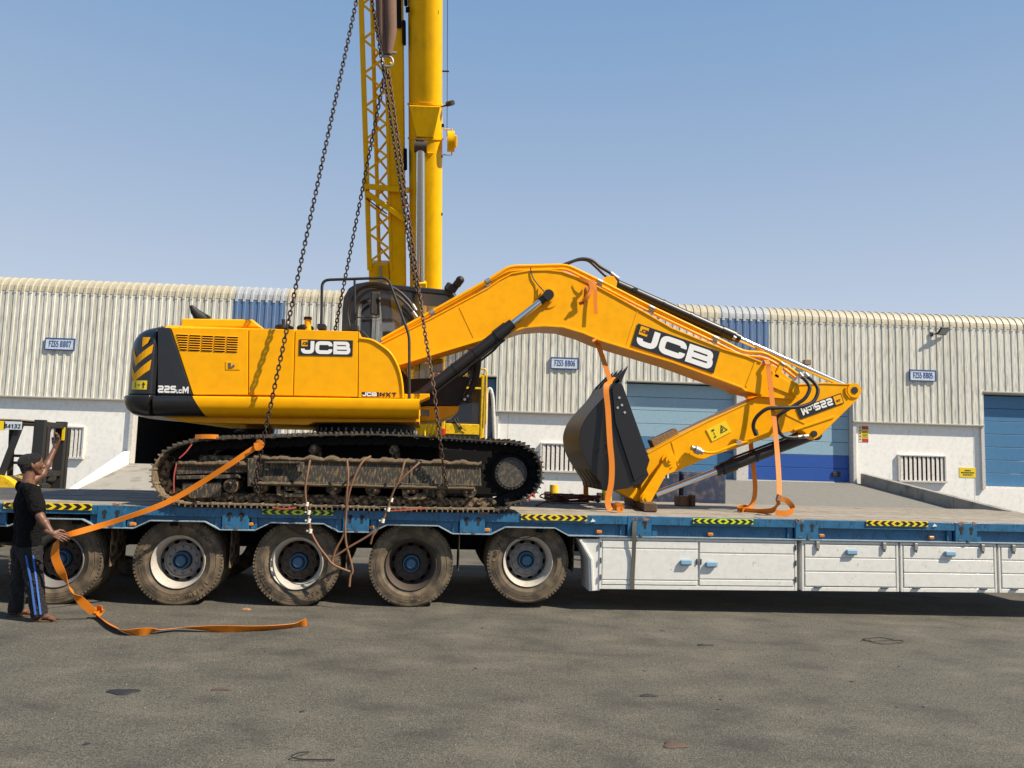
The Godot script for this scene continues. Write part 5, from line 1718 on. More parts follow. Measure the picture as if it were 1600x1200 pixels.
func boom(o: Node3D):
	var z1 := -1.09
	var z0 := -1.65
	var top: Array = [Vector2(-0.656, 3.241), Vector2(0.035, 3.634), Vector2(0.775, 4.082), Vector2(0.93, 4.202), Vector2(1.095, 4.301), Vector2(1.341, 4.359), Vector2(1.591, 4.38), Vector2(1.806, 4.367), Vector2(2.033, 4.299), Vector2(2.325, 4.174), Vector2(2.959, 3.863), Vector2(3.375, 3.648), Vector2(4.119, 3.388), Vector2(4.475, 3.299), Vector2(4.682, 3.226)]
	var bot: Array = [Vector2(-0.391, 2.977), Vector2(0.737, 3.374), Vector2(1.153, 3.508), Vector2(1.301, 3.563), Vector2(1.557, 3.598), Vector2(1.824, 3.597), Vector2(2.112, 3.526), Vector2(2.365, 3.431), Vector2(3.379, 3.175), Vector2(4.381, 2.86), Vector2(4.456, 2.809)]
	var poly := top.duplicate()
	poly.append_array([Vector2(4.739, 3.155), Vector2(4.7, 2.764)])
	for i in range(bot.size() - 1, -1, -1): poly.append(bot[i])
	poly.append_array([Vector2(-0.582, 2.712), Vector2(-0.695, 2.793), Vector2(-0.723, 3.049)])
	var b := MB.new()
	b.prism(poly, z0 + 0.02, z1 - 0.012, 0.004)
	var bo := part("boom", b, M.machine_yellow, o)
	var fl := MB.new()
	edge_bars(fl, top, z0, z1 + 0.004, 0.022)
	edge_bars(fl, bot, z0, z1 + 0.012, 0.026)
	part("boom_flange", fl, M.machine_yellow, bo)
	# weld seams and bosses
	var ws := MB.new()
	ws.bar(Vector3(0.401, 3.799, -1.1), Vector3(0.606, 3.396, -1.1), 0.006, 0.012, Vector3.RIGHT)
	ws.bar(Vector3(2.879, 3.87, -1.1), Vector3(2.713, 3.331, -1.1), 0.006, 0.012, Vector3.RIGHT)
	ws.bar(Vector3(4.602, 3.233, -1.1), Vector3(4.461, 2.873, -1.1), 0.012, 0.03, Vector3.RIGHT)
	part("weld_seam", ws, M.machine_yellow, bo)
	var bs := MB.new()
	for s in [1, -1]:
		var zz: float = -1.37 + s * 0.27
		var bc: Vector3 = Vector3(1.608, 4.019, -1.09)
		bs.cyl(Vector3(bc.x, bc.y, zz), Vector3(bc.x, bc.y, zz + s * 0.012), 0.17, 36)
		bs.cyl(Vector3(bc.x, bc.y, zz + s * 0.012), Vector3(bc.x, bc.y, zz + s * 0.06), 0.1, 28)
	part("pin_boss", bs, M.machine_yellow, bo)
	# fork at the nose that carries the stick
	for z in [[-1.62, -1.58], [-1.165, -1.125]]:
		var f := MB.new()
		f.prism([Vector2(4.677, 3.229), Vector2(4.895, 3.193), Vector2(5.094, 3.036), Vector2(5.246, 2.942), Vector2(5.274, 2.843), Vector2(5.226, 2.75), Vector2(5.13, 2.719), Vector2(4.695, 2.739), Vector2(4.601, 2.808)], z[0], z[1], 0.006)
		f.prism([Vector2(4.847, 3.108), Vector2(5.189, 2.921), Vector2(5.226, 2.832), Vector2(5.169, 2.766), Vector2(4.818, 2.889)], z[0], z[1] + 0.02, 0.008)
		part("boom_fork", f, M.machine_yellow, bo)
	var pn := MB.new()
	var pc: Vector3 = Vector3(5.179, 2.83, -1.12)
	pn.cyl(Vector3(pc.x, pc.y, -1.67), Vector3(pc.x, pc.y, -1.06), 0.055, 24)
	part("stick_pin", pn, M.machine_yellow, bo)
	var lug := MB.new()
	for z in [-1.52, -1.24]:
		lug.prism([Vector2(2.303, 4.243), Vector2(2.466, 4.371), Vector2(2.559, 4.376), Vector2(2.615, 4.305), Vector2(2.599, 4.194), Vector2(2.442, 4.158)], z - 0.02, z + 0.02, 0.006)
	part("ram_lug", lug, M.machine_yellow, bo)
	ram(bo, Vector3(2.582, 4.324, -1.37), Vector3(6.22, 2.918, -1.37), 0.502, 0.07, 0.042, "stick_ram")
	for z in [-0.99, -1.75]:
		var a: Vector3 = Vector3(-0.118, 2.534, -0.99)
		var e: Vector3 = Vector3(1.593, 3.998, -0.99)
		ram(bo, Vector3(a.x, a.y, z), Vector3(e.x, e.y, z), 0.69, 0.074, 0.045, "boom_ram")
	# steel pipes along the back with their clamps
	var pz := -1.13
	var pp := MB.new()
	pp.tube(rp([Vector3(-0.627, 3.309, -1.13), Vector3(0.032, 3.725, -1.13), Vector3(0.801, 4.213, -1.13), Vector3(1.069, 4.407, -1.13), Vector3(1.874, 4.471, -1.13), Vector3(2.341, 4.275, -1.13), Vector3(3.07, 3.949, -1.13), Vector3(4.003, 3.561, -1.13), Vector3(4.436, 3.366, -1.13), Vector3(4.729, 3.37, -1.13), Vector3(5.005, 3.235, -1.13), Vector3(5.262, 3.062, -1.13)], 0.1, 4), 0.025, 10)
	pp.tube(rp([Vector3(-0.612, 3.267, -1.2), Vector3(0.052, 3.677, -1.2), Vector3(0.817, 4.171, -1.2), Vector3(1.096, 4.358, -1.2), Vector3(1.87, 4.438, -1.2), Vector3(2.349, 4.227, -1.2), Vector3(3.083, 3.89, -1.2), Vector3(4.011, 3.508, -1.2), Vector3(4.447, 3.321, -1.2), Vector3(4.761, 3.316, -1.2), Vector3(5.019, 3.189, -1.2), Vector3(5.23, 3.041, -1.2)], 0.1, 4), 0.021, 10)
	pp.tube(rp([Vector3(-0.614, 3.346, -1.5), Vector3(0.052, 3.767, -1.5), Vector3(0.839, 4.277, -1.5), Vector3(1.127, 4.469, -1.5), Vector3(1.923, 4.533, -1.5), Vector3(2.416, 4.325, -1.5), Vector3(3.171, 3.988, -1.5), Vector3(4.127, 3.59, -1.5)], 0.1, 4), 0.023, 8)
	part("hydraulic_pipe", pp, M.machine_yellow, bo)
	for q in [[Vector3(0.007, 3.697, -1.13), Vector3(0.058, 3.73, -1.13)], [Vector3(0.749, 4.17, -1.13), Vector3(0.81, 4.209, -1.13)], [Vector3(2.305, 4.282, -1.13), Vector3(2.378, 4.25, -1.13)], [Vector3(3.052, 3.948, -1.13), Vector3(3.126, 3.916, -1.13)], [Vector3(3.984, 3.56, -1.13), Vector3(4.05, 3.531, -1.13)], [Vector3(4.976, 3.234, -1.13), Vector3(5.033, 3.2, -1.13)]]:
		var cl := MB.new()
		cl.cyl(q[0], q[1], 0.036, 12)
		cl.bar(q[0] + Vector3(0, -0.05, -0.03), q[1] + Vector3(0, -0.05, -0.03), 0.06, 0.04, Vector3.UP, 0.006)
		part("pipe_clamp", cl, M.zinc, bo)
	var ho := MB.new()
	ho.tube(curve([Vector3(1.723, 4.463, -1.3), Vector3(1.923, 4.549, -1.3), Vector3(2.106, 4.619, -1.3), Vector3(2.263, 4.605, -1.3), Vector3(2.385, 4.519, -1.3), Vector3(2.554, 4.427, -1.3), Vector3(2.648, 4.358, -1.3)], 6), 0.023, 10)
	ho.tube(curve([Vector3(1.872, 4.529, -1.42), Vector3(2.056, 4.624, -1.42), Vector3(2.223, 4.633, -1.42), Vector3(2.356, 4.538, -1.42), Vector3(2.49, 4.423, -1.42), Vector3(2.622, 4.365, -1.42)], 6), 0.02, 10)
	part("ram_hose", ho, M.rubber_hose, bo)
	var hf := MB.new()
	hf.cyl(Vector3(2.535, 4.44, -1.3), Vector3(2.648, 4.362, -1.3), 0.029, 10)
	hf.cyl(Vector3(4.346, 3.603, -1.3), Vector3(4.384, 3.581, -1.3), 0.03, 10)
	part("hose_fitting", hf, M.zinc, bo)
	var st := MB.new()
	st.box(Vector3(2.893, 4.213, -1.3), Vector3(0.08, 0.06, 0.05), 0.012)
	part("ram_bracket", st, M.cylinder_black, bo)
	maker_plate(bo, Vector3(2.796, 3.383, -1.09), Vector3(3.98, 3.038, -1.09), 0.325, "JCB")
	var gl := MB.new()
	gl.tube(curve([Vector3(1.358, 4.401, -1.09), Vector3(1.387, 4.275, -1.085), Vector3(1.461, 4.171, -1.08), Vector3(1.546, 4.068, -1.04)], 5), 0.008, 6)
	part("grease_line", gl, M.rubber_hose, bo)
	# pipe bracket at the nose
	var br := MB.new()
	br.bar(Vector3(5, 3.215, -1.12), Vector3(4.904, 3.02, -1.12), 0.03, 0.075, Vector3.RIGHT, 0.008)
	part("pipe_bracket", br, M.machine_yellow, bo)

func stick_and_bucket(o: Node3D):
	var z1 := -1.17
	var z0 := -1.57
	var top: Array = [Vector2(6.133, 2.981), Vector2(5.987, 2.971), Vector2(5.657, 2.972), Vector2(5.252, 2.937), Vector2(4.955, 2.853), Vector2(4.718, 2.748), Vector2(3.949, 2.382), Vector2(3.534, 2.163), Vector2(3.071, 1.901)]
	var poly := top.duplicate()
	poly.append_array([Vector2(3.045, 1.777), Vector2(3.056, 1.619), Vector2(2.986, 1.469), Vector2(2.969, 1.372), Vector2(3.078, 1.348), Vector2(3.167, 1.473), Vector2(3.338, 1.609), Vector2(3.493, 1.666), Vector2(3.74, 1.774), Vector2(3.97, 1.882), Vector2(4.641, 2.108), Vector2(5, 2.227), Vector2(5.286, 2.3), Vector2(5.362, 2.257), Vector2(5.419, 2.186), Vector2(5.495, 2.161), Vector2(5.582, 2.209), Vector2(6.179, 2.779), Vector2(6.22, 2.883), Vector2(6.201, 2.956)])
	var s := MB.new()
	s.prism(poly, z0, z1, 0.008)
	var so := part("stick", s, M.machine_yellow, o)
	var fl := MB.new()
	edge_bars(fl, top, z0 - 0.012, z1 + 0.012, 0.02)
	part("stick_flange", fl, M.machine_yellow, so)
	var rb := MB.new()
	rb.bar(Vector3(5.188, 2.287, -1.165), Vector3(5.794, 2.499, -1.165), 0.03, 0.035, Vector3.UP, 0.008)
	rb.bar(Vector3(4.99, 2.544, -1.165), Vector3(5.361, 2.384, -1.165), 0.008, 0.01, Vector3.UP)
	rb.bar(Vector3(3.414, 2.07, -1.165), Vector3(3.527, 1.702, -1.165), 0.006, 0.02, Vector3.RIGHT)
	part("stick_rib", rb, M.machine_yellow, so)
	var eb := MB.new()
	for q in [[Vector3(6.103, 2.887, -1.17), 0.105, 0.057], [Vector3(5.487, 2.243, -1.17), 0.0, 0.048], [Vector3(3.372, 1.813, -1.17), 0.105, 0.04]]:
		if q[1] > 0.0: eb.cyl(Vector3(q[0].x, q[0].y, z0 - 0.02), Vector3(q[0].x, q[0].y, z1 + 0.02), q[1], 28)
	part("pin_boss", eb, M.machine_yellow, so)
	for q in [[Vector3(6.103, 2.887, -1.17), 0.05], [Vector3(5.487, 2.243, -1.17), 0.045]]:
		var pn := MB.new()
		pn.cyl(Vector3(q[0].x, q[0].y, z0 - 0.03), Vector3(q[0].x, q[0].y, z1 + 0.028), q[1], 20)
		part("pin", pn, M.matt_black, so)
	# folded rib at the tip
	var tr := MB.new()
	tr.tube(rp([Vector3(5.971, 2.918, -1.16), Vector3(5.97, 2.845, -1.16), Vector3(6.027, 2.773, -1.16)], 0.03, 3), 0.012, 8)
	part("tip_rib", tr, M.machine_yellow, so)
	# decals
	var dp := MB.new()
	dp.prism([Vector2(5.231, 2.593), Vector2(5.902, 2.842), Vector2(5.948, 2.697), Vector2(5.292, 2.445)], -1.172, -1.158)
	var d := part("decal_plate", dp, M.decal_black, so)
	decal_text(d, "225", Vector3(5.752, 2.772, -1.154), Vector3(5.395, 2.64, -1.154), 0.105, M.decal_white, 0.82, 0.12)
	decal_text(d, "LC", Vector3(5.472, 2.665, -1.154), Vector3(5.395, 2.635, -1.154), 0.07, M.decal_white, 0.62, 0.12)
	decal_text(d, "M", Vector3(5.376, 2.63, -1.154), Vector3(5.271, 2.59, -1.154), 0.105, M.decal_white, 0.75)
	var em := MB.new()
	em.prism([Vector2(5.78, 2.782), Vector2(5.892, 2.823), Vector2(5.934, 2.705), Vector2(5.822, 2.664)], -1.16, -1.155)
	var emo := part("emblem", em, M.machine_yellow, d)
	put("emblem_lettering", wide_text("JCB", 0.03, 0.6, 0.08).mesh(), M.decal_black, emo, frame(Vector3(5.887, 2.758, -1.153), Vector3(5.809, 2.728, -1.153)))
	var wp := MB.new()
	wp.prism([Vector2(3.904, 2.25), Vector2(4.182, 2.385), Vector2(4.267, 2.235), Vector2(3.993, 2.088)], -1.172, -1.158)
	var w := part("warning_label", wp, M.tape_yellow, so)
	var wk := MB.new()
	wk.xf = frame(Vector3(3.991, 2.088, -1.155), Vector3(4.265, 2.235, -1.155))
	wk.ribbon([Vector2(0.17, 0.05), Vector2(0.27, 0.05), Vector2(0.22, 0.14)], 0.011, true, 0.001)
	wk.ribbon([Vector2(0.2, 0.065), Vector2(0.225, 0.1)], 0.012, false, 0.0015)
	wk.ribbon([Vector2(0.06, 0.135), Vector2(0.1, 0.135)], 0.025, false, 0.001)
	wk.ribbon([Vector2(0.05, 0.035), Vector2(0.085, 0.045)], 0.02, false, 0.001)
	wk.ribbon([Vector2(0.075, 0.06), Vector2(0.08, 0.11)], 0.008, false, 0.001)
	part("label_print", wk, M.decal_black, w)
	# hoses at the elbow
	for h in [[Vector3(5.249, 3.045, -1.05), Vector3(5.307, 2.95, -0.98), Vector3(5.319, 2.857, -0.95), Vector3(5.247, 2.728, -0.94), Vector3(5.125, 2.636, -0.96), Vector3(4.882, 2.469, -1), Vector3(4.873, 2.344, -1.02), Vector3(4.956, 2.205, -1.04), Vector3(5.106, 2.174, -1.04), Vector3(5.286, 2.198, -1.06)], [Vector3(5.335, 3.048, -1.05), Vector3(5.41, 2.934, -0.96), Vector3(5.425, 2.823, -0.92), Vector3(5.338, 2.675, -0.9), Vector3(5.132, 2.597, -0.9), Vector3(4.863, 2.579, -0.92), Vector3(4.692, 2.557, -0.95), Vector3(4.566, 2.44, -1), Vector3(4.537, 2.316, -1.04), Vector3(4.592, 2.194, -1.08)]]:
		var m := MB.new()
		m.tube(curve(h, 6), 0.026, 10)
		part("elbow_hose", m, M.rubber_hose, so)
	var hf := MB.new()
	hf.cyl(Vector3(5.236, 3.084, -1.08), Vector3(5.263, 3.026, -1.04), 0.033, 10)
	hf.cyl(Vector3(5.322, 3.087, -1.08), Vector3(5.349, 3.03, -1.04), 0.033, 10)
	hf.cyl(Vector3(5.187, 2.185, -1.05), Vector3(5.353, 2.205, -1.08), 0.03, 10)
	hf.cyl(Vector3(4.578, 2.265, -1.07), Vector3(4.606, 2.195, -1.09), 0.032, 10)
	hf.box(Vector3(4.358, 2.081, -1.12), Vector3(0.085, 0.07, 0.06), 0.01, Basis(Vector3(0, 0, 1), 0.3))
	part("hose_fitting", hf, M.zinc, so)
	var sp := MB.new()
	sp.tube(rp([Vector3(4.624, 2.142, -1.11), Vector3(4.316, 2.061, -1.11), Vector3(4.011, 1.933, -1.11), Vector3(3.855, 1.932, -1.11), Vector3(3.799, 1.966, -1.11)], 0.06, 4), 0.021, 10)
	part("stick_pipe", sp, M.machine_yellow, so)
	var tp := MB.new()
	tp.cyl(Vector3(3.667, 1.998, -1.1), Vector3(3.833, 1.932, -1.1), 0.036, 12)
	tp.cyl(Vector3(3.715, 1.972, -1.08), Vector3(3.779, 1.948, -1.08), 0.055, 12)
	tp.cyl(Vector3(3.74, 2.009, -1.1), Vector3(3.759, 1.93, -1.1), 0.03, 10)
	part("shut_off_valve", tp, M.zinc, so)
	ram(so, Vector3(5.592, 2.242, -1.37), Vector3(3.11, 1.277, -1.37), 0.56, 0.078, 0.046, "bucket_ram")
	# bucket links
	for z in [-1.1, -1.64]:
		var l := MB.new()
		var A: Vector3 = Vector3(3.35, 1.812, -1.1)
		var B: Vector3 = Vector3(3.026, 1.286, -1.1)
		l.xf = Transform3D(Basis(), Vector3(0, 0, z))
		var dd := (B - A).normalized()
		var nn := Vector3(-dd.y, dd.x, 0)
		var pa := []
		for k in 9:
			var a := -PI / 2 + PI * k / 8
			var u := -dd * sin(a + PI / 2) * 1.0
		for q in [[A, -1.0, 0.06], [B, 1.0, 0.085]]:
			for k in 9:
				var a := PI * k / 8
				var c: Vector3 = q[0]
				var v: Vector3 = c + (nn * cos(a) * q[1] * -1.0 + dd * sin(a) * q[1]) * q[2]
				pa.append(Vector2(v.x, v.y))
		l.prism(pa, -0.03, 0.03, 0.008)
		for q in [A, B]:
			l.cyl(Vector3(q.x, q.y, 0.0), Vector3(q.x, q.y, 0.05 if z > -1.3 else -0.05), 0.058 if q == A else 0.062, 24)
			l.cyl(Vector3(q.x, q.y, 0.0), Vector3(q.x, q.y, 0.062 if z > -1.3 else -0.062), 0.022, 14)
		part("tipping_link", l, M.machine_yellow, so)
	var bl := MB.new()
	bl.prism([Vector2(2.625, 1.389), Vector2(2.67, 1.399), Vector2(2.804, 1.45), Vector2(2.977, 1.406), Vector2(3.104, 1.374), Vector2(3.16, 1.287), Vector2(3.106, 1.208), Vector2(2.998, 1.205), Vector2(2.816, 1.288)], -1.54, -1.2, 0.012)
	part("bucket_link", bl, M.machine_yellow, so)
	# bucket
	var zn := -0.77
	var zf := -1.97
	var prof: Array = [Vector2(2.459, 2.802), Vector2(2.366, 2.652), Vector2(2.188, 2.45), Vector2(2.07, 2.276), Vector2(2.023, 2.081), Vector2(2.079, 1.855), Vector2(2.203, 1.649), Vector2(2.318, 1.485), Vector2(2.354, 1.394), Vector2(2.508, 1.397)]
	var outer := curve(prof, 4)
	var inner := []
	for i in range(outer.size() - 1, -1, -1):
		var t: Vector2 = (outer[mini(i + 1, outer.size() - 1)] - outer[maxi(i - 1, 0)]).normalized()
		inner.append(outer[i] + Vector2(-t.y, t.x) * 0.03)
	var shell := outer.duplicate()
	shell.append_array(inner)
	var sh := MB.new()
	sh.prism(shell, zf + 0.004, zn - 0.004, 0.004)
	var bk := part("bucket", sh, M.bucket_shell, o)
	for z in [zn, zf]:
		var sp2: Array = outer.duplicate()
		sp2.append_array([Vector2(2.681, 1.427), Vector2(2.818, 1.497), Vector2(2.938, 1.669), Vector2(2.962, 1.804), Vector2(2.582, 2.781), Vector2(2.537, 2.822)])
		var pl := MB.new()
		pl.prism(sp2, z - 0.014, z + 0.014, 0.004)
		part("bucket_side", pl, M.bucket_black, bk)
		var ct := MB.new()
		ct.prism([Vector2(2.443, 2.749), Vector2(2.537, 2.83), Vector2(2.59, 2.789), Vector2(2.971, 1.805), Vector2(2.921, 1.643), Vector2(2.766, 1.521), Vector2(2.494, 2.291)], z + (0.012 if z == zn else -0.042), z + (0.042 if z == zn else -0.012), 0.008)
		var cto := part("side_cutter", ct, M.bucket_black, bk)
		if z == zn:
			for q in [Vector3(2.543, 2.618, -0.73), Vector3(2.58, 2.521, -0.73), Vector3(2.524, 2.485, -0.73), Vector3(2.62, 2.425, -0.73)]:
				var bb := MB.new()
				bb.cyl(q, q + Vector3(0, 0, 0.012), 0.017, 10)
				part("cutter_bolt", bb, M.lamp_glass, cto)
			var emb := MB.new()
			emb.xf = frame(Vector3(2.307, 1.812, -0.75), Vector3(2.51, 2.036, -0.75))
			emb.ribbon([Vector2(0.0, 0.0), Vector2(0.2, 0.0)], 0.012, false, 0.004)
			emb.ribbon([Vector2(0.0, 0.09), Vector2(0.2, 0.09)], 0.012, false, 0.004)
			emb.ribbon([Vector2(0.2, 0.0), Vector2(0.2, 0.09)], 0.012, false, 0.005)
			part("cast_mark", emb, M.matt_black, bk)
	# lip plate, wear strips and teeth
	var lp := MB.new()
	lp.prism([Vector2(2.425, 2.74), Vector2(2.502, 2.846), Vector2(2.588, 2.927), Vector2(2.555, 2.814)], zf, zn, 0.004)
	part("lip_plate", lp, M.bucket_black, bk)
	for k in 5:
		var z := lerpf(zf + 0.06, zn - 0.06, k / 4.0)
		var t := MB.new()
		t.prism([Vector2(2.443, 2.749), Vector2(2.493, 2.863), Vector2(2.678, 3.056), Vector2(2.615, 2.902), Vector2(2.564, 2.788)], z - 0.045, z + 0.045, 0.012)
		t.prism([Vector2(2.4, 2.696), Vector2(2.484, 2.854), Vector2(2.545, 2.891), Vector2(2.59, 2.798), Vector2(2.504, 2.752)], z - 0.06, z + 0.06, 0.01)
		part("tooth", t, M.bucket_black, bk)
	for k in 4:
		var z := lerpf(zf + 0.25, zn - 0.2, k / 3.0)
		var wst := MB.new()
		for i in range(6, outer.size() - 6):
			if i > outer.size() - 14: wst.bar(Vector3(outer[i].x, outer[i].y, z) * 1.0, Vector3(outer[i + 1].x, outer[i + 1].y, z), 0.05, 0.012, Vector3.UP if absf((outer[i + 1] - outer[i]).normalized().y) < 0.85 else Vector3.RIGHT)
		part("wear_strip", wst, M.bucket_shell, bk)
	var ears := MB.new()
	for z in [-1.13, -1.61]:
		ears.prism([Vector2(2.4, 1.517), Vector2(2.527, 1.407), Vector2(2.705, 1.42), Vector2(2.974, 1.47), Vector2(3.072, 1.603), Vector2(3.025, 1.724), Vector2(2.819, 1.597)], z - 0.025, z + 0.025, 0.006)
	part("bucket_ear", ears, M.bucket_black, bk)

func crane():
	var P1: Vector3 = Vector3(-0.122, 6.132, -10)
	var P2: Vector3 = Vector3(-0.373, 12.066, -7.5)
	var o := thing("mobile_crane", "yellow mobile crane with raised telescopic boom and stowed lattice jib behind excavator", "crane", Vector3(-1.5, 0, -10.5))
	var d := (P2 - P1).normalized()
	var rt := d.cross(Vector3(0, 0, 1)).normalized()
	var F := Transform3D(Basis(rt, d, rt.cross(d)), P1)
	var L := P1.distance_to(P2)
	var ky := L / 440.0
	var sx := 1.0 / 65.5
	var Y := func(py: float) -> float: return (440.0 - py) * ky
	var X := func(px: float) -> float: return (px - 665.5) * sx
	# telescopic sections: rounded underside towards the camera
	var ring := func(w: float, h: float, y: float) -> Array:
		var r := []
		for k in 28:
			var a := -TAU * k / 28
			var c := cos(a)
			var s := sin(a)
			var e := 0.8
			r.append(Vector3(signf(c) * pow(absf(c), e) * w, y, signf(s) * pow(absf(s), e if s < 0 else 0.85) * h))
		return r
	var b := MB.new()
	b.xf = F
	b.loft([ring.call(0.4, 0.5, -4.2), ring.call(0.4, 0.5, Y.call(152))])
	var bo := part("boom_section", b, M.crane_yellow, o)
	var b2 := MB.new()
	b2.xf = F
	b2.loft([ring.call(0.392, 0.49, Y.call(152)), ring.call(0.392, 0.49, 12.0)])
	part("boom_section", b2, M.crane_yellow, o)
	var b3 := MB.new()
	b3.xf = F
	b3.loft([ring.call(0.34, 0.43, 11.9), ring.call(0.34, 0.43, 24.0)])
	part("boom_section", b3, M.crane_yellow, o)
	var c := MB.new()
	c.xf = F
	for y in [153.0, 205.0]: c.loft([ring.call(0.425, 0.525, Y.call(y) - 0.02), ring.call(0.425, 0.525, Y.call(y) + 0.02)])
	c.prism([Vector2(X.call(641), Y.call(156)), Vector2(X.call(688), Y.call(156)), Vector2(X.call(678), Y.call(203)), Vector2(X.call(651), Y.call(203))], 0.3, 0.56, 0.02)
	c.prism([Vector2(X.call(668), Y.call(226)), Vector2(X.call(678), Y.call(226)), Vector2(X.call(674), Y.call(231)), Vector2(X.call(668), Y.call(231))], 0.3, 0.56, 0.01)
	part("boom_collar", c, M.crane_yellow, bo)
	var pd := MB.new()
	pd.xf = F
	pd.box(Vector3(X.call(640), Y.call(19), 0.42), Vector3(0.14, 0.12, 0.03), 0.01, Basis(Vector3.UP, -0.9))
	pd.box(Vector3(X.call(680), Y.call(20), 0.4), Vector3(0.17, 0.1, 0.03), 0.01, Basis(Vector3.UP, 0.55))
	pd.box(Vector3(X.call(637), Y.call(6), 0.1), Vector3(0.08, 0.14, 0.2), 0.02)
	part("wear_pad", pd, M.underframe, bo)
	var kn := MB.new()
	kn.xf = F
	kn.cyl(Vector3(X.call(648), Y.call(217), 0.62), Vector3(X.call(667), Y.call(217), 0.62), 0.14, 20)
	kn.box(Vector3(X.call(657.5), Y.call(214), 0.6), Vector3(0.2, 0.26, 0.22), 0.03)
	part("luffing_pin", kn, M.rim_rust, bo)
	var rod := MB.new()
	rod.xf = F
	rod.cyl(Vector3(X.call(657.5), Y.call(219), 0.62), Vector3(X.call(656), Y.call(440), 0.95), 0.108, 24)
	part("luffing_rod", rod, M.chrome, o)
	var cy := MB.new()
	cy.xf = F
	cy.cyl(Vector3(X.call(656), Y.call(432), 0.94), Vector3(X.call(655), Y.call(670), 1.25), 0.16, 24)
	cy.box(Vector3(X.call(657), Y.call(437), 0.95), Vector3(0.28, 0.24, 0.3), 0.02)
	part("luffing_cylinder", cy, M.crane_yellow, o)
	var sd := MB.new()
	sd.xf = F
	sd.box(Vector3(X.call(696), Y.call(102), 0.1), Vector3(0.16, 0.035, 0.03), 0.008)
	sd.cyl(Vector3(X.call(690), Y.call(155), 0.2), Vector3(X.call(699), Y.call(153), 0.2), 0.02, 8)
	sd.cyl(Vector3(X.call(699), Y.call(151), 0.15), Vector3(X.call(707), Y.call(149), 0.3), 0.06, 12)
	sd.box(Vector3(X.call(692), Y.call(184), 0.2), Vector3(0.06, 0.08, 0.06), 0.01)
	sd.box(Vector3(X.call(690.5), Y.call(324), 0.2), Vector3(0.05, 0.07, 0.06), 0.01)
	sd.box(Vector3(X.call(690.5), Y.call(232), 0.2), Vector3(0.05, 0.05, 0.06), 0.01)
	part("boom_lamp", sd, M.matt_black, bo)
	var rl := MB.new()
	rl.xf = F
	rl.cyl(Vector3(X.call(699), Y.call(208), 0.2), Vector3(X.call(710), Y.call(208), 0.2), 0.24, 20)
	rl.box(Vector3(X.call(712), Y.call(208), 0.2), Vector3(0.06, 0.28, 0.2), 0.02)
	rl.tube([Vector3(X.call(693), Y.call(190), 0.2), Vector3(X.call(706), Y.call(188), 0.2), Vector3(X.call(706), Y.call(230), 0.2), Vector3(X.call(692), Y.call(229), 0.2)], 0.018, 6)
	part("cable_reel", rl, M.crane_yellow, bo)
	var wr := MB.new()
	wr.xf = F
	wr.cyl(Vector3(X.call(698), Y.call(-60), 0.2), Vector3(X.call(698.5), Y.call(200), 0.2), 0.008, 6)
	part("sensor_cable", wr, M.rubber_hose, bo)
	var tx := MB.new()
	tx.xf = F
	for k in 26:
		if k % 7 != 3: tx.box(Vector3(X.call(686), Y.call(372 + k * 2.6), 0.33), Vector3(0.012, 0.025, 0.006), 0.001, Basis(Vector3.UP, 0.9))
	part("side_marks", tx, M.underframe, bo)
	# box section and lattice jib stowed on the left
	var bx := MB.new()
	bx.xf = F
	bx.box(Vector3(X.call(620), 1.2, 0.05), Vector3(0.4, 12.6, 0.5), 0.035)
	var bxo := part("jib_base", bx, M.crane_yellow, o)
	var bk := MB.new()
	bk.xf = F
	bk.box(Vector3(X.call(626), Y.call(19), 0.33), Vector3(0.14, 0.75, 0.06), 0.02)
	part("jib_latch", bk, M.underframe, bxo)
	for y in [-16.0, 50.0, 238.0]:
		var bl := MB.new()
		bl.xf = F
		bl.box(Vector3(X.call(634), Y.call(y), 0.2), Vector3(0.08, 0.5, 0.36), 0.02)
		part("jib_latch", bl, M.underframe, bxo)
	var ch := MB.new()
	ch.xf = F
	var top := 8.4
	for q in [[572.5, 0.3, 0.062], [586.0, -0.25, 0.05], [606.5, 0.3, 0.04], [606.5, -0.25, 0.04]]:
		ch.tube([Vector3(X.call(q[0] + 3.0), Y.call(418), q[1]), Vector3(X.call(q[0]), Y.call(0), q[1]), Vector3(X.call(q[0] - 1.0), top, q[1])], q[2], 10)
	ch.box(Vector3(X.call(590), Y.call(424), 0.0), Vector3(0.5, 0.5, 0.5), 0.03)
	var jo := part("lattice_jib", ch, M.crane_yellow, o)
	for z in [0.3, -0.25]:
		var n := 22
		var y0: float = Y.call(405)
		var st: float = (top - y0) / n
		for k in n:
			var xa: float = X.call(574.0 if z > 0 else 587.0)
			var xb: float = X.call(606.0)
			var l := MB.new()
			l.xf = F
			var up: bool = (k % 2 == 0) == (z > 0)
			l.tube([Vector3(xa if up else xb, y0 + k * st, z), Vector3(xb if up else xa, y0 + (k + 1) * st, z)], 0.03, 6)
			part("lattice_brace", l, M.crane_yellow, jo)
	var ar := MB.new()
	ar.xf = F
	ar.bar(Vector3(X.call(569), Y.call(281), 0.4), Vector3(X.call(640), Y.call(286), 0.4), 0.1, 0.13, Vector3.UP, 0.015)
	ar.bar(Vector3(X.call(573), Y.call(291), 0.42), Vector3(X.call(636), Y.call(335), 0.42), 0.1, 0.13, Vector3.UP, 0.015)
	ar.box(Vector3(X.call(571), Y.call(279), 0.4), Vector3(0.08, 0.3, 0.12), 0.015)
	part("jib_bracket", ar, M.crane_yellow, o)
	var pr := MB.new()
	pr.xf = F
	pr.cyl(Vector3(X.call(593), Y.call(410), 0.3), Vector3(X.call(593), Y.call(440), 0.3), 0.03, 8)
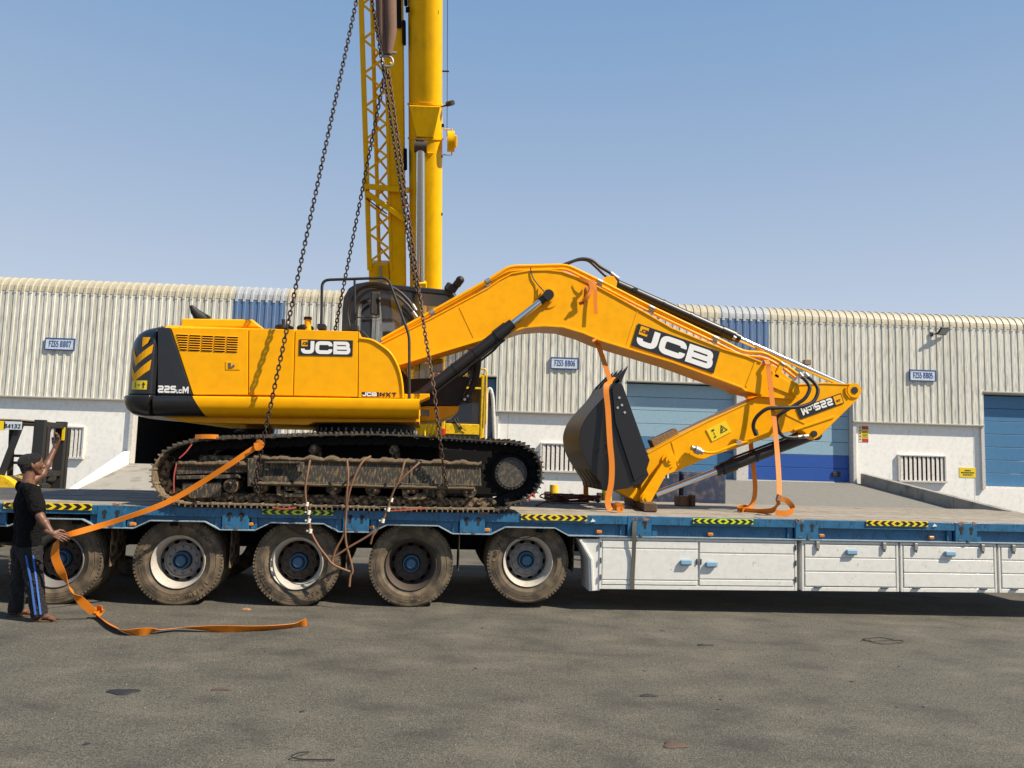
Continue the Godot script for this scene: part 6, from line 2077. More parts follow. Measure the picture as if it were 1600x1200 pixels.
	pr.ball(Vector3(X.call(593), Y.call(434), 0.3), Vector3(0.12, 0.05, 0.12), 12)
	part("jib_pin", pr, M.zinc, o)
	var sl := MB.new()
	sl.xf = F
	sl.box(Vector3(X.call(589), Y.call(312), 0.47), Vector3(0.6, 0.03, 0.02), 0.004, Basis(Vector3(0, 0, 1), -0.62))
	part("bracket_slot", sl, M.hole_shade, o)  # black strip on the brace paints the shade of a slot
	# superstructure, carrier and wheels
	var su := MB.new()
	su.span(Vector3(-1.5, 1.9, -12.5), Vector3(0.35, 2.75, -9.4), 0.06)
	su.span(Vector3(-0.5, 2.6, -12.0), Vector3(-0.3, 4.6, -10.4), 0.04)
	su.span(Vector3(0.25, 2.6, -12.0), Vector3(0.45, 4.6, -10.4), 0.04)
	part("superstructure", su, M.crane_yellow, o)
	var ca := MB.new()
	ca.span(Vector3(-5.5, 0.9, -12.2), Vector3(0.75, 1.6, -9.3), 0.05)
	ca.cyl(Vector3(-0.55, 1.58, -11), Vector3(-0.55, 1.92, -11), 0.8, 28)
	part("carrier", ca, M.crane_yellow, o)
	for x in [-4.6, -3.2, -1.5, -0.1]:
		for z in [-9.45, -12.05]:
			var w := MB.new()
			w.xf = Transform3D(Basis(), Vector3(x, 0.62, z))
			w.lathe([Vector2(0.0, -0.2), Vector2(0.3, -0.2), Vector2(0.56, -0.19), Vector2(0.62, -0.12), Vector2(0.62, 0.12), Vector2(0.56, 0.19), Vector2(0.3, 0.2), Vector2(0.26, 0.12), Vector2(0.0, 0.12)], 32)
			part("wheel", w, M.tyre_clean, o)
	var hs := MB.new()
	for k in 5: hs.tube(curve([Vector3(0.05 + k * 0.09, 2.5, -9.3), Vector3(0.0 + k * 0.1, 2.25, -9.22), Vector3(0.1 + k * 0.07, 1.9, -9.3)], 4), 0.025, 6)
	part("hydraulic_hose", hs, M.tape_yellow, o)
	# operator's cab facing the yard
	var K := MB.new()
	var xl: float = 0.371
	var xr: float = 1.387
	var yt: float = 3.723
	var yb: float = 2.083
	var ym: float = 2.536
	K.span(Vector3(xr - 0.1, yb, -9.1), Vector3(xr, yt, -9.0), 0.03)
	K.span(Vector3(xl, yb, -9.1), Vector3(xl + 0.1, yt, -9.0), 0.03)
	K.span(Vector3(xl + 0.1, ym - 0.26, -9.1), Vector3(xr - 0.1, ym, -9.01), 0.02)
	K.span(Vector3(xl + 0.1, yb - 0.12, -9.1), Vector3(xr - 0.1, yb, -9.01), 0.02)
	K.span(Vector3(xl + 0.1, yt - 0.08, -9.1), Vector3(xr - 0.1, yt, -9.01), 0.02)
	K.span(Vector3(xl + 0.05, 3.387 - 0.02, -9.05), Vector3(xr - 0.1, 3.387 + 0.03, -9.0), 0.01)
	K.span(Vector3(xl, yt - 0.05, -10.7), Vector3(xr, yt + 0.03, -9.02), 0.03)
	K.span(Vector3(xl, yb - 0.12, -10.7), Vector3(xr, yb - 0.02, -9.1), 0.02)
	K.span(Vector3(xl, yb, -10.75), Vector3(xr, yt, -10.65), 0.03)
	K.span(Vector3(xr - 0.06, yb, -10.7), Vector3(xr + 0.0, ym - 0.1, -9.1), 0.02)
	K.tube(rp([Vector3(xl + 0.25, yt + 0.06, -9.0), Vector3(xl + 0.25, yt + 0.14, -9.0), Vector3(xr + 0.02, yt + 0.14, -9.0), Vector3(xr + 0.04, ym, -8.97)], 0.08, 4), 0.02, 8)
	var ko := part("operator_cab", K, M.truck_yellow, o)
	var g := MB.new()
	g.span(Vector3(xl + 0.1, ym, -9.07), Vector3(xr - 0.1, yt - 0.08, -9.06))
	g.span(Vector3(xl + 0.1, yb, -9.07), Vector3(xr - 0.1, ym - 0.26, -9.06))
	g.span(Vector3(xr - 0.03, ym - 0.1, -10.65), Vector3(xr - 0.02, yt - 0.05, -9.1))
	part("cab_window", g, M.crane_glass, ko)
	var se := MB.new()
	for q in [[xl + 0.1, ym], [xl + 0.1, yb]]:
		var hh: float = (yt - 0.35) if q[1] == ym else ym - 0.27
		se.tube(rp([Vector3(q[0] + 0.02, q[1] + 0.02, -9.035), Vector3(q[0] + 0.02, hh, -9.035), Vector3(xr - 0.12, hh, -9.035), Vector3(xr - 0.12, q[1] + 0.02, -9.035), Vector3(q[0] + 0.03, q[1] + 0.02, -9.035)], 0.06, 4), 0.014, 6)
	part("window_seal", se, M.rubber_hose, ko)
	var wp := MB.new()
	wp.tube([Vector3(xl + 0.3, ym + 0.12, -9.0), Vector3(xl + 0.42, ym - 0.1, -8.98)], 0.014, 6)
	wp.tube([Vector3(xl + 0.36, ym + 0.14, -9.0), Vector3(xl + 0.48, ym - 0.1, -8.98)], 0.012, 6)
	wp.tube([Vector3(xl + 0.48, ym - 0.1, -8.98), Vector3(xl + 0.6, ym - 0.16, -8.98)], 0.01, 6)
	wp.box(Vector3(xl + 0.45, ym - 0.1, -8.99), Vector3(0.1, 0.07, 0.05), 0.012)
	part("wiper", wp, M.rubber_hose, ko)
	var si := MB.new()
	si.span(Vector3(xl + 0.3, yb + 0.1, -10.3), Vector3(xl + 0.8, yb + 0.5, -9.8), 0.06)
	si.span(Vector3(xl + 0.3, yb + 0.4, -10.4), Vector3(xl + 0.8, yb + 1.2, -10.25), 0.06)
	part("cab_seat", si, M.truck_black, ko)
	var mi := MB.new()
	mi.tube(rp([Vector3(1.435, 2.102, -9.1), Vector3(1.427, 3.327, -9.1), Vector3(1.516, 3.423, -9.1), Vector3(1.585, 3.209, -9.1), Vector3(1.665, 2.109, -9.1)], 0.15, 5), 0.045, 10)
	part("door_frame", mi, M.white_trim, ko)
	var gl2 := MB.new()
	gl2.prism([Vector2(1.48, 2.134), Vector2(1.459, 3.297), Vector2(1.534, 3.362), Vector2(1.587, 3.133), Vector2(1.633, 2.138)], -9.11, -9.1)
	part("door_window", gl2, M.crane_glass, ko)
	var rd := MB.new()
	rd.box(Vector3(0.427, 2.325, -8.95), Vector3(0.07, 0.17, 0.08), 0.015)
	part("tail_lamp", rd, M.lamp_red, ko)

func forklift():
	var z0 := -5.0
	var o := thing("forklift", "yellow and black forklift truck parked behind the trailer with mast raised upright", "forklift", Vector3(-6.856, 0, -5.5))
	var gt: float = 2.195
	var xf: float = -6.689
	var xb := xf - 2.75
	var zl := -6.15
	# chassis and counterweight
	var b := MB.new()
	b.prism([Vector2(xf - 0.35, 0.3), Vector2(xf - 0.35, 0.85), Vector2(xf - 0.5, 1.15), Vector2(xf - 0.72, 1.2), Vector2(xf - 0.9, 1.0), Vector2(xf - 1.2, 0.98), Vector2(xf - 1.28, 1.27), Vector2(xb, 1.3), Vector2(xb - 0.25, 1.15), Vector2(xb - 0.3, 0.35), Vector2(xb + 0.5, 0.3)], zl, z0, 0.05)
	part("chassis", b, M.truck_yellow, o)
	var fd := MB.new()
	for z in [z0 + 0.02, zl - 0.02]:
		fd.cyl(Vector3(xf - 0.62, 0.78, z - 0.14), Vector3(xf - 0.62, 0.78, z + 0.06), 0.46, 28)
	part("mudguard", fd, M.truck_yellow, o)
	var hd := MB.new()
	hd.span(Vector3(xb - 0.05, 1.25, zl + 0.1), Vector3(xf - 1.35, 1.62, z0 - 0.1), 0.09)
	part("engine_hood", hd, M.truck_black, o)
	var st := MB.new()
	st.span(Vector3(xf - 1.95, 1.45, -5.85), Vector3(xf - 1.4, 1.6, -5.3), 0.05)
	st.box(Vector3(xf - 1.95, 1.72, -5.58), Vector3(0.14, 0.5, 0.5), 0.05, Basis(Vector3(0, 0, 1), 0.15))
	part("seat", st, M.truck_black, o)
	var gd := MB.new()
	gd.span(Vector3(xb + 0.55, gt - 0.09, zl + 0.05), Vector3(xf - 0.25, gt - 0.05, z0 - 0.02), 0.012)
	for k in 8: gd.span(Vector3(xb + 0.75 + k * 0.22, gt - 0.06, zl + 0.08), Vector3(xb + 0.82 + k * 0.22, gt - 0.02, z0 - 0.05), 0.008)
	for z in [z0 - 0.04, zl + 0.08]:
		gd.bar(Vector3(xb + 0.65, gt - 0.08, z), Vector3(xb + 0.95, 1.3, z), 0.07, 0.09, Vector3.RIGHT, 0.012)
		gd.bar(Vector3(xf - 0.95, gt - 0.08, z), Vector3(xf - 0.9, 0.85, z), 0.07, 0.09, Vector3.RIGHT, 0.012)
		gd.bar(Vector3(xf - 0.3, gt - 0.08, z), Vector3(xf - 0.62, 0.95, z), 0.07, 0.1, Vector3.RIGHT, 0.012)
		gd.bar(Vector3(xf - 0.95, 1.55, z), Vector3(xf - 0.62, 1.55, z), 0.05, 0.05)
		gd.bar(Vector3(xf - 0.95, 1.42, z), Vector3(xf - 0.62, 1.42, z), 0.05, 0.05)
	var go := part("overhead_guard", gd, M.truck_black, o)
	var rf := MB.new()
	rf.span(Vector3(xb + 0.6, gt - 0.02, zl + 0.08), Vector3(xf - 0.3, gt + 0.005, z0 - 0.05), 0.006)
	part("guard_roof", rf, M.guard_tan, go)
	# mast: outer and inner channels, chains, ram, carriage, forks
	for z in [z0 - 0.18, zl + 0.18]:
		var m := MB.new()
		m.span(Vector3(xf - 0.13, 0.15, z - 0.05), Vector3(xf + 0.05, gt + 0.01, z + 0.05), 0.01)
		part("mast_channel", m, M.truck_black, o)
		var n2 := MB.new()
		n2.span(Vector3(xf - 0.1, 0.2, z - 0.16), Vector3(xf + 0.06, gt - 0.1, z - 0.07), 0.008)
		part("inner_channel", n2, M.truck_black, o)
	var hy := MB.new()
	for z in [-5.42, -5.58, -5.74]: hy.cyl(Vector3(xf - 0.25, 0.3, z), Vector3(xf - 0.22, gt - 0.15, z), 0.035, 12)
	hy.span(Vector3(xf - 0.12, gt - 0.12, zl + 0.15), Vector3(xf + 0.04, gt - 0.02, z0 - 0.15), 0.01)
	hy.span(Vector3(xf - 0.12, 1.2, zl + 0.15), Vector3(xf + 0.04, 1.3, z0 - 0.15), 0.01)
	part("mast_ram", hy, M.truck_black, o)
	var cr := MB.new()
	cr.span(Vector3(xf + 0.06, 0.25, zl + 0.05), Vector3(xf + 0.12, 0.8, z0 - 0.05), 0.01)
	cr.span(Vector3(xf + 0.02, 0.98, z0 - 0.3), Vector3(xf + 0.14, 1.1, z0 - 0.06), 0.02)
	part("carriage", cr, M.truck_black, o)
	for z in [-5.3, -5.9]:
		var f := MB.new()
		f.span(Vector3(xf + 0.12, 0.08, z - 0.06), Vector3(xf + 0.17, 0.7, z + 0.06), 0.008)
		f.span(Vector3(xf + 0.12, 0.06, z - 0.06), Vector3(xf + 1.1, 0.1, z + 0.06), 0.008)
		part("fork", f, M.truck_black, o)
	var tk := MB.new()
	tk.span(Vector3(-6.829, 1.333, -5.5), Vector3(-6.626, 1.052, -5.8), 0.1)
	part("tilt_cover", tk, M.truck_black, o)
	var fy := MB.new()
	fy.bar(Vector3(xf - 0.2, 0.93, -4.97), Vector3(xf + 0.1, 1.06, -4.97), 0.12, 0.05, Vector3.UP, 0.01)
	part("step_plate", fy, M.truck_yellow, o)
	var lp := MB.new()
	lp.cyl(Vector3(-6.892, 2.047, -5.7), Vector3(-6.845, 2.046, -5.62), 0.055, 16)
	lp.cyl(Vector3(-6.911, 2.048, -5.74), Vector3(-6.892, 2.047, -5.7), 0.02, 8)
	part("head_lamp", lp, M.lamp_glass, o)
	var rl := MB.new()
	rl.span(Vector3(xf - 0.78, gt - 0.42, -5.0), Vector3(xf - 0.71, gt - 0.2, -4.95), 0.012)
	part("side_lamp", rl, M.lamp_red, o)
	var wh := MB.new()
	wh.tube([Vector3(xf - 1.0, 1.0, -5.58), Vector3(xf - 1.15, 1.42, -5.58)], 0.025, 8)
	var rg := []
	for k in 16: rg.append(Vector3(xf - 1.17 + 0.08 * cos(TAU * k / 16), 1.45 + 0.06 * cos(TAU * k / 16), -5.58 + 0.17 * sin(TAU * k / 16)))
	wh.tube(rg, 0.015, 6, true)
	part("steering_wheel", wh, M.truck_black, o)
	for q in [[xf - 0.62, 0.35, 0.35], [xb + 0.3, 0.3, 0.3]]:
		for z in [z0 - 0.05, zl + 0.05]:
			var w := MB.new()
			w.xf = Transform3D(Basis(), Vector3(q[0], q[1], z))
			w.lathe([Vector2(0.0, -0.1), Vector2(q[2] - 0.03, -0.12), Vector2(q[2], -0.08), Vector2(q[2], 0.08), Vector2(q[2] - 0.03, 0.12), Vector2(0.2, 0.11), Vector2(0.18, 0.06), Vector2(0, 0.06)], 26)
			part("wheel", w, M.tyre_clean, o)
	var np := MB.new()
	var pc: Vector3 = Vector3(-7.076, 2.085, -4.96)
	np.box(pc, Vector3(0.29, 0.14, 0.012), 0.003)
	var npo := part("number_plate", np, M.sign_plate, o)
	put("plate_lettering", letters("84132", 0.07, 0.004, "Droid Sans", true), M.decal_black, npo, Transform3D(Basis(), pc + Vector3(0, -0.01, 0.009)))
	var yl := MB.new()
	yl.box(Vector3(-6.655, 1.978, -5.9), Vector3(0.05, 0.24, 0.012), 0.003)
	yl.box(Vector3(-7.262, 2.078, -4.96), Vector3(0.13, 0.16, 0.012), 0.003)
	part("warning_label", yl, M.tape_yellow, o)

func yard_pieces():
	for q in [[Vector3(2.321, 1.201, -4.4), 0.078, "yellow steel bollard standing behind the trailer right of the excavator track"], [Vector3(3.282, 1.132, -4.4), 0.09, "yellow steel bollard standing behind the trailer, half hidden under the bucket"]]:
		var c: Vector3 = q[0]
		var o := thing("bollard", q[2], "bollard", Vector3(c.x, 0, c.z), "yellow bollards behind the trailer")
		var hgt: float = 1.319
		var p := MB.new()
		p.xf = Transform3D(Basis(Vector3.RIGHT, -PI / 2), Vector3(c.x, 0, c.z))
		p.lathe([Vector2(q[1], 0.0), Vector2(q[1], hgt - 0.02), Vector2(q[1] * 0.9, hgt), Vector2(0, hgt)], 20)
		part("post", p, M.truck_yellow, o)
		var f := MB.new()
		f.span(Vector3(c.x - q[1] * 2.4, 0.0, c.z - 0.16), Vector3(c.x + q[1] * 2.4, 0.02, c.z + 0.16), 0.004)
		part("foot_plate", f, M.rusty_blue, o)
		var bx := MB.new()
		bx.span(Vector3(c.x - q[1] - 0.09, hgt - 0.3, c.z - 0.05), Vector3(c.x - q[1] + 0.01, hgt - 0.12, c.z + 0.05), 0.012)
		part("hook_box", bx, M.rim_rust, o)
	# navy steel cabinets between the yard and the doors
	for q in [[1012.0, 1061.5, "left navy steel cabinet standing behind the trailer, small white letters on top"], [1064.5, 1135.0, "right navy steel cabinet standing behind the trailer, splashed with dirt"]]:
		var a: Vector3 = Vector3(4.091, 1.441, -4.6)
		var x0: float = 4.043 if q[0] < 1050 else 4.733
		var x1: float = 4.697 if q[0] < 1050 else 5.591
		var o := thing("steel_cabinet", q[2], "cabinet", Vector3((x0 + x1) * 0.5, 0, -4.9), "navy cabinets behind the trailer")
		var b := MB.new()
		b.span(Vector3(x0, 0.05, -5.3), Vector3(x1, 1.62, -4.62), 0.02)
		b.span(Vector3(x0 + 0.03, 0.0, -5.25), Vector3(x1 - 0.03, 0.06, -4.7))
		part("cabinet_body", b, M.navy_steel, o)
		var d := MB.new()
		d.span(Vector3(x0 + 0.03, 0.12, -4.63), Vector3(x1 - 0.03, 1.58, -4.598), 0.01)
		var dd := part("cabinet_door", d, M.navy_steel, o)
		if q[0] < 1050:
			put("lettering", letters("IT", 0.13, 0.004, "Droid Sans", true), M.decal_white, dd, Transform3D(Basis(), Vector3(4.439, 1.544, -4.594)))
		else:
			var h := MB.new()
			h.box(Vector3(x0 + 0.12, 1.0, -4.58), Vector3(0.03, 0.16, 0.04), 0.01)
			part("handle", h, M.zinc, dd)

func deck_pieces():
	# squared timber under the bucket linkage
	var t := MB.new()
	var a: Vector3 = Vector3(2.972, 1.169, -0.72)
	var e: Vector3 = Vector3(3.249, 1.226, -2.5)
	t.bar(Vector3(a.x, 1.187, -0.68), Vector3(e.x - 0.06, 1.187, -2.5), 0.18, 0.112, Vector3.UP, 0.012)
	whole("timber_beam", t, M.timber_dark, "dark squared timber beam lying across the deck under the bucket linkage", "timber", Vector3(a.x, 1.13, -0.72))
	var b := MB.new()
	var c: Vector3 = Vector3(3.963, 1.239, -2.2)
	b.box(Vector3(c.x, 1.205, -2.2), Vector3(0.26, 0.15, 0.2), 0.01, Basis(Vector3.UP, 0.12))
	whole("timber_block", b, M.timber, "short brown timber block standing on the trailer deck by the bucket ram", "timber", Vector3(c.x, 1.13, -2.2))
	var b2 := MB.new()
	c = Vector3(4.04, 1.249, -2.05)
	b2.box(Vector3(c.x, 1.215, -2.1), Vector3(0.07, 0.17, 0.16), 0.008, Basis(Vector3.UP, -0.1))
	whole("timber_offcut", b2, M.timber_dark, "narrow upright timber offcut leaning against the brown block on the deck", "timber", Vector3(c.x, 1.13, -2.1))
	var p := MB.new()
	p.bar(Vector3(3.199, 2.023, -1.45), Vector3(3.573, 2.207, -1.45), 0.2, 0.14, Vector3.UP, 0.01)
	whole("timber_plank", p, M.timber, "brown timber plank lying on top of the stick beside the bucket", "timber", Vector3(3.5, 2.054, -1.78))
	var p2 := MB.new()
	p2.box(Vector3(3.227, 1.934, -1.7), Vector3(0.09, 0.09, 0.12), 0.008, Basis(Vector3(0, 0, 1), 0.3))
	whole("timber_chock", p2, M.timber_dark, "small brown timber chock wedged between bucket and stick", "timber", Vector3(3.227, 1.906, -1.7))
	# heap of rusty lashing cable
	var h := MB.new()
	for k in 9:
		var pts := []
		var cx: float = 2.215 + rng.randf_range(-0.15, 0.25)
		for j in 8:
			pts.append(Vector3(cx + rng.randf_range(-0.42, 0.3), 1.15 + rng.randf_range(0.0, 0.11), -2.2 + rng.randf_range(-0.25, 0.25)))
		h.tube(curve(pts, 4), 0.011, 6)
	h.tube(curve([Vector3(2.578, 1.16, -2.0), Vector3(2.503, 1.24, -2.1), Vector3(2.309, 1.26, -2.1), Vector3(2.07, 1.2, -2.1), Vector3(1.782, 1.17, -1.8), Vector3(1.537, 1.15, -1.2)], 5), 0.014, 6)
	whole("cable_heap", h, M.rope_rust, "tangled heap of rust red lashing cable on the deck left of the bucket", "cable", Vector3(2.216, 1.172, -2.2))

func chain_of(called: String, label: String, p: Array, m: Material, at: Vector3):
	var o := thing(called, label, "chain", at, "lifting chains on the excavator")
	var k := MB.new()
	var ring := []
	var hl := 0.03
	var hw := 0.0185
	for i in 6:
		var a := -PI / 2 + PI * i / 5
		ring.append(Vector3(hl - hw + cos(a) * hw + 0.004, sin(a) * hw, 0))
	for i in 6:
		var a := PI / 2 + PI * i / 5
		ring.append(Vector3(-hl + hw + cos(a) * hw - 0.004, sin(a) * hw, 0))
	k.tube(ring, 0.0088, 7, true)
	var me := k.mesh()
	var pitch := 0.0555
	var d := 0.0
	var i := 0
	var seg := 0
	var pos: Vector3 = p[0]
	var turn := 0.3
	var left := pitch * 0.5
	while seg < p.size() - 1:
		var to: Vector3 = p[seg + 1]
		var r := pos.distance_to(to)
		if r < left:
			left -= r
			pos = to
			seg += 1
			continue
		var dir := (to - pos).normalized()
		pos += dir * left
		left = pitch
		var x := dir
		var y := Vector3(0, 0, 1) - x * x.z
		if y.length() < 0.2: y = Vector3.UP - x * x.y
		y = y.normalized()
		var bas := Basis(x, y, x.cross(y)) * Basis(Vector3(1, 0, 0), turn + (PI / 2 if i % 2 else 0.0) + 0.15 * sin(i * 1.7))
		put("link", me, m, o, Transform3D(bas, pos))
		i += 1
	return o

func lifting_gear():
	var sh: Vector3 = Vector3(-0.69, 6.983, -0.7)
	var sh2: Vector3 = Vector3(-1.012, 8.206, -0.45)
	var hook: Vector3 = Vector3(-0.886, 10.129, -0.7)
	chain_of("lifting_chain", "rusty lifting chain crossing the engine side panels down to the track frame", [Vector3(-1.872, 1.259, 0.02), Vector3(-1.905, 1.435, 0.05), Vector3(-1.869, 1.685, 0.12), Vector3(-1.828, 1.89, 0.17), Vector3(-1.738, 2.557, 0.13), sh2 + Vector3(-0.02, -0.1, 0)], M.dark_chain, Vector3(-1.872, 1.259, 0.02))
	chain_of("lifting_chain", "rusty lifting chain passing in front of cab and boom foot down to the track", [Vector3(0.292, 1.388, -0.02), Vector3(0.245, 1.578, 0.05), Vector3(0.184, 1.952, 0.12), Vector3(0.077, 2.639, 0), Vector3(-0.047, 3.285, -0.2), Vector3(-0.141, 3.843, -0.4), sh + Vector3(0.02, -0.12, 0)], M.rusty_chain, Vector3(0.292, 1.388, -0.02))
	chain_of("lifting_chain", "dark lifting chain behind the hand rail reaching down to the far track", [Vector3(-1.655, 2.069, -2.5), Vector3(-1.634, 2.222, -2.5), Vector3(-1.332, 3.612, -1.95), sh + Vector3(-0.02, -0.12, -0.03)], M.dark_chain, Vector3(-1.655, 2.069, -2.5))
	chain_of("lifting_chain", "dark upper lifting chain joining the chain in front of the cab roof", [Vector3(-0.142, 3.777, -0.36), Vector3(-0.201, 3.958, -0.38), Vector3(-0.718, 6.771, -0.62), sh2 + Vector3(0.02, -0.1, 0)], M.dark_chain, Vector3(-0.146, 3.777, -0.36))
	# bow shackles
	for q in [[sh, "bow shackle hanging from the brown sling above two chains"], [sh2, "bow shackle above the picture holding the left chain"]]:
		var c: Vector3 = q[0]
		var o := thing("bow_shackle", q[1], "shackle", c)
		var s := MB.new()
		var arc := []
		for k in 13:
			var a := deg_to_rad(-60 + 300.0 * k / 12)
			arc.append(c + Vector3(sin(a) * 0.075 * -1.0, -cos(a) * 0.075 * -1.0, 0) * -1.0)
		arc.insert(0, arc[0] + Vector3(0, 0.09, 0))
		arc.append(arc[-1] + Vector3(0, 0.09, 0))
		s.tube(arc, 0.017, 10)
		part("bow", s, M.zinc, o)
		var p := MB.new()
		p.cyl(c + Vector3(-0.12, 0.125, 0), c + Vector3(0.12, 0.125, 0), 0.019, 12)
		part("pin", p, M.zinc, o)
		var y := MB.new()
		y.ball(c + Vector3(0.045, -0.03, 0.005), Vector3(0.02, 0.024, 0.02), 10)
		part("paint_mark", y, M.truck_yellow, o)
	var ring := MB.new()
	ring.tube([sh + Vector3(-0.01, -0.06, 0), sh + Vector3(-0.04, -0.2, 0), sh + Vector3(-0.01, -0.28, 0), sh + Vector3(0.02, -0.2, 0.0)], 0.012, 8, true)
	whole("chain_ring", ring, M.rim_rust, "rusty oblong ring under the silver bow shackle", "ring", sh + Vector3(0, -0.2, 0))
	# brown round slings
	for q in [[sh, "thick brown round sling hanging above the silver shackle"], [sh2, "brown round sling above the left chain's shackle"]]:
		var c: Vector3 = q[0]
		var s := MB.new()
		var up := (hook - c).normalized()
		for sd in [-1.0, 1.0]:
			var off := Vector3(0.055 * sd, 0, 0.02 * sd)
			s.tube([c + Vector3(0, 0.1, 0.0) + off * 0.3, c + up * 0.22 + off * 0.7, c + up * 0.42 + off * 1.1, c + up * 0.7 + off * 1.0, c + up * 1.1 + off * 1.05, hook + off], [0.04, 0.058, 0.078, 0.085, 0.088, 0.088], 14)
		whole("round_sling", s, M.sling_brown, q[1], "sling", c)
	var hb := thing("hook_block", "yellow crane hook block above the slings", "hook", hook)
	var hm := MB.new()
	hm.box(hook + Vector3(0, 0.5, 0), Vector3(0.5, 0.6, 0.3), 0.08)
	part("block", hm, M.crane_yellow, hb)
	var hk := MB.new()
	var ha := []
	for k in 10:
		var an := deg_to_rad(90 + 270.0 * k / 9)
		ha.append(hook + Vector3(cos(an) * 0.13, 0.05 + sin(an) * 0.13, 0))
	hk.tube(ha, 0.05, 10)
	part("hook", hk, M.zinc, hb)
	var rp2 := MB.new()
	for x in [-0.15, 0.15]: rp2.cyl(hook + Vector3(x, 0.7, 0), Vector3(hook.x + x, 30.0, hook.z), 0.012, 6)
	part("hoist_rope", rp2, M.rubber_hose, hb)

func one_strap(label: String, runs: Array, w: float, m: Material, at: Vector3, group := ""):
	var o := thing("lashing_strap", label, "strap", at, group)
	for r in runs:
		var s := MB.new()
		s.strap(curve(r[0], 5), r[1] if r[1] is Vector3 else curve(r[1], 5), w)
		part(r[2], s, m, o)
	return o

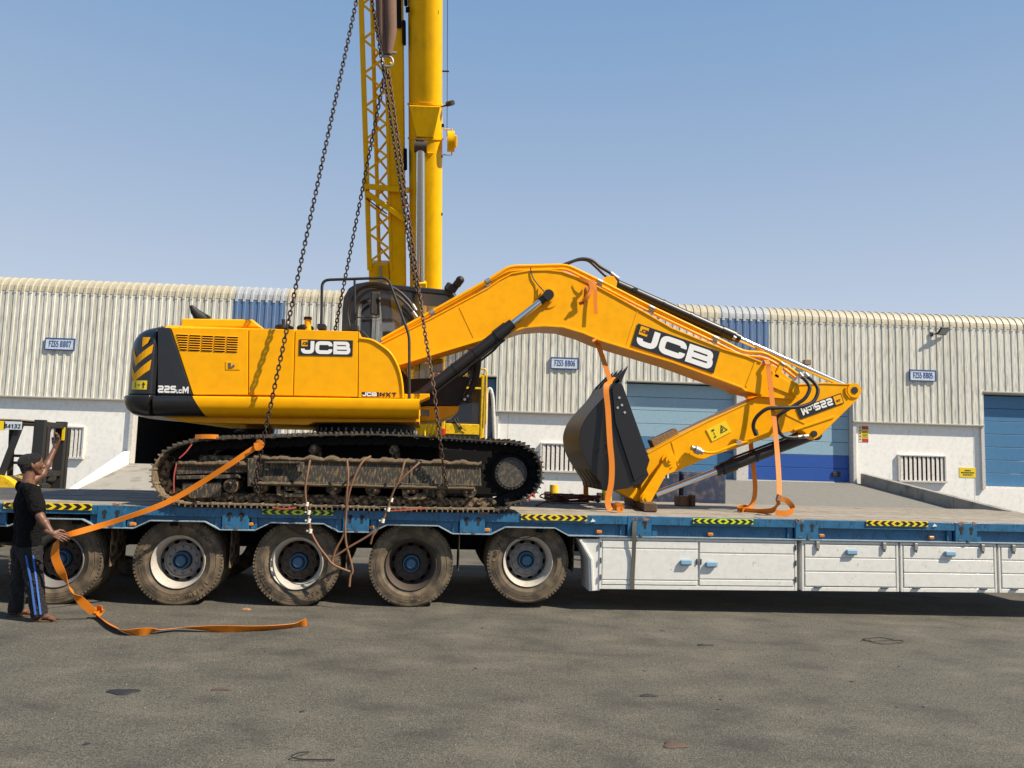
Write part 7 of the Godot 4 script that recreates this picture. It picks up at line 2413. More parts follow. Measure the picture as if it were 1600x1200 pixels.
func straps():
	var R := Vector3(1, 0, 0)
	var U := Vector3(0, 1, 0)
	var Zc := Vector3(0, 0, 1)
	# the strap the man holds: taut from the chain to his hand, then slack along the ground
	var taut: Array = [Vector3(-1.82, 1.861, 0.2), Vector3(-1.923, 1.807, 0.2), Vector3(-2.288, 1.531, 0.24), Vector3(-2.757, 1.207, 0.32), Vector3(-3.171, 1.021, 0.52), Vector3(-3.468, 0.914, 0.72), Vector3(-3.633, 0.861, 0.86)]
	var tw: Array = [U + R * 0.2, U, U * 0.9 + Zc * 0.4, U + Zc * 0.2, U * 0.8 + Zc * 0.6, U, U * 0.3 + Zc]
	var slack: Array = [Vector3(-3.637, 0.842, 0.86), Vector3(-3.652, 0.779, 0.87), Vector3(-3.661, 0.675, 0.86), Vector3(-3.614, 0.532, 0.83), Vector3(-3.549, 0.372, 0.78), Vector3(-3.503, 0.298, 0.76), Vector3(-3.439, 0.208, 0.72), Vector3(-3.336, 0.071, 0.64)]
	var sw: Array = [R * 0.4 + Zc, R + Zc * 0.5, R, R * 0.9 + U * 0.4, R * 0.5 + Zc * 0.8, R * 0.3 + Zc, R * 0.8 + U * 0.6, R * 0.7 + U * 0.7]
	var g := [Vector3(-3.364, 0.05, 0.568), Vector3(-3.244, 0.02, 0.672), Vector3(-2.979, 0.03, 1.07), Vector3(-2.77, 0.03, 1.314), Vector3(-2.606, 0.035, 1.348), Vector3(-2.496, 0.03, 1.257), Vector3(-2.353, 0.03, 1.158), Vector3(-2.136, 0.035, 1.177), Vector3(-1.884, 0.035, 1.214), Vector3(-1.679, 0.03, 1.174), Vector3(-1.416, 0.03, 1.099), Vector3(-1.245, 0.03, 0.994), Vector3(-1.131, 0.05, 0.95)]
	var gw := [U * 0.7 + Zc, U * 0.5 + Zc, U * 0.3 + Zc, U * 0.55 + Zc, U + Zc * 0.4, U * 0.3 + Zc, U * 0.2 + Zc, U * 0.6 + Zc * 0.9, U + Zc * 0.5, U * 0.8 + Zc * 0.7, U * 0.7 + Zc, U * 0.6 + Zc, U + R * 0.3]
	var st := thing("lashing_strap", "long orange webbing strap held by the man, its tail trailing over the asphalt", "strap", Vector3(-3.459, 0, 0.322), "orange lashing straps")
	for q in [[taut, tw, "taut_run", 0.062], [slack, sw, "hanging_run", 0.082], [g, gw, "trailing_end", 0.085]]:
		var s := MB.new()
		s.strap(curve(q[0], 6), curve(q[1], 6), q[3])
		part(q[2], s, M.strap_orange, st)
	var kn := MB.new()
	kn.strap(curve([Vector3(-1.912, 1.814, 0.22), Vector3(-1.87, 1.887, 0.24), Vector3(-1.817, 1.853, 0.25), Vector3(-1.87, 1.808, 0.25), Vector3(-1.886, 1.872, 0.26)], 4), R * 0.3 + U, 0.05)
	kn.strap(curve([Vector3(-3.344, 0.06, 0.617), Vector3(-3.327, 0.09, 0.571), Vector3(-3.283, 0.1, 0.587), Vector3(-3.288, 0.06, 0.583), Vector3(-3.306, 0.04, 0.645)], 4), U + Zc * 0.4, 0.07)
	part("knot", kn, M.strap_orange, st)
	one_strap("orange webbing strap over the bucket's teeth and down its near side to the deck", [
		[[Vector3(2.559, 2.914, -1), Vector3(2.431, 2.829, -0.8), Vector3(2.361, 2.742, -0.72), Vector3(2.387, 2.453, -0.7), Vector3(2.41, 2.032, -0.66), Vector3(2.436, 1.741, -0.64), Vector3(2.427, 1.493, -0.62), Vector3(2.383, 1.288, -0.6), Vector3(2.388, 1.191, -0.58), Vector3(2.435, 1.152, -0.56), Vector3(2.495, 1.174, -0.5)], R, "strap_leg"],
		[[Vector3(2.428, 1.173, -0.5), Vector3(2.464, 1.224, -0.48), Vector3(2.517, 1.21, -0.46), Vector3(2.529, 1.179, -0.44), Vector3(2.458, 1.155, -0.42)], U + R * 0.4, "strap_tail"],
		[[Vector3(2.478, 2.79, -1.9), Vector3(2.341, 2.26, -2.02), Vector3(2.389, 1.627, -2.05), Vector3(2.413, 1.21, -2.1)], R, "strap_leg"]], 0.075, M.strap_orange, Vector3(2.397, 1.167, -0.58), "orange lashing straps")
	one_strap("rust orange strap stretched from the boom's underside to the bucket teeth", [
		[[Vector3(2.346, 3.401, -1.2), Vector3(2.442, 3.144, -1.2), Vector3(2.525, 2.865, -1.15)], R, "strap_leg"], [[Vector3(2.259, 3.439, -1.06), Vector3(2.287, 3.405, -1.06), Vector3(2.346, 3.392, -1.2)], R, "strap_leg"]], 0.07, M.strap_orange, Vector3(2.442, 3.108, -1.2), "orange lashing straps")
	one_strap("orange webbing strap over the boom nose, both legs tied down beside the stick", [
		[[Vector3(4.828, 2.98, -1.72), Vector3(4.865, 3.275, -1.6), Vector3(4.807, 3.312, -1.3), Vector3(4.753, 3.225, -1.06), Vector3(4.763, 3.115, -1.04), Vector3(4.789, 2.643, -0.98), Vector3(4.786, 2.108, -0.86), Vector3(4.725, 1.633, -0.66), Vector3(4.666, 1.326, -0.52)], R, "strap_leg"],
		[[Vector3(4.828, 2.98, -1.72), Vector3(4.787, 2.597, -1.74), Vector3(4.824, 2.123, -1.78), Vector3(4.882, 1.745, -1.82), Vector3(4.929, 1.441, -1.86), Vector3(4.908, 1.231, -1.88), Vector3(4.829, 1.136, -1.86)], R, "strap_leg"],
		[[Vector3(4.341, 1.153, -1.1), Vector3(4.454, 1.154, -1), Vector3(4.592, 1.155, -0.9), Vector3(4.662, 1.188, -0.7), Vector3(4.649, 1.283, -0.54), Vector3(4.666, 1.343, -0.52)], U + Zc * 0.5, "strap_tail"],
		[[Vector3(4.652, 1.343, -0.51), Vector3(4.736, 1.337, -0.5), Vector3(4.795, 1.275, -0.46), Vector3(4.801, 1.211, -0.42), Vector3(4.695, 1.169, -0.4), Vector3(4.556, 1.175, -0.4)], U + R * 0.3, "strap_tail"],
		[[Vector3(4.341, 1.135, -1.1), Vector3(4.362, 1.176, -1.15), Vector3(4.476, 1.193, -1.2), Vector3(4.498, 1.174, -1.1), Vector3(4.363, 1.16, -1)], U + Zc * 0.4, "strap_tail"]], 0.07, M.strap_orange, Vector3(4.648, 1.218, -0.52), "orange lashing straps")
	var rb := MB.new()
	rb.box(Vector3(4.643, 1.361, -0.49), Vector3(0.07, 0.1, 0.05), 0.015, Basis(Vector3(0, 0, 1), -0.3))
	whole("ratchet_buckle", rb, M.litter_tan, "rusty ratchet buckle on the orange strap beside the stick", "buckle", Vector3(4.643, 1.327, -0.49))
	one_strap("bundle of orange strap ends hanging on the boom below the steel pipes", [
		[[Vector3(2.226, 4.262, -1.06), Vector3(2.26, 4.133, -1.04), Vector3(2.261, 3.969, -1.03), Vector3(2.271, 3.789, -1.02)], R, "strap_tail"],
		[[Vector3(2.204, 4.238, -1.04), Vector3(2.143, 4.154, -1), Vector3(2.171, 4.066, -1), Vector3(2.129, 3.975, -1), Vector3(2.026, 3.938, -1.02)], R * 0.8 + U * 0.3, "strap_tail"],
		[[Vector3(2.034, 4.285, -1.05), Vector3(2.112, 4.249, -1.03), Vector3(2.2, 4.224, -1.02)], U, "strap_tail"],
		[[Vector3(2.168, 4.245, -1), Vector3(2.195, 4.119, -0.99), Vector3(2.15, 4.025, -0.98), Vector3(2.084, 3.954, -1)], R, "strap_tail"]], 0.05, M.strap_orange, Vector3(2.188, 4.147, -1.04), "orange lashing straps")
	var bu := MB.new()
	bu.cyl(Vector3(2.114, 4.123, -1.03), Vector3(2.105, 3.912, -1.05), 0.012, 8)
	bu.box(Vector3(2.075, 3.935, -1.04), Vector3(0.08, 0.05, 0.03), 0.01, Basis(Vector3(0, 0, 1), 0.4))
	whole("strap_hook", bu, M.litter_tan, "small rusty hook dangling in the strap bundle on the boom", "hook", Vector3(2.092, 4.008, -1.04))
	one_strap("short flat orange strap pad laid over the rear of the track top", [
		[[Vector3(-2.609, 1.923, 0.05), Vector3(-2.525, 1.928, 0.075), Vector3(-2.426, 1.931, 0.075), Vector3(-2.354, 1.931, 0.05)], U, "strap_pad"]], 0.05, M.strap_orange, Vector3(-2.488, 1.915, 0.05), "orange lashing straps")
	one_strap("pinkish red tie tape hanging inside the rear of the track", [
		[[Vector3(-2.636, 1.838, 0.06), Vector3(-2.69, 1.749, 0.07), Vector3(-2.762, 1.674, 0.07)], R, "tape_run"], [[Vector3(-2.789, 1.615, 0.06), Vector3(-2.804, 1.463, 0.07), Vector3(-2.792, 1.284, 0.07)], R, "tape_run"]], 0.014, M.tape_red, Vector3(-2.762, 1.674, 0.07))
	one_strap("red warning tape tied along the foot of the track", [
		[[Vector3(-1.682, 1.143, 0.08), Vector3(-1.559, 1.132, 0.09), Vector3(-1.432, 1.148, 0.08)], U, "tape_run"], [[Vector3(-0.363, 1.134, 0.08), Vector3(-0.142, 1.15, 0.09), Vector3(0.042, 1.179, 0.08)], U, "tape_run"], [[Vector3(1.333, 1.319, 0.07), Vector3(1.301, 1.371, 0.07), Vector3(1.242, 1.271, 0.07)], U, "tape_run"]], 0.016, M.tape_red, Vector3(-1.56, 1.124, 0.08))
	one_strap("grey green strap end hanging down the first white locker", [
		[[Vector3(2.571, 1.066, 0.015), Vector3(2.56, 0.983, 0.03), Vector3(2.56, 0.884, 0.035), Vector3(2.562, 0.638, 0.012), Vector3(2.554, 0.41, 0.01), Vector3(2.553, 0.251, 0.008)], R, "strap_tail"]], 0.05, M.strap_grey, Vector3(2.556, 0.883, 0.02))
	# brown cords lashed round the track and hanging in loops
	var ro := [
		["brown cord tied around the track with white tape, looping down to the third wheel", [[480,719,0.1],[477,742,0.14],[475,765,0.13],[479,793,0.1],[484,815,0.08],[488,832,0.08],[500,853,0.1],[513,869,0.1],[522,880,0.1],[535,887,0.08],[551,893,0.04]], [[479,788],[482.5,801],[483.5,814],[486.5,830]]],
		["brown doubled cord hanging straight from the track between third and fourth wheels", [[538,719,0.1],[541,745,0.14],[540,775,0.13],[540,800,0.08],[540,826,0.08],[543,850,0.06],[550,872,0.05],[555,892,0.04],[552,900,0.04],[551,916,0.04]], []],
		["brown cord with white tape knots slanting from the track across the blue side panel", [[654,721,0.1],[640,734,0.14],[620,755,0.14],[611,775,0.12],[605,796,0.1],[598,815,0.09],[590,829,0.08],[584,838,0.08],[581,850,0.06]], [[611,781],[607,796],[599,814]]],
		["thin brown cord sagging between the third wheel and the slanting cord", [[588,830,0.08],[570,842,0.07],[548,855,0.06],[529,868,0.05],[523,872,0.05],[524,884,0.05]], []],
		["thin brown cord crossing the track frame beside the doubled cord", [[575,712,0.06],[562,722,0.12],[551,745,0.14],[544,770,0.13],[541,795,0.09],[539,832,0.07],[530,853,0.06],[526,862,0.06],[523,874,0.05]], []],
		["brown cord looped behind the slanting cord on the track frame", [[630,717,0.1],[626,735,0.14],[620,755,0.14]], []]]
	for q in ro:
		var pts := []
		for a in q[1]: pts.append(pix(a[0], a[1], a[2]))
		var o := thing("lashing_rope", q[0], "rope", pts[0], "brown cords lashed around the track")
		var s := MB.new()
		s.tube(curve(pts, 5), 0.0125, 8)
		part("cord", s, M.rope_brown, o)
		for a in q[2]:
			var tp := MB.new()
			var c := pix(a[0], a[1], 0.1)
			tp.cyl(c - Vector3(0.004, 0.022, 0), c + Vector3(0.004, 0.022, 0), 0.02, 10)
			tp.bar(c, c + Vector3(-0.045, 0.004, 0.0), 0.006, 0.016, Vector3.UP)
			part("tape_knot", tp, M.tape_white, o)

# positions measured on the trailer's side: metres from hundred-part readings
func pix(u: float, v: float, z: float) -> Vector3:
	var x0: float = -1.392
	var x1: float = -0.44
	var y0: float = 1.547
	var y1: float = 0.662
	var f := (9.2 - z) / 9.2
	var x := lerpf(x0, x1, (u - 470.0) / 130.0) - 0.0036 * (v - 800.0) * 0.0
	var y := lerpf(y0, y1, (v - 740.0 - (u - 540.0) * 0.018) / 120.0)
	return Vector3(x * f - (1 - f) * 0.0, 1.806 + (y - 1.806) * f, z)

func litter():
	for q in [["crumpled_rag", "flat black rag lying on the asphalt in the left foreground", Vector3(-2.125, 0, 3.114), 0.11, 0.06, "litter_black", 0.2], ["flat_lid", "round brown flattened lid lying on the asphalt in the right foreground", Vector3(1.663, -0.01, 4.252), 0.075, 0.06, "litter_brown", 0.1], ["cardboard_scrap", "small tan cardboard scrap on the asphalt below the second wheel", Vector3(-1.909, 0, 0.102), 0.05, 0.035, "litter_tan", 0.5], ["dark_scrap", "thin dark scrap lying on the asphalt in front of the white lockers", Vector3(2.859, -0.025, 1.602), 0.09, 0.02, "litter_black", 0.1], ["dark_scrap", "small dark scrap lying on the asphalt right of the black rag", Vector3(-1.439, 0, 3.064), 0.07, 0.02, "litter_brown", 0.1], ["dark_scrap", "brown smear of rubber on the asphalt left of the flattened lid", Vector3(1.795, -0.012, 3.239), 0.07, 0.025, "litter_black", 0.1]]:
		var c: Vector3 = q[2]
		var m := MB.new()
		var rings := []
		for i in 3:
			var r := []
			for k in 14:
				var a := -TAU * k / 14
				var w := 1.0 + 0.25 * sin(a * 3.0 + q[3] * 90.0)
				var f: float = [1.0, 0.9, 0.35][i]
				r.append(c + Vector3(cos(a) * q[3] * w * f, 0.003 + [0.0, 0.008, 0.014][i] * (1.0 + q[6] * sin(a * 2.0)), sin(a) * q[4] * w * f))
			rings.append(r)
		m.loft(rings, false, true)
		whole(q[0], m, M[q[5]], q[1], "litter", c)
	for q in [["loop of thin wire lying on the asphalt near the right edge", [Vector3(4.755, -0.037, 1.233), Vector3(4.751, -0.035, 1.384), Vector3(4.888, -0.039, 1.45), Vector3(5.136, -0.032, 1.367), Vector3(5.022, -0.036, 1.296), Vector3(4.757, -0.017, 1.432), Vector3(4.71, -0.027, 1.308), Vector3(4.992, -0.038, 1.169), Vector3(5.088, -0.039, 1.308)]], ["bent black wire lying on the asphalt at the bottom edge", [Vector3(-0.614, 0.01, 4.331), Vector3(-0.661, 0.03, 4.393), Vector3(-0.703, 0.02, 4.423), Vector3(-0.646, 0.01, 4.437), Vector3(-0.534, 0.01, 4.45), Vector3(-0.449, 0.01, 4.454)]]]:
		var m := MB.new()
		m.tube(curve(q[1], 5), 0.004, 6)
		whole("wire_loop", m, M.litter_black, q[0], "wire", q[1][0])
	var sp := MB.new()
	sp.xf = Transform3D(Basis(Vector3.RIGHT, -PI / 2), Vector3.ZERO)
	sp.lathe([Vector2(1.0, 0.0), Vector2(0.85, 0.12), Vector2(0, 0.16)], 9)
	var ms := MultiMesh.new()
	ms.transform_format = MultiMesh.TRANSFORM_3D
	ms.mesh = sp.mesh()
	ms.instance_count = 150
	for i in 150:
		var z := rng.randf_range(0.4, 5.6)
		var x := rng.randf_range(-6.5, 7.8)
		var s := 0.004 + 0.02 * pow(rng.randf(), 4.0)
		ms.set_instance_transform(i, Transform3D(Basis(Vector3.UP, rng.randf() * TAU) * Basis.from_scale(Vector3(s * rng.randf_range(0.7, 1.8), 0.02, s)), Vector3(x, 0.001 + fall(x), z)))
	var mo := MultiMeshInstance3D.new()
	mo.name = "debris"
	mo.multimesh = ms
	mo.material_override = M.litter_black
	tag(mo, "dark flecks of tar and rubber stuck to the asphalt", "debris", "", "stuff")
	add_child(mo)
	# grit and small stones too many to count
	var st := MB.new()
	st.ball(Vector3.ZERO, Vector3(1, 0.6, 0.8), 6)
	var mm := MultiMesh.new()
	mm.transform_format = MultiMesh.TRANSFORM_3D
	mm.mesh = st.mesh()
	mm.instance_count = 1400
	for i in 1400:
		var z := rng.randf_range(0.3, 5.6)
		var x := rng.randf_range(-6.5, 7.8)
		var s := 0.002 + 0.006 * pow(rng.randf(), 3.0)
		mm.set_instance_transform(i, Transform3D(Basis(Vector3.UP, rng.randf() * TAU).scaled(Vector3.ONE * s), Vector3(x, s * 0.4 + fall(x), z)))
	var mi := MultiMeshInstance3D.new()
	mi.name = "gravel"
	mi.multimesh = mm
	mi.material_override = M.concrete
	mi.set_meta("kind", "stuff")
	mi.set_meta("label", "loose grit and small stones scattered over the asphalt")
	mi.set_meta("category", "gravel")
	add_child(mi)

# tapered capsules joined by a smooth minimum and meshed as surface nets
func flesh(bones: Array, cell: float, k: float, clips := [], ruffle := 0.0) -> MB:
	var lo := Vector3.ONE * 1e9
	var hi := Vector3.ONE * -1e9
	for b in bones:
		for e in [[b[0], b[2]], [b[1], b[3]]]:
			lo = lo.min(e[0] - Vector3.ONE * (e[1] + k + cell * 3)); hi = hi.max(e[0] + Vector3.ONE * (e[1] + k + cell * 3))
	var nx := int((hi.x - lo.x) / cell) + 2
	var ny := int((hi.y - lo.y) / cell) + 2
	var nz := int((hi.z - lo.z) / cell) + 2
	var g := PackedFloat32Array()
	g.resize(nx * ny * nz)
	g.fill(1.0)
	for b in bones:
		var A: Vector3 = b[0]
		var B: Vector3 = b[1]
		var ra: float = b[2]
		var rb: float = b[3]
		var m := maxf(ra, rb) + k + cell * 2.5
		var p0 := ((A.min(B) - Vector3.ONE * m - lo) / cell).floor()
		var p1 := ((A.max(B) + Vector3.ONE * m - lo) / cell).ceil()
		var AB := B - A
		var inv := 1.0 / maxf(AB.length_squared(), 1e-8)
		for z in range(maxi(int(p0.z), 0), mini(int(p1.z), nz - 1) + 1):
			for y in range(maxi(int(p0.y), 0), mini(int(p1.y), ny - 1) + 1):
				var row := nx * (y + ny * z)
				for x in range(maxi(int(p0.x), 0), mini(int(p1.x), nx - 1) + 1):
					var P := lo + Vector3(x, y, z) * cell
					var t := clampf((P - A).dot(AB) * inv, 0.0, 1.0)
					var d := (P - A - AB * t).length() - (ra + (rb - ra) * t)
					var o := g[row + x]
					if o >= 1.0: g[row + x] = d
					else:
						var h := maxf(k - absf(o - d), 0.0) / maxf(k, 1e-6)
						g[row + x] = minf(o, d) - h * h * k * 0.25
	var nzz := FastNoiseLite.new()
	nzz.frequency = 9.0
	nzz.seed = 3
	var ids := {}
	var vs := PackedVector3Array()
	var ns := PackedVector3Array()
	var lim := cell * 2.0
	if clips or ruffle > 0.0:
		for z in nz:
			for y in ny:
				for x in nx:
					var i := x + nx * (y + ny * z)
					if g[i] < 0.12:
						var P := lo + Vector3(x, y, z) * cell
						if ruffle > 0.0 and absf(g[i]) < lim * 2.0: g[i] += ruffle * (nzz.get_noise_3d(P.x * 1.6, P.y * 0.7 + P.x * 0.5, P.z * 1.6) + 0.5 * nzz.get_noise_3d(P.x * 3.0 + P.y * 2.0, P.y * 2.2, P.z * 3.0))
						for c in clips: g[i] = maxf(g[i], (P - c[0]).dot(c[1]))
	var off := [0, 1, nx, nx + 1, nx * ny, nx * ny + 1, nx * ny + nx, nx * ny + nx + 1]
	var cv := [Vector3(0, 0, 0), Vector3(1, 0, 0), Vector3(0, 1, 0), Vector3(1, 1, 0), Vector3(0, 0, 1), Vector3(1, 0, 1), Vector3(0, 1, 1), Vector3(1, 1, 1)]
	var ed := [[0, 1], [2, 3], [4, 5], [6, 7], [0, 2], [1, 3], [4, 6], [5, 7], [0, 4], [1, 5], [2, 6], [3, 7]]
	for z in nz - 1:
		for y in ny - 1:
			var row := nx * (y + ny * z)
			for x in nx - 1:
				var i := row + x
				if absf(g[i]) > lim: continue
				var neg := 0
				for o in off:
					if g[i + o] < 0.0: neg += 1
				if neg == 0 or neg == 8: continue
				var s := Vector3.ZERO
				var c := 0
				for e in ed:
					var a := g[i + off[e[0]]]
					var b := g[i + off[e[1]]]
					if (a < 0.0) != (b < 0.0):
						s += cv[e[0]].lerp(cv[e[1]], a / (a - b))
						c += 1
				ids[i] = vs.size()
				vs.append(lo + (Vector3(x, y, z) + s / c) * cell)
				ns.append(Vector3(g[i + 1] - g[i] + g[i + off[7]] - g[i + off[6]], g[i + nx] - g[i] + g[i + off[7]] - g[i + off[5]], g[i + nx * ny] - g[i] + g[i + off[7]] - g[i + off[3]]).normalized())
	var mb := MB.new()
	for i in ids:
		for ax in 3:
			var st: int = [1, nx, nx * ny][ax]
			var a := g[i]
			var b := g[i + st]
			if (a < 0.0) == (b < 0.0): continue
			var u: int = [nx, nx * ny, 1][ax]
			var w: int = [nx * ny, 1, nx][ax]
			if not (ids.has(i - u) and ids.has(i - w) and ids.has(i - u - w)): continue
			var q := [ids[i], ids[i - u], ids[i - u - w], ids[i - w]]
			if a < 0.0: q = [q[0], q[1], q[2], q[3]]
			else: q = [q[3], q[2], q[1], q[0]]
			mb.quadn(vs[q[0]], vs[q[1]], vs[q[2]], vs[q[3]], ns[q[0]], ns[q[1]], ns[q[2]], ns[q[3]])
	return mb

func join(a: MB, b: MB):
	a.v.append_array(b.v)
	a.n.append_array(b.n)

# a hand: wrist, direction of the fingers, back of the hand, thumb side; curl in radians per joint
func hand(w: Vector3, d: Vector3, back: Vector3, thumb: Vector3, curl: Array, s := 1.0) -> MB:
	d = d.normalized()
	thumb = (thumb - d * thumb.dot(d)).normalized()
	back = (back - d * back.dot(d) - thumb * back.dot(thumb)).normalized()
	var b := []
	var palm := w + d * 0.05 * s
	for k in 4:
		var o := thumb * (0.028 - 0.019 * k) * s
		b.append([w + o * 0.55, w + d * 0.088 * s + o, 0.016 * s, 0.0125 * s])
		var p: Vector3 = w + d * (0.09 + [0.0, 0.005, 0.002, -0.006][k]) * s + o * 1.08
		var dir := (d + o * 1.5).normalized()
		var r: float = [0.0092, 0.0094, 0.009, 0.0078][k] * s
		for j in 3:
			var cu: float = curl[k] * (j + 0.7)
			var dd := (dir * cos(cu) - back * sin(cu)).normalized()
			var l: float = [0.042, 0.027, 0.021][j] * [0.95, 1.05, 0.98, 0.8][k] * s
			b.append([p, p + dd * l, r, r * 0.9])
			p += dd * l
			r *= 0.92
	var t0 := w + d * 0.022 * s + thumb * 0.02 * s
	var t1 := t0 + (d * 0.55 + thumb * 0.75 - back * 0.25).normalized() * 0.042 * s
	var t2: Vector3 = t1 + (d * 0.85 + thumb * 0.25 - back * 0.5 * curl[4]).normalized() * 0.032 * s
	var t3: Vector3 = t2 + (d * 0.9 - thumb * 0.1 - back * 0.8 * curl[4]).normalized() * 0.026 * s
	b.append([t0, t1, 0.016 * s, 0.0125 * s]); b.append([t1, t2, 0.0118 * s, 0.0105 * s]); b.append([t2, t3, 0.0105 * s, 0.0088 * s])
	b.append([w - d * 0.05 * s, w + d * 0.02 * s, 0.026 * s, 0.026 * s])
	return flesh(b, 0.0034, 0.006)

# head with brow, nose, lips, chin and ears; f is where the face looks, u the crown
func head(c: Vector3, f: Vector3, u: Vector3, neck: Vector3) -> MB:
	f = f.normalized()
	u = (u - f * u.dot(f)).normalized()
	var r := f.cross(u)
	var at := func(a: float, b: float, d: float) -> Vector3: return c + r * a + u * b + f * d
	var b := [[at.call(0, 0.035, -0.03), at.call(0, 0.04, 0.02), 0.083, 0.078], [at.call(0.018, 0.0, 0.02), at.call(-0.018, 0.0, 0.02), 0.068, 0.068],
		[at.call(0, -0.03, 0.03), at.call(0, -0.085, 0.058), 0.056, 0.03], [at.call(0.04, -0.045, 0.02), at.call(0.018, -0.088, 0.055), 0.028, 0.022], [at.call(-0.04, -0.045, 0.02), at.call(-0.018, -0.088, 0.055), 0.028, 0.022],
		[at.call(0, 0.012, 0.09), at.call(0, -0.026, 0.112), 0.01, 0.014], [at.call(0.012, -0.03, 0.098), at.call(-0.012, -0.03, 0.098), 0.009, 0.009],
		[at.call(0.04, 0.026, 0.077), at.call(-0.04, 0.026, 0.077), 0.012, 0.012], [at.call(0.018, -0.055, 0.09), at.call(-0.018, -0.055, 0.09), 0.008, 0.008], [at.call(0.016, -0.066, 0.087), at.call(-0.016, -0.066, 0.087), 0.009, 0.009],
		[neck, at.call(0, -0.05, -0.02), 0.058, 0.054]]
	for s in [-1.0, 1.0]:
		b.append([at.call(s * 0.074, 0.018, -0.012), at.call(s * 0.083, -0.008, -0.014), 0.011, 0.012])
		b.append([at.call(s * 0.083, 0.02, -0.018), at.call(s * 0.08, -0.028, -0.006), 0.008, 0.008])
		b.append([at.call(s * 0.045, -0.012, 0.062), at.call(s * 0.03, -0.03, 0.068), 0.022, 0.018])
	return flesh(b, 0.005, 0.012)

func hair_cap(c: Vector3, f: Vector3, u: Vector3) -> MB:
	f = f.normalized()
	u = (u - f * u.dot(f)).normalized()
	var r := f.cross(u)
	var at := func(a: float, b: float, d: float) -> Vector3: return c + r * a + u * b + f * d
	var b := [[at.call(0, 0.037, -0.034), at.call(0, 0.045, 0.016), 0.089, 0.081], [at.call(0, -0.005, -0.045), at.call(0, 0.03, -0.05), 0.068, 0.078], [at.call(0, -0.045, -0.055), at.call(0, -0.01, -0.05), 0.046, 0.06],
		[at.call(0.062, 0.012, 0.0), at.call(0.058, 0.05, 0.01), 0.02, 0.032], [at.call(-0.062, 0.012, 0.0), at.call(-0.058, 0.05, 0.01), 0.02, 0.032]]
	return flesh(b, 0.005, 0.015, [[at.call(0, 0.052, 0.07), (f - u * 0.62).normalized()], [at.call(0, -0.06, -0.06), (-u + f * 0.5).normalized()]], 0.007)

func march(bones: Array, p: Vector3, d: Vector3, k: float) -> Vector3:
	var t := 0.3
	while t > 0.0:
		var q := p + d * t
		var m := 1e9
		for b in bones:
			var ab: Vector3 = b[1] - b[0]
			var s := clampf((q - b[0]).dot(ab) / maxf(ab.length_squared(), 1e-8), 0, 1)
			m = minf(m, (q - b[0] - ab * s).length() - lerpf(b[2], b[3], s))
		if m < k: return q
		t -= 0.003
	return p

func sandal_and_foot(body: MB, par: Node3D, ankle: Vector3, dir: Vector3, ground: float):
	dir = Vector3(dir.x, 0, dir.z).normalized()
	var sd := Vector3(-dir.z, 0, dir.x)
	var h := Vector3(ankle.x, ground, ankle.z)
	var b := [[ankle, h + Vector3(0, 0.06, 0) - dir * 0.02, 0.036, 0.036], [h + Vector3(0, 0.045, 0) - dir * 0.045, h + Vector3(0, 0.05, 0) + dir * 0.03, 0.03, 0.034], [h + Vector3(0, 0.06, 0) + dir * 0.03, h + Vector3(0, 0.035, 0) + dir * 0.13, 0.034, 0.024], [h + Vector3(0, 0.035, 0) + dir * 0.12 + sd * 0.022, h + Vector3(0, 0.035, 0) + dir * 0.12 - sd * 0.022, 0.02, 0.02]]
	for k in 5:
		var o := sd * (0.034 - 0.017 * k)
		b.append([h + Vector3(0, 0.034, 0) + dir * 0.135 + o, h + Vector3(0, 0.028, 0) + dir * (0.172 - 0.007 * absf(k - 1.0)) + o * 1.1, 0.011, 0.0095])
	join(body, flesh(b, 0.0055, 0.012))
	var s := MB.new()
	var poly := []
	for k in 20:
		var a := TAU * k / 20
		poly.append(Vector2(0.045 + cos(a) * 0.145, sin(a) * (0.044 + 0.008 * cos(a))))
	s.xf = Transform3D(Basis(dir, sd, dir.cross(sd)), h)
	s.xf.basis = Basis(dir, dir.cross(Vector3.UP) * -1.0, Vector3.UP)
	s.prism(poly, 0.002, 0.016, 0.004)
	s.xf = Transform3D()
	s.tube(curve([h + dir * 0.03 + sd * 0.046 + Vector3(0, 0.015, 0), h + dir * 0.075 + sd * 0.02 + Vector3(0, 0.072, 0), h + dir * 0.11 + Vector3(0, 0.055, 0), h + dir * 0.075 - sd * 0.02 + Vector3(0, 0.072, 0), h + dir * 0.03 - sd * 0.046 + Vector3(0, 0.015, 0)], 5), 0.007, 8)
	part("sandal", s, M.sandal, par)

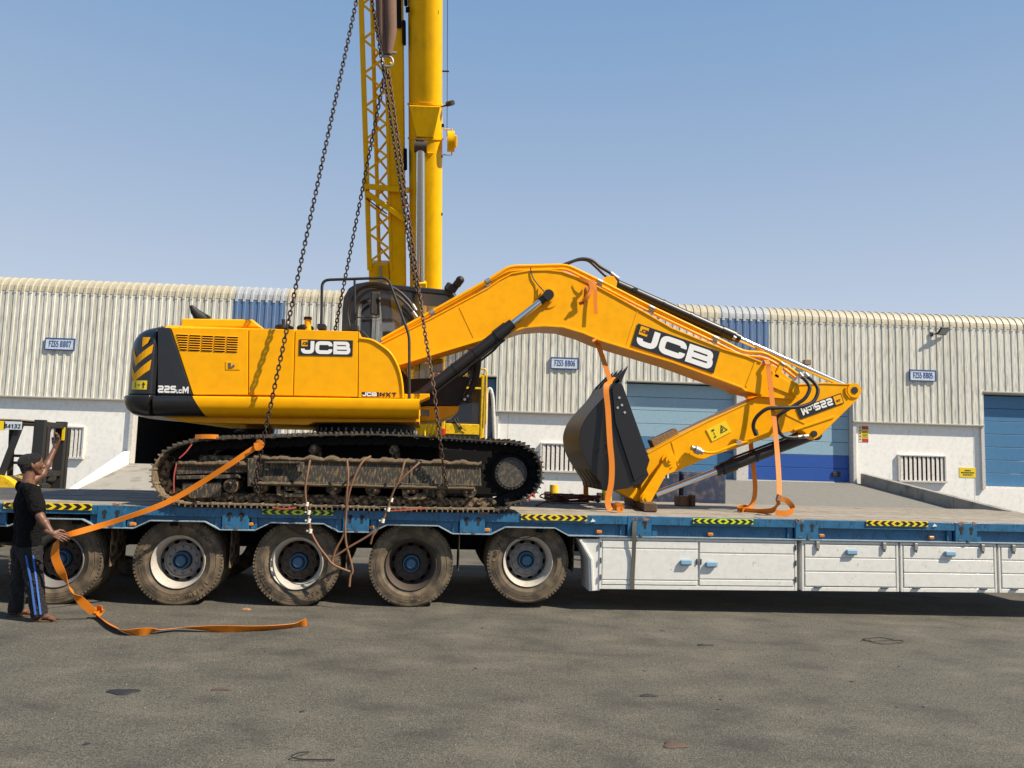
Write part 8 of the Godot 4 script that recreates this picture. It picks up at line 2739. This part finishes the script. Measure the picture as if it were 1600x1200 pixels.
func person(label: String, at: Vector3, J: Dictionary, stripes: bool, ground: float, hands: Array):
	var o := MeshInstance3D.new()
	o.name = numbered("person")
	add_child(o)
	o.position = at
	org = at
	tag(o, label, "person")
	var f: Vector3 = J.facing
	var r: Vector3 = f.cross(Vector3.UP).normalized()
	var skin := [[J.neck, J.chest, 0.055, 0.1], [J.chest + r * 0.07, J.waist + r * 0.06, 0.095, 0.09], [J.chest - r * 0.07, J.waist - r * 0.06, 0.095, 0.09], [J.waist + r * 0.05, J.pelvis + r * 0.06, 0.1, 0.1], [J.waist - r * 0.05, J.pelvis - r * 0.06, 0.1, 0.1],
		[J.neck + r * 0.02 + Vector3(0, -0.02, 0), J.rs, 0.05, 0.05], [J.neck - r * 0.02 + Vector3(0, -0.02, 0), J.ls, 0.05, 0.05]]
	for s in ["r", "l"]:
		skin.append([J[s + "s"], J[s + "e"], 0.05, 0.037]); skin.append([J[s + "e"], J[s + "e"].lerp(J[s + "w"], 0.35), 0.037, 0.037]); skin.append([J[s + "e"].lerp(J[s + "w"], 0.35), J[s + "w"], 0.037, 0.025])
		skin.append([J[s + "h"], J[s + "k"], 0.075, 0.05]); skin.append([J[s + "k"], J[s + "a"], 0.05, 0.034])
	var body := flesh(skin, 0.013, 0.03)
	join(body, head(J.head, J.look, J.crown, J.neck))
	var k := 0
	for s in ["r", "l"]:
		var hd: Array = hands[k]
		join(body, hand(J[s + "w"], hd[0], hd[1], hd[2], hd[3]))
		k += 1
	for s in ["r", "l"]:
		sandal_and_foot(body, o, J[s + "a"], J.get(s + "foot", f), ground)
	o.mesh = body.mesh(at)
	o.material_override = M.skin
	part("hair", hair_cap(J.head, J.look, J.crown), M.hair, o)
	var hem: Vector3 = J.pelvis + Vector3(0, -0.04, 0)
	var sh := [[J.neck + Vector3(0, -0.075, 0) - f * 0.005, J.chest, 0.085, 0.125], [J.chest + r * 0.085, J.waist + r * 0.07, 0.105, 0.102], [J.chest - r * 0.085, J.waist - r * 0.07, 0.105, 0.102], [J.waist + r * 0.065, hem + r * 0.085 + Vector3(0, -0.04, 0), 0.105, 0.118], [J.waist - r * 0.065, hem - r * 0.085 + Vector3(0, -0.04, 0), 0.105, 0.118], [J.neck + r * 0.06 + Vector3(0, -0.05, 0), J.rs, 0.055, 0.064], [J.neck - r * 0.06 + Vector3(0, -0.05, 0), J.ls, 0.055, 0.064],
		[J.rs, J.rs.lerp(J.re, 0.75), 0.074, 0.073], [J.ls, J.ls.lerp(J.le, 0.75), 0.074, 0.073]]
	var rd: Vector3 = (J.re - J.rs).normalized()
	var ld: Vector3 = (J.le - J.ls).normalized()
	var mb := flesh(sh, 0.0115, 0.04, [[hem, Vector3(0, -1, 0)], [J.neck + Vector3(0, -0.018, 0), (Vector3.UP + f * 0.35).normalized()]], 0.012)
	part("shirt", mb, M.shirt_black, o)
	var tr := [[J.pelvis + r * 0.06 + Vector3(0, 0.04, 0), J.rh, 0.11, 0.105], [J.pelvis - r * 0.06 + Vector3(0, 0.04, 0), J.lh, 0.11, 0.105]]
	var legs := []
	for s in ["r", "l"]:
		legs.append([J[s + "h"], J[s + "k"], 0.104, 0.08]); legs.append([J[s + "k"], J[s + "a"] + Vector3(0, -0.03, 0), 0.079, 0.075])
	tr.append_array(legs)
	part("trousers", flesh(tr, 0.0115, 0.03, [[Vector3(0, ground + 0.045, 0), Vector3(0, -1, 0)], [J.pelvis + Vector3(0, 0.06, 0), Vector3.UP]], 0.015), M.trouser_black, o)
	if stripes:
		for a in [[0.25, 0.95], [-0.45, 0.9]]:
			var pts := []
			var wd := []
			var dir: Vector3 = (r * 0.75 + f * a[0] + Vector3(0, 0, 0.45)).normalized()
			for i in 22:
				var t := i / 21.0
				var p: Vector3 = J.rh.lerp(J.rk, t * 2.0) if t < 0.5 else J.rk.lerp(J.ra + Vector3(0, -0.025, 0), t * 2.0 - 1.0)
				if i == 0: p += Vector3(0, -0.03, 0)
				pts.append(march(legs, p, dir, 0.008))
				wd.append(dir.cross(Vector3.UP))
			var st := MB.new()
			st.strap(pts, wd, 0.016, 0.01)
			part("trouser_stripe", st, M.stripe_blue, o)
	var ey := MB.new()
	var lf: Vector3 = J.look.normalized()
	var cu: Vector3 = (J.crown - lf * J.crown.dot(lf)).normalized()
	var cr := lf.cross(cu)
	for s in [-1.0, 1.0]: ey.ball(J.head + cr * 0.032 * s + cu * 0.006 + lf * 0.078, Vector3(0.0125, 0.0125, 0.0125), 10)
	part("eyes", ey, M.eye_white, o)
	return o

func people():
	var f := Vector3(0.8, 0, -0.6)
	var r := Vector3(0.6, 0, 0.8)
	var nk: Vector3 = Vector3(-4.072, 1.403, 0.66)
	var J := {"facing": f, "neck": nk, "head": Vector3(-4.058, 1.568, 0.64), "look": Vector3(0.8, 0.12, -0.6), "crown": Vector3(-0.12, 1, 0.05),
		"chest": Vector3(-4.06, 1.179, 0.66), "waist": Vector3(-4.04, 0.956, 0.65), "pelvis": Vector3(-4.042, 0.784, 0.63), "rs": nk + r * 0.185 + Vector3(0, -0.075, 0), "ls": nk - r * 0.175 + Vector3(0, -0.06, 0),
		"re": Vector3(-3.805, 1.067, 0.92), "rw": Vector3(-3.669, 0.908, 0.95), "le": Vector3(-4.079, 1.467, 0.36), "lw": Vector3(-4.025, 1.752, 0.24),
		"rh": Vector3(-3.976, 0.689, 0.7), "lh": Vector3(-4.119, 0.667, 0.54), "rk": Vector3(-3.895, 0.411, 0.73), "ra": Vector3(-3.823, 0.107, 0.74), "lk": Vector3(-4.143, 0.375, 0.52), "la": Vector3(-4.157, 0.051, 0.5), "rfoot": Vector3(0.97, 0, 0.05), "lfoot": Vector3(0.9, 0, -0.2)}
	person("man in black t-shirt and blue striped track trousers holding the orange strap", Vector3(-3.984, 0.025, 0.62) * Vector3(1, 0, 1), J, true, 0.0,
		[[Vector3(0.85, -0.35, -0.1), Vector3(-0.1, 0.5, 0.85), Vector3(0.35, 0.8, -0.35), [0.42, 0.48, 0.52, 0.56, 0.8]],
		[Vector3(0.25, 1.0, -0.1), Vector3(0.6, 0.0, -0.8), Vector3(-0.7, 0.0, -0.5), [0.5, 0.5, 0.55, 0.6, 0.7]]])
	# second man on the far edge of the deck, mostly hidden behind the excavator
	var g := 1.135
	var fx := Vector3(-0.25, 0, 0.97).normalized()
	var rx := fx.cross(Vector3.UP).normalized()
	var b := Vector3(-2.546, g, -2.98)
	var n2 := b + Vector3(0, 1.38, 0) + fx * 0.02
	var Q := {"facing": fx, "neck": n2, "head": n2 + Vector3(0, 0.17, 0.05), "look": Vector3(-0.3, -0.45, 0.9), "crown": Vector3(0, 1, 0.3), "chest": b + Vector3(0, 1.17, 0), "waist": b + Vector3(0, 0.98, 0), "pelvis": b + Vector3(0, 0.84, 0),
		"rs": n2 + rx * 0.18 + Vector3(0, -0.075, 0), "ls": n2 - rx * 0.18 + Vector3(0, -0.075, 0), "re": n2 + rx * 0.27 + Vector3(0, -0.3, 0.06), "rw": Vector3(-2.735, 2.085, -2.76), "le": n2 - rx * 0.24 + Vector3(0, -0.36, 0.0), "lw": n2 - rx * 0.2 + Vector3(0, -0.6, 0.06),
		"rh": b + rx * 0.085 + Vector3(0, 0.8, 0), "lh": b - rx * 0.085 + Vector3(0, 0.8, 0), "rk": b + rx * 0.1 + Vector3(0, 0.44, 0.0), "lk": b - rx * 0.1 + Vector3(0, 0.44, 0.0), "ra": b + rx * 0.1 + Vector3(0, 0.08, -0.02), "la": b - rx * 0.1 + Vector3(0, 0.08, -0.02), "rfoot": rx + fx * 0.2, "lfoot": fx * 0.2 - rx}
	person("man in black clothes standing behind the far track, hand resting on the track top", b, Q, false, g - 0.003,
		[[Vector3(-0.35, -0.12, 0.9), Vector3(0.1, 1, 0.1), Vector3(0.9, 0, 0.3), [0.18, 0.18, 0.2, 0.22, 0.3]],
		[Vector3(0.05, -1, 0.15), Vector3(1, 0, 0), Vector3(0, 0, 1), [0.25, 0.28, 0.3, 0.32, 0.4]]])
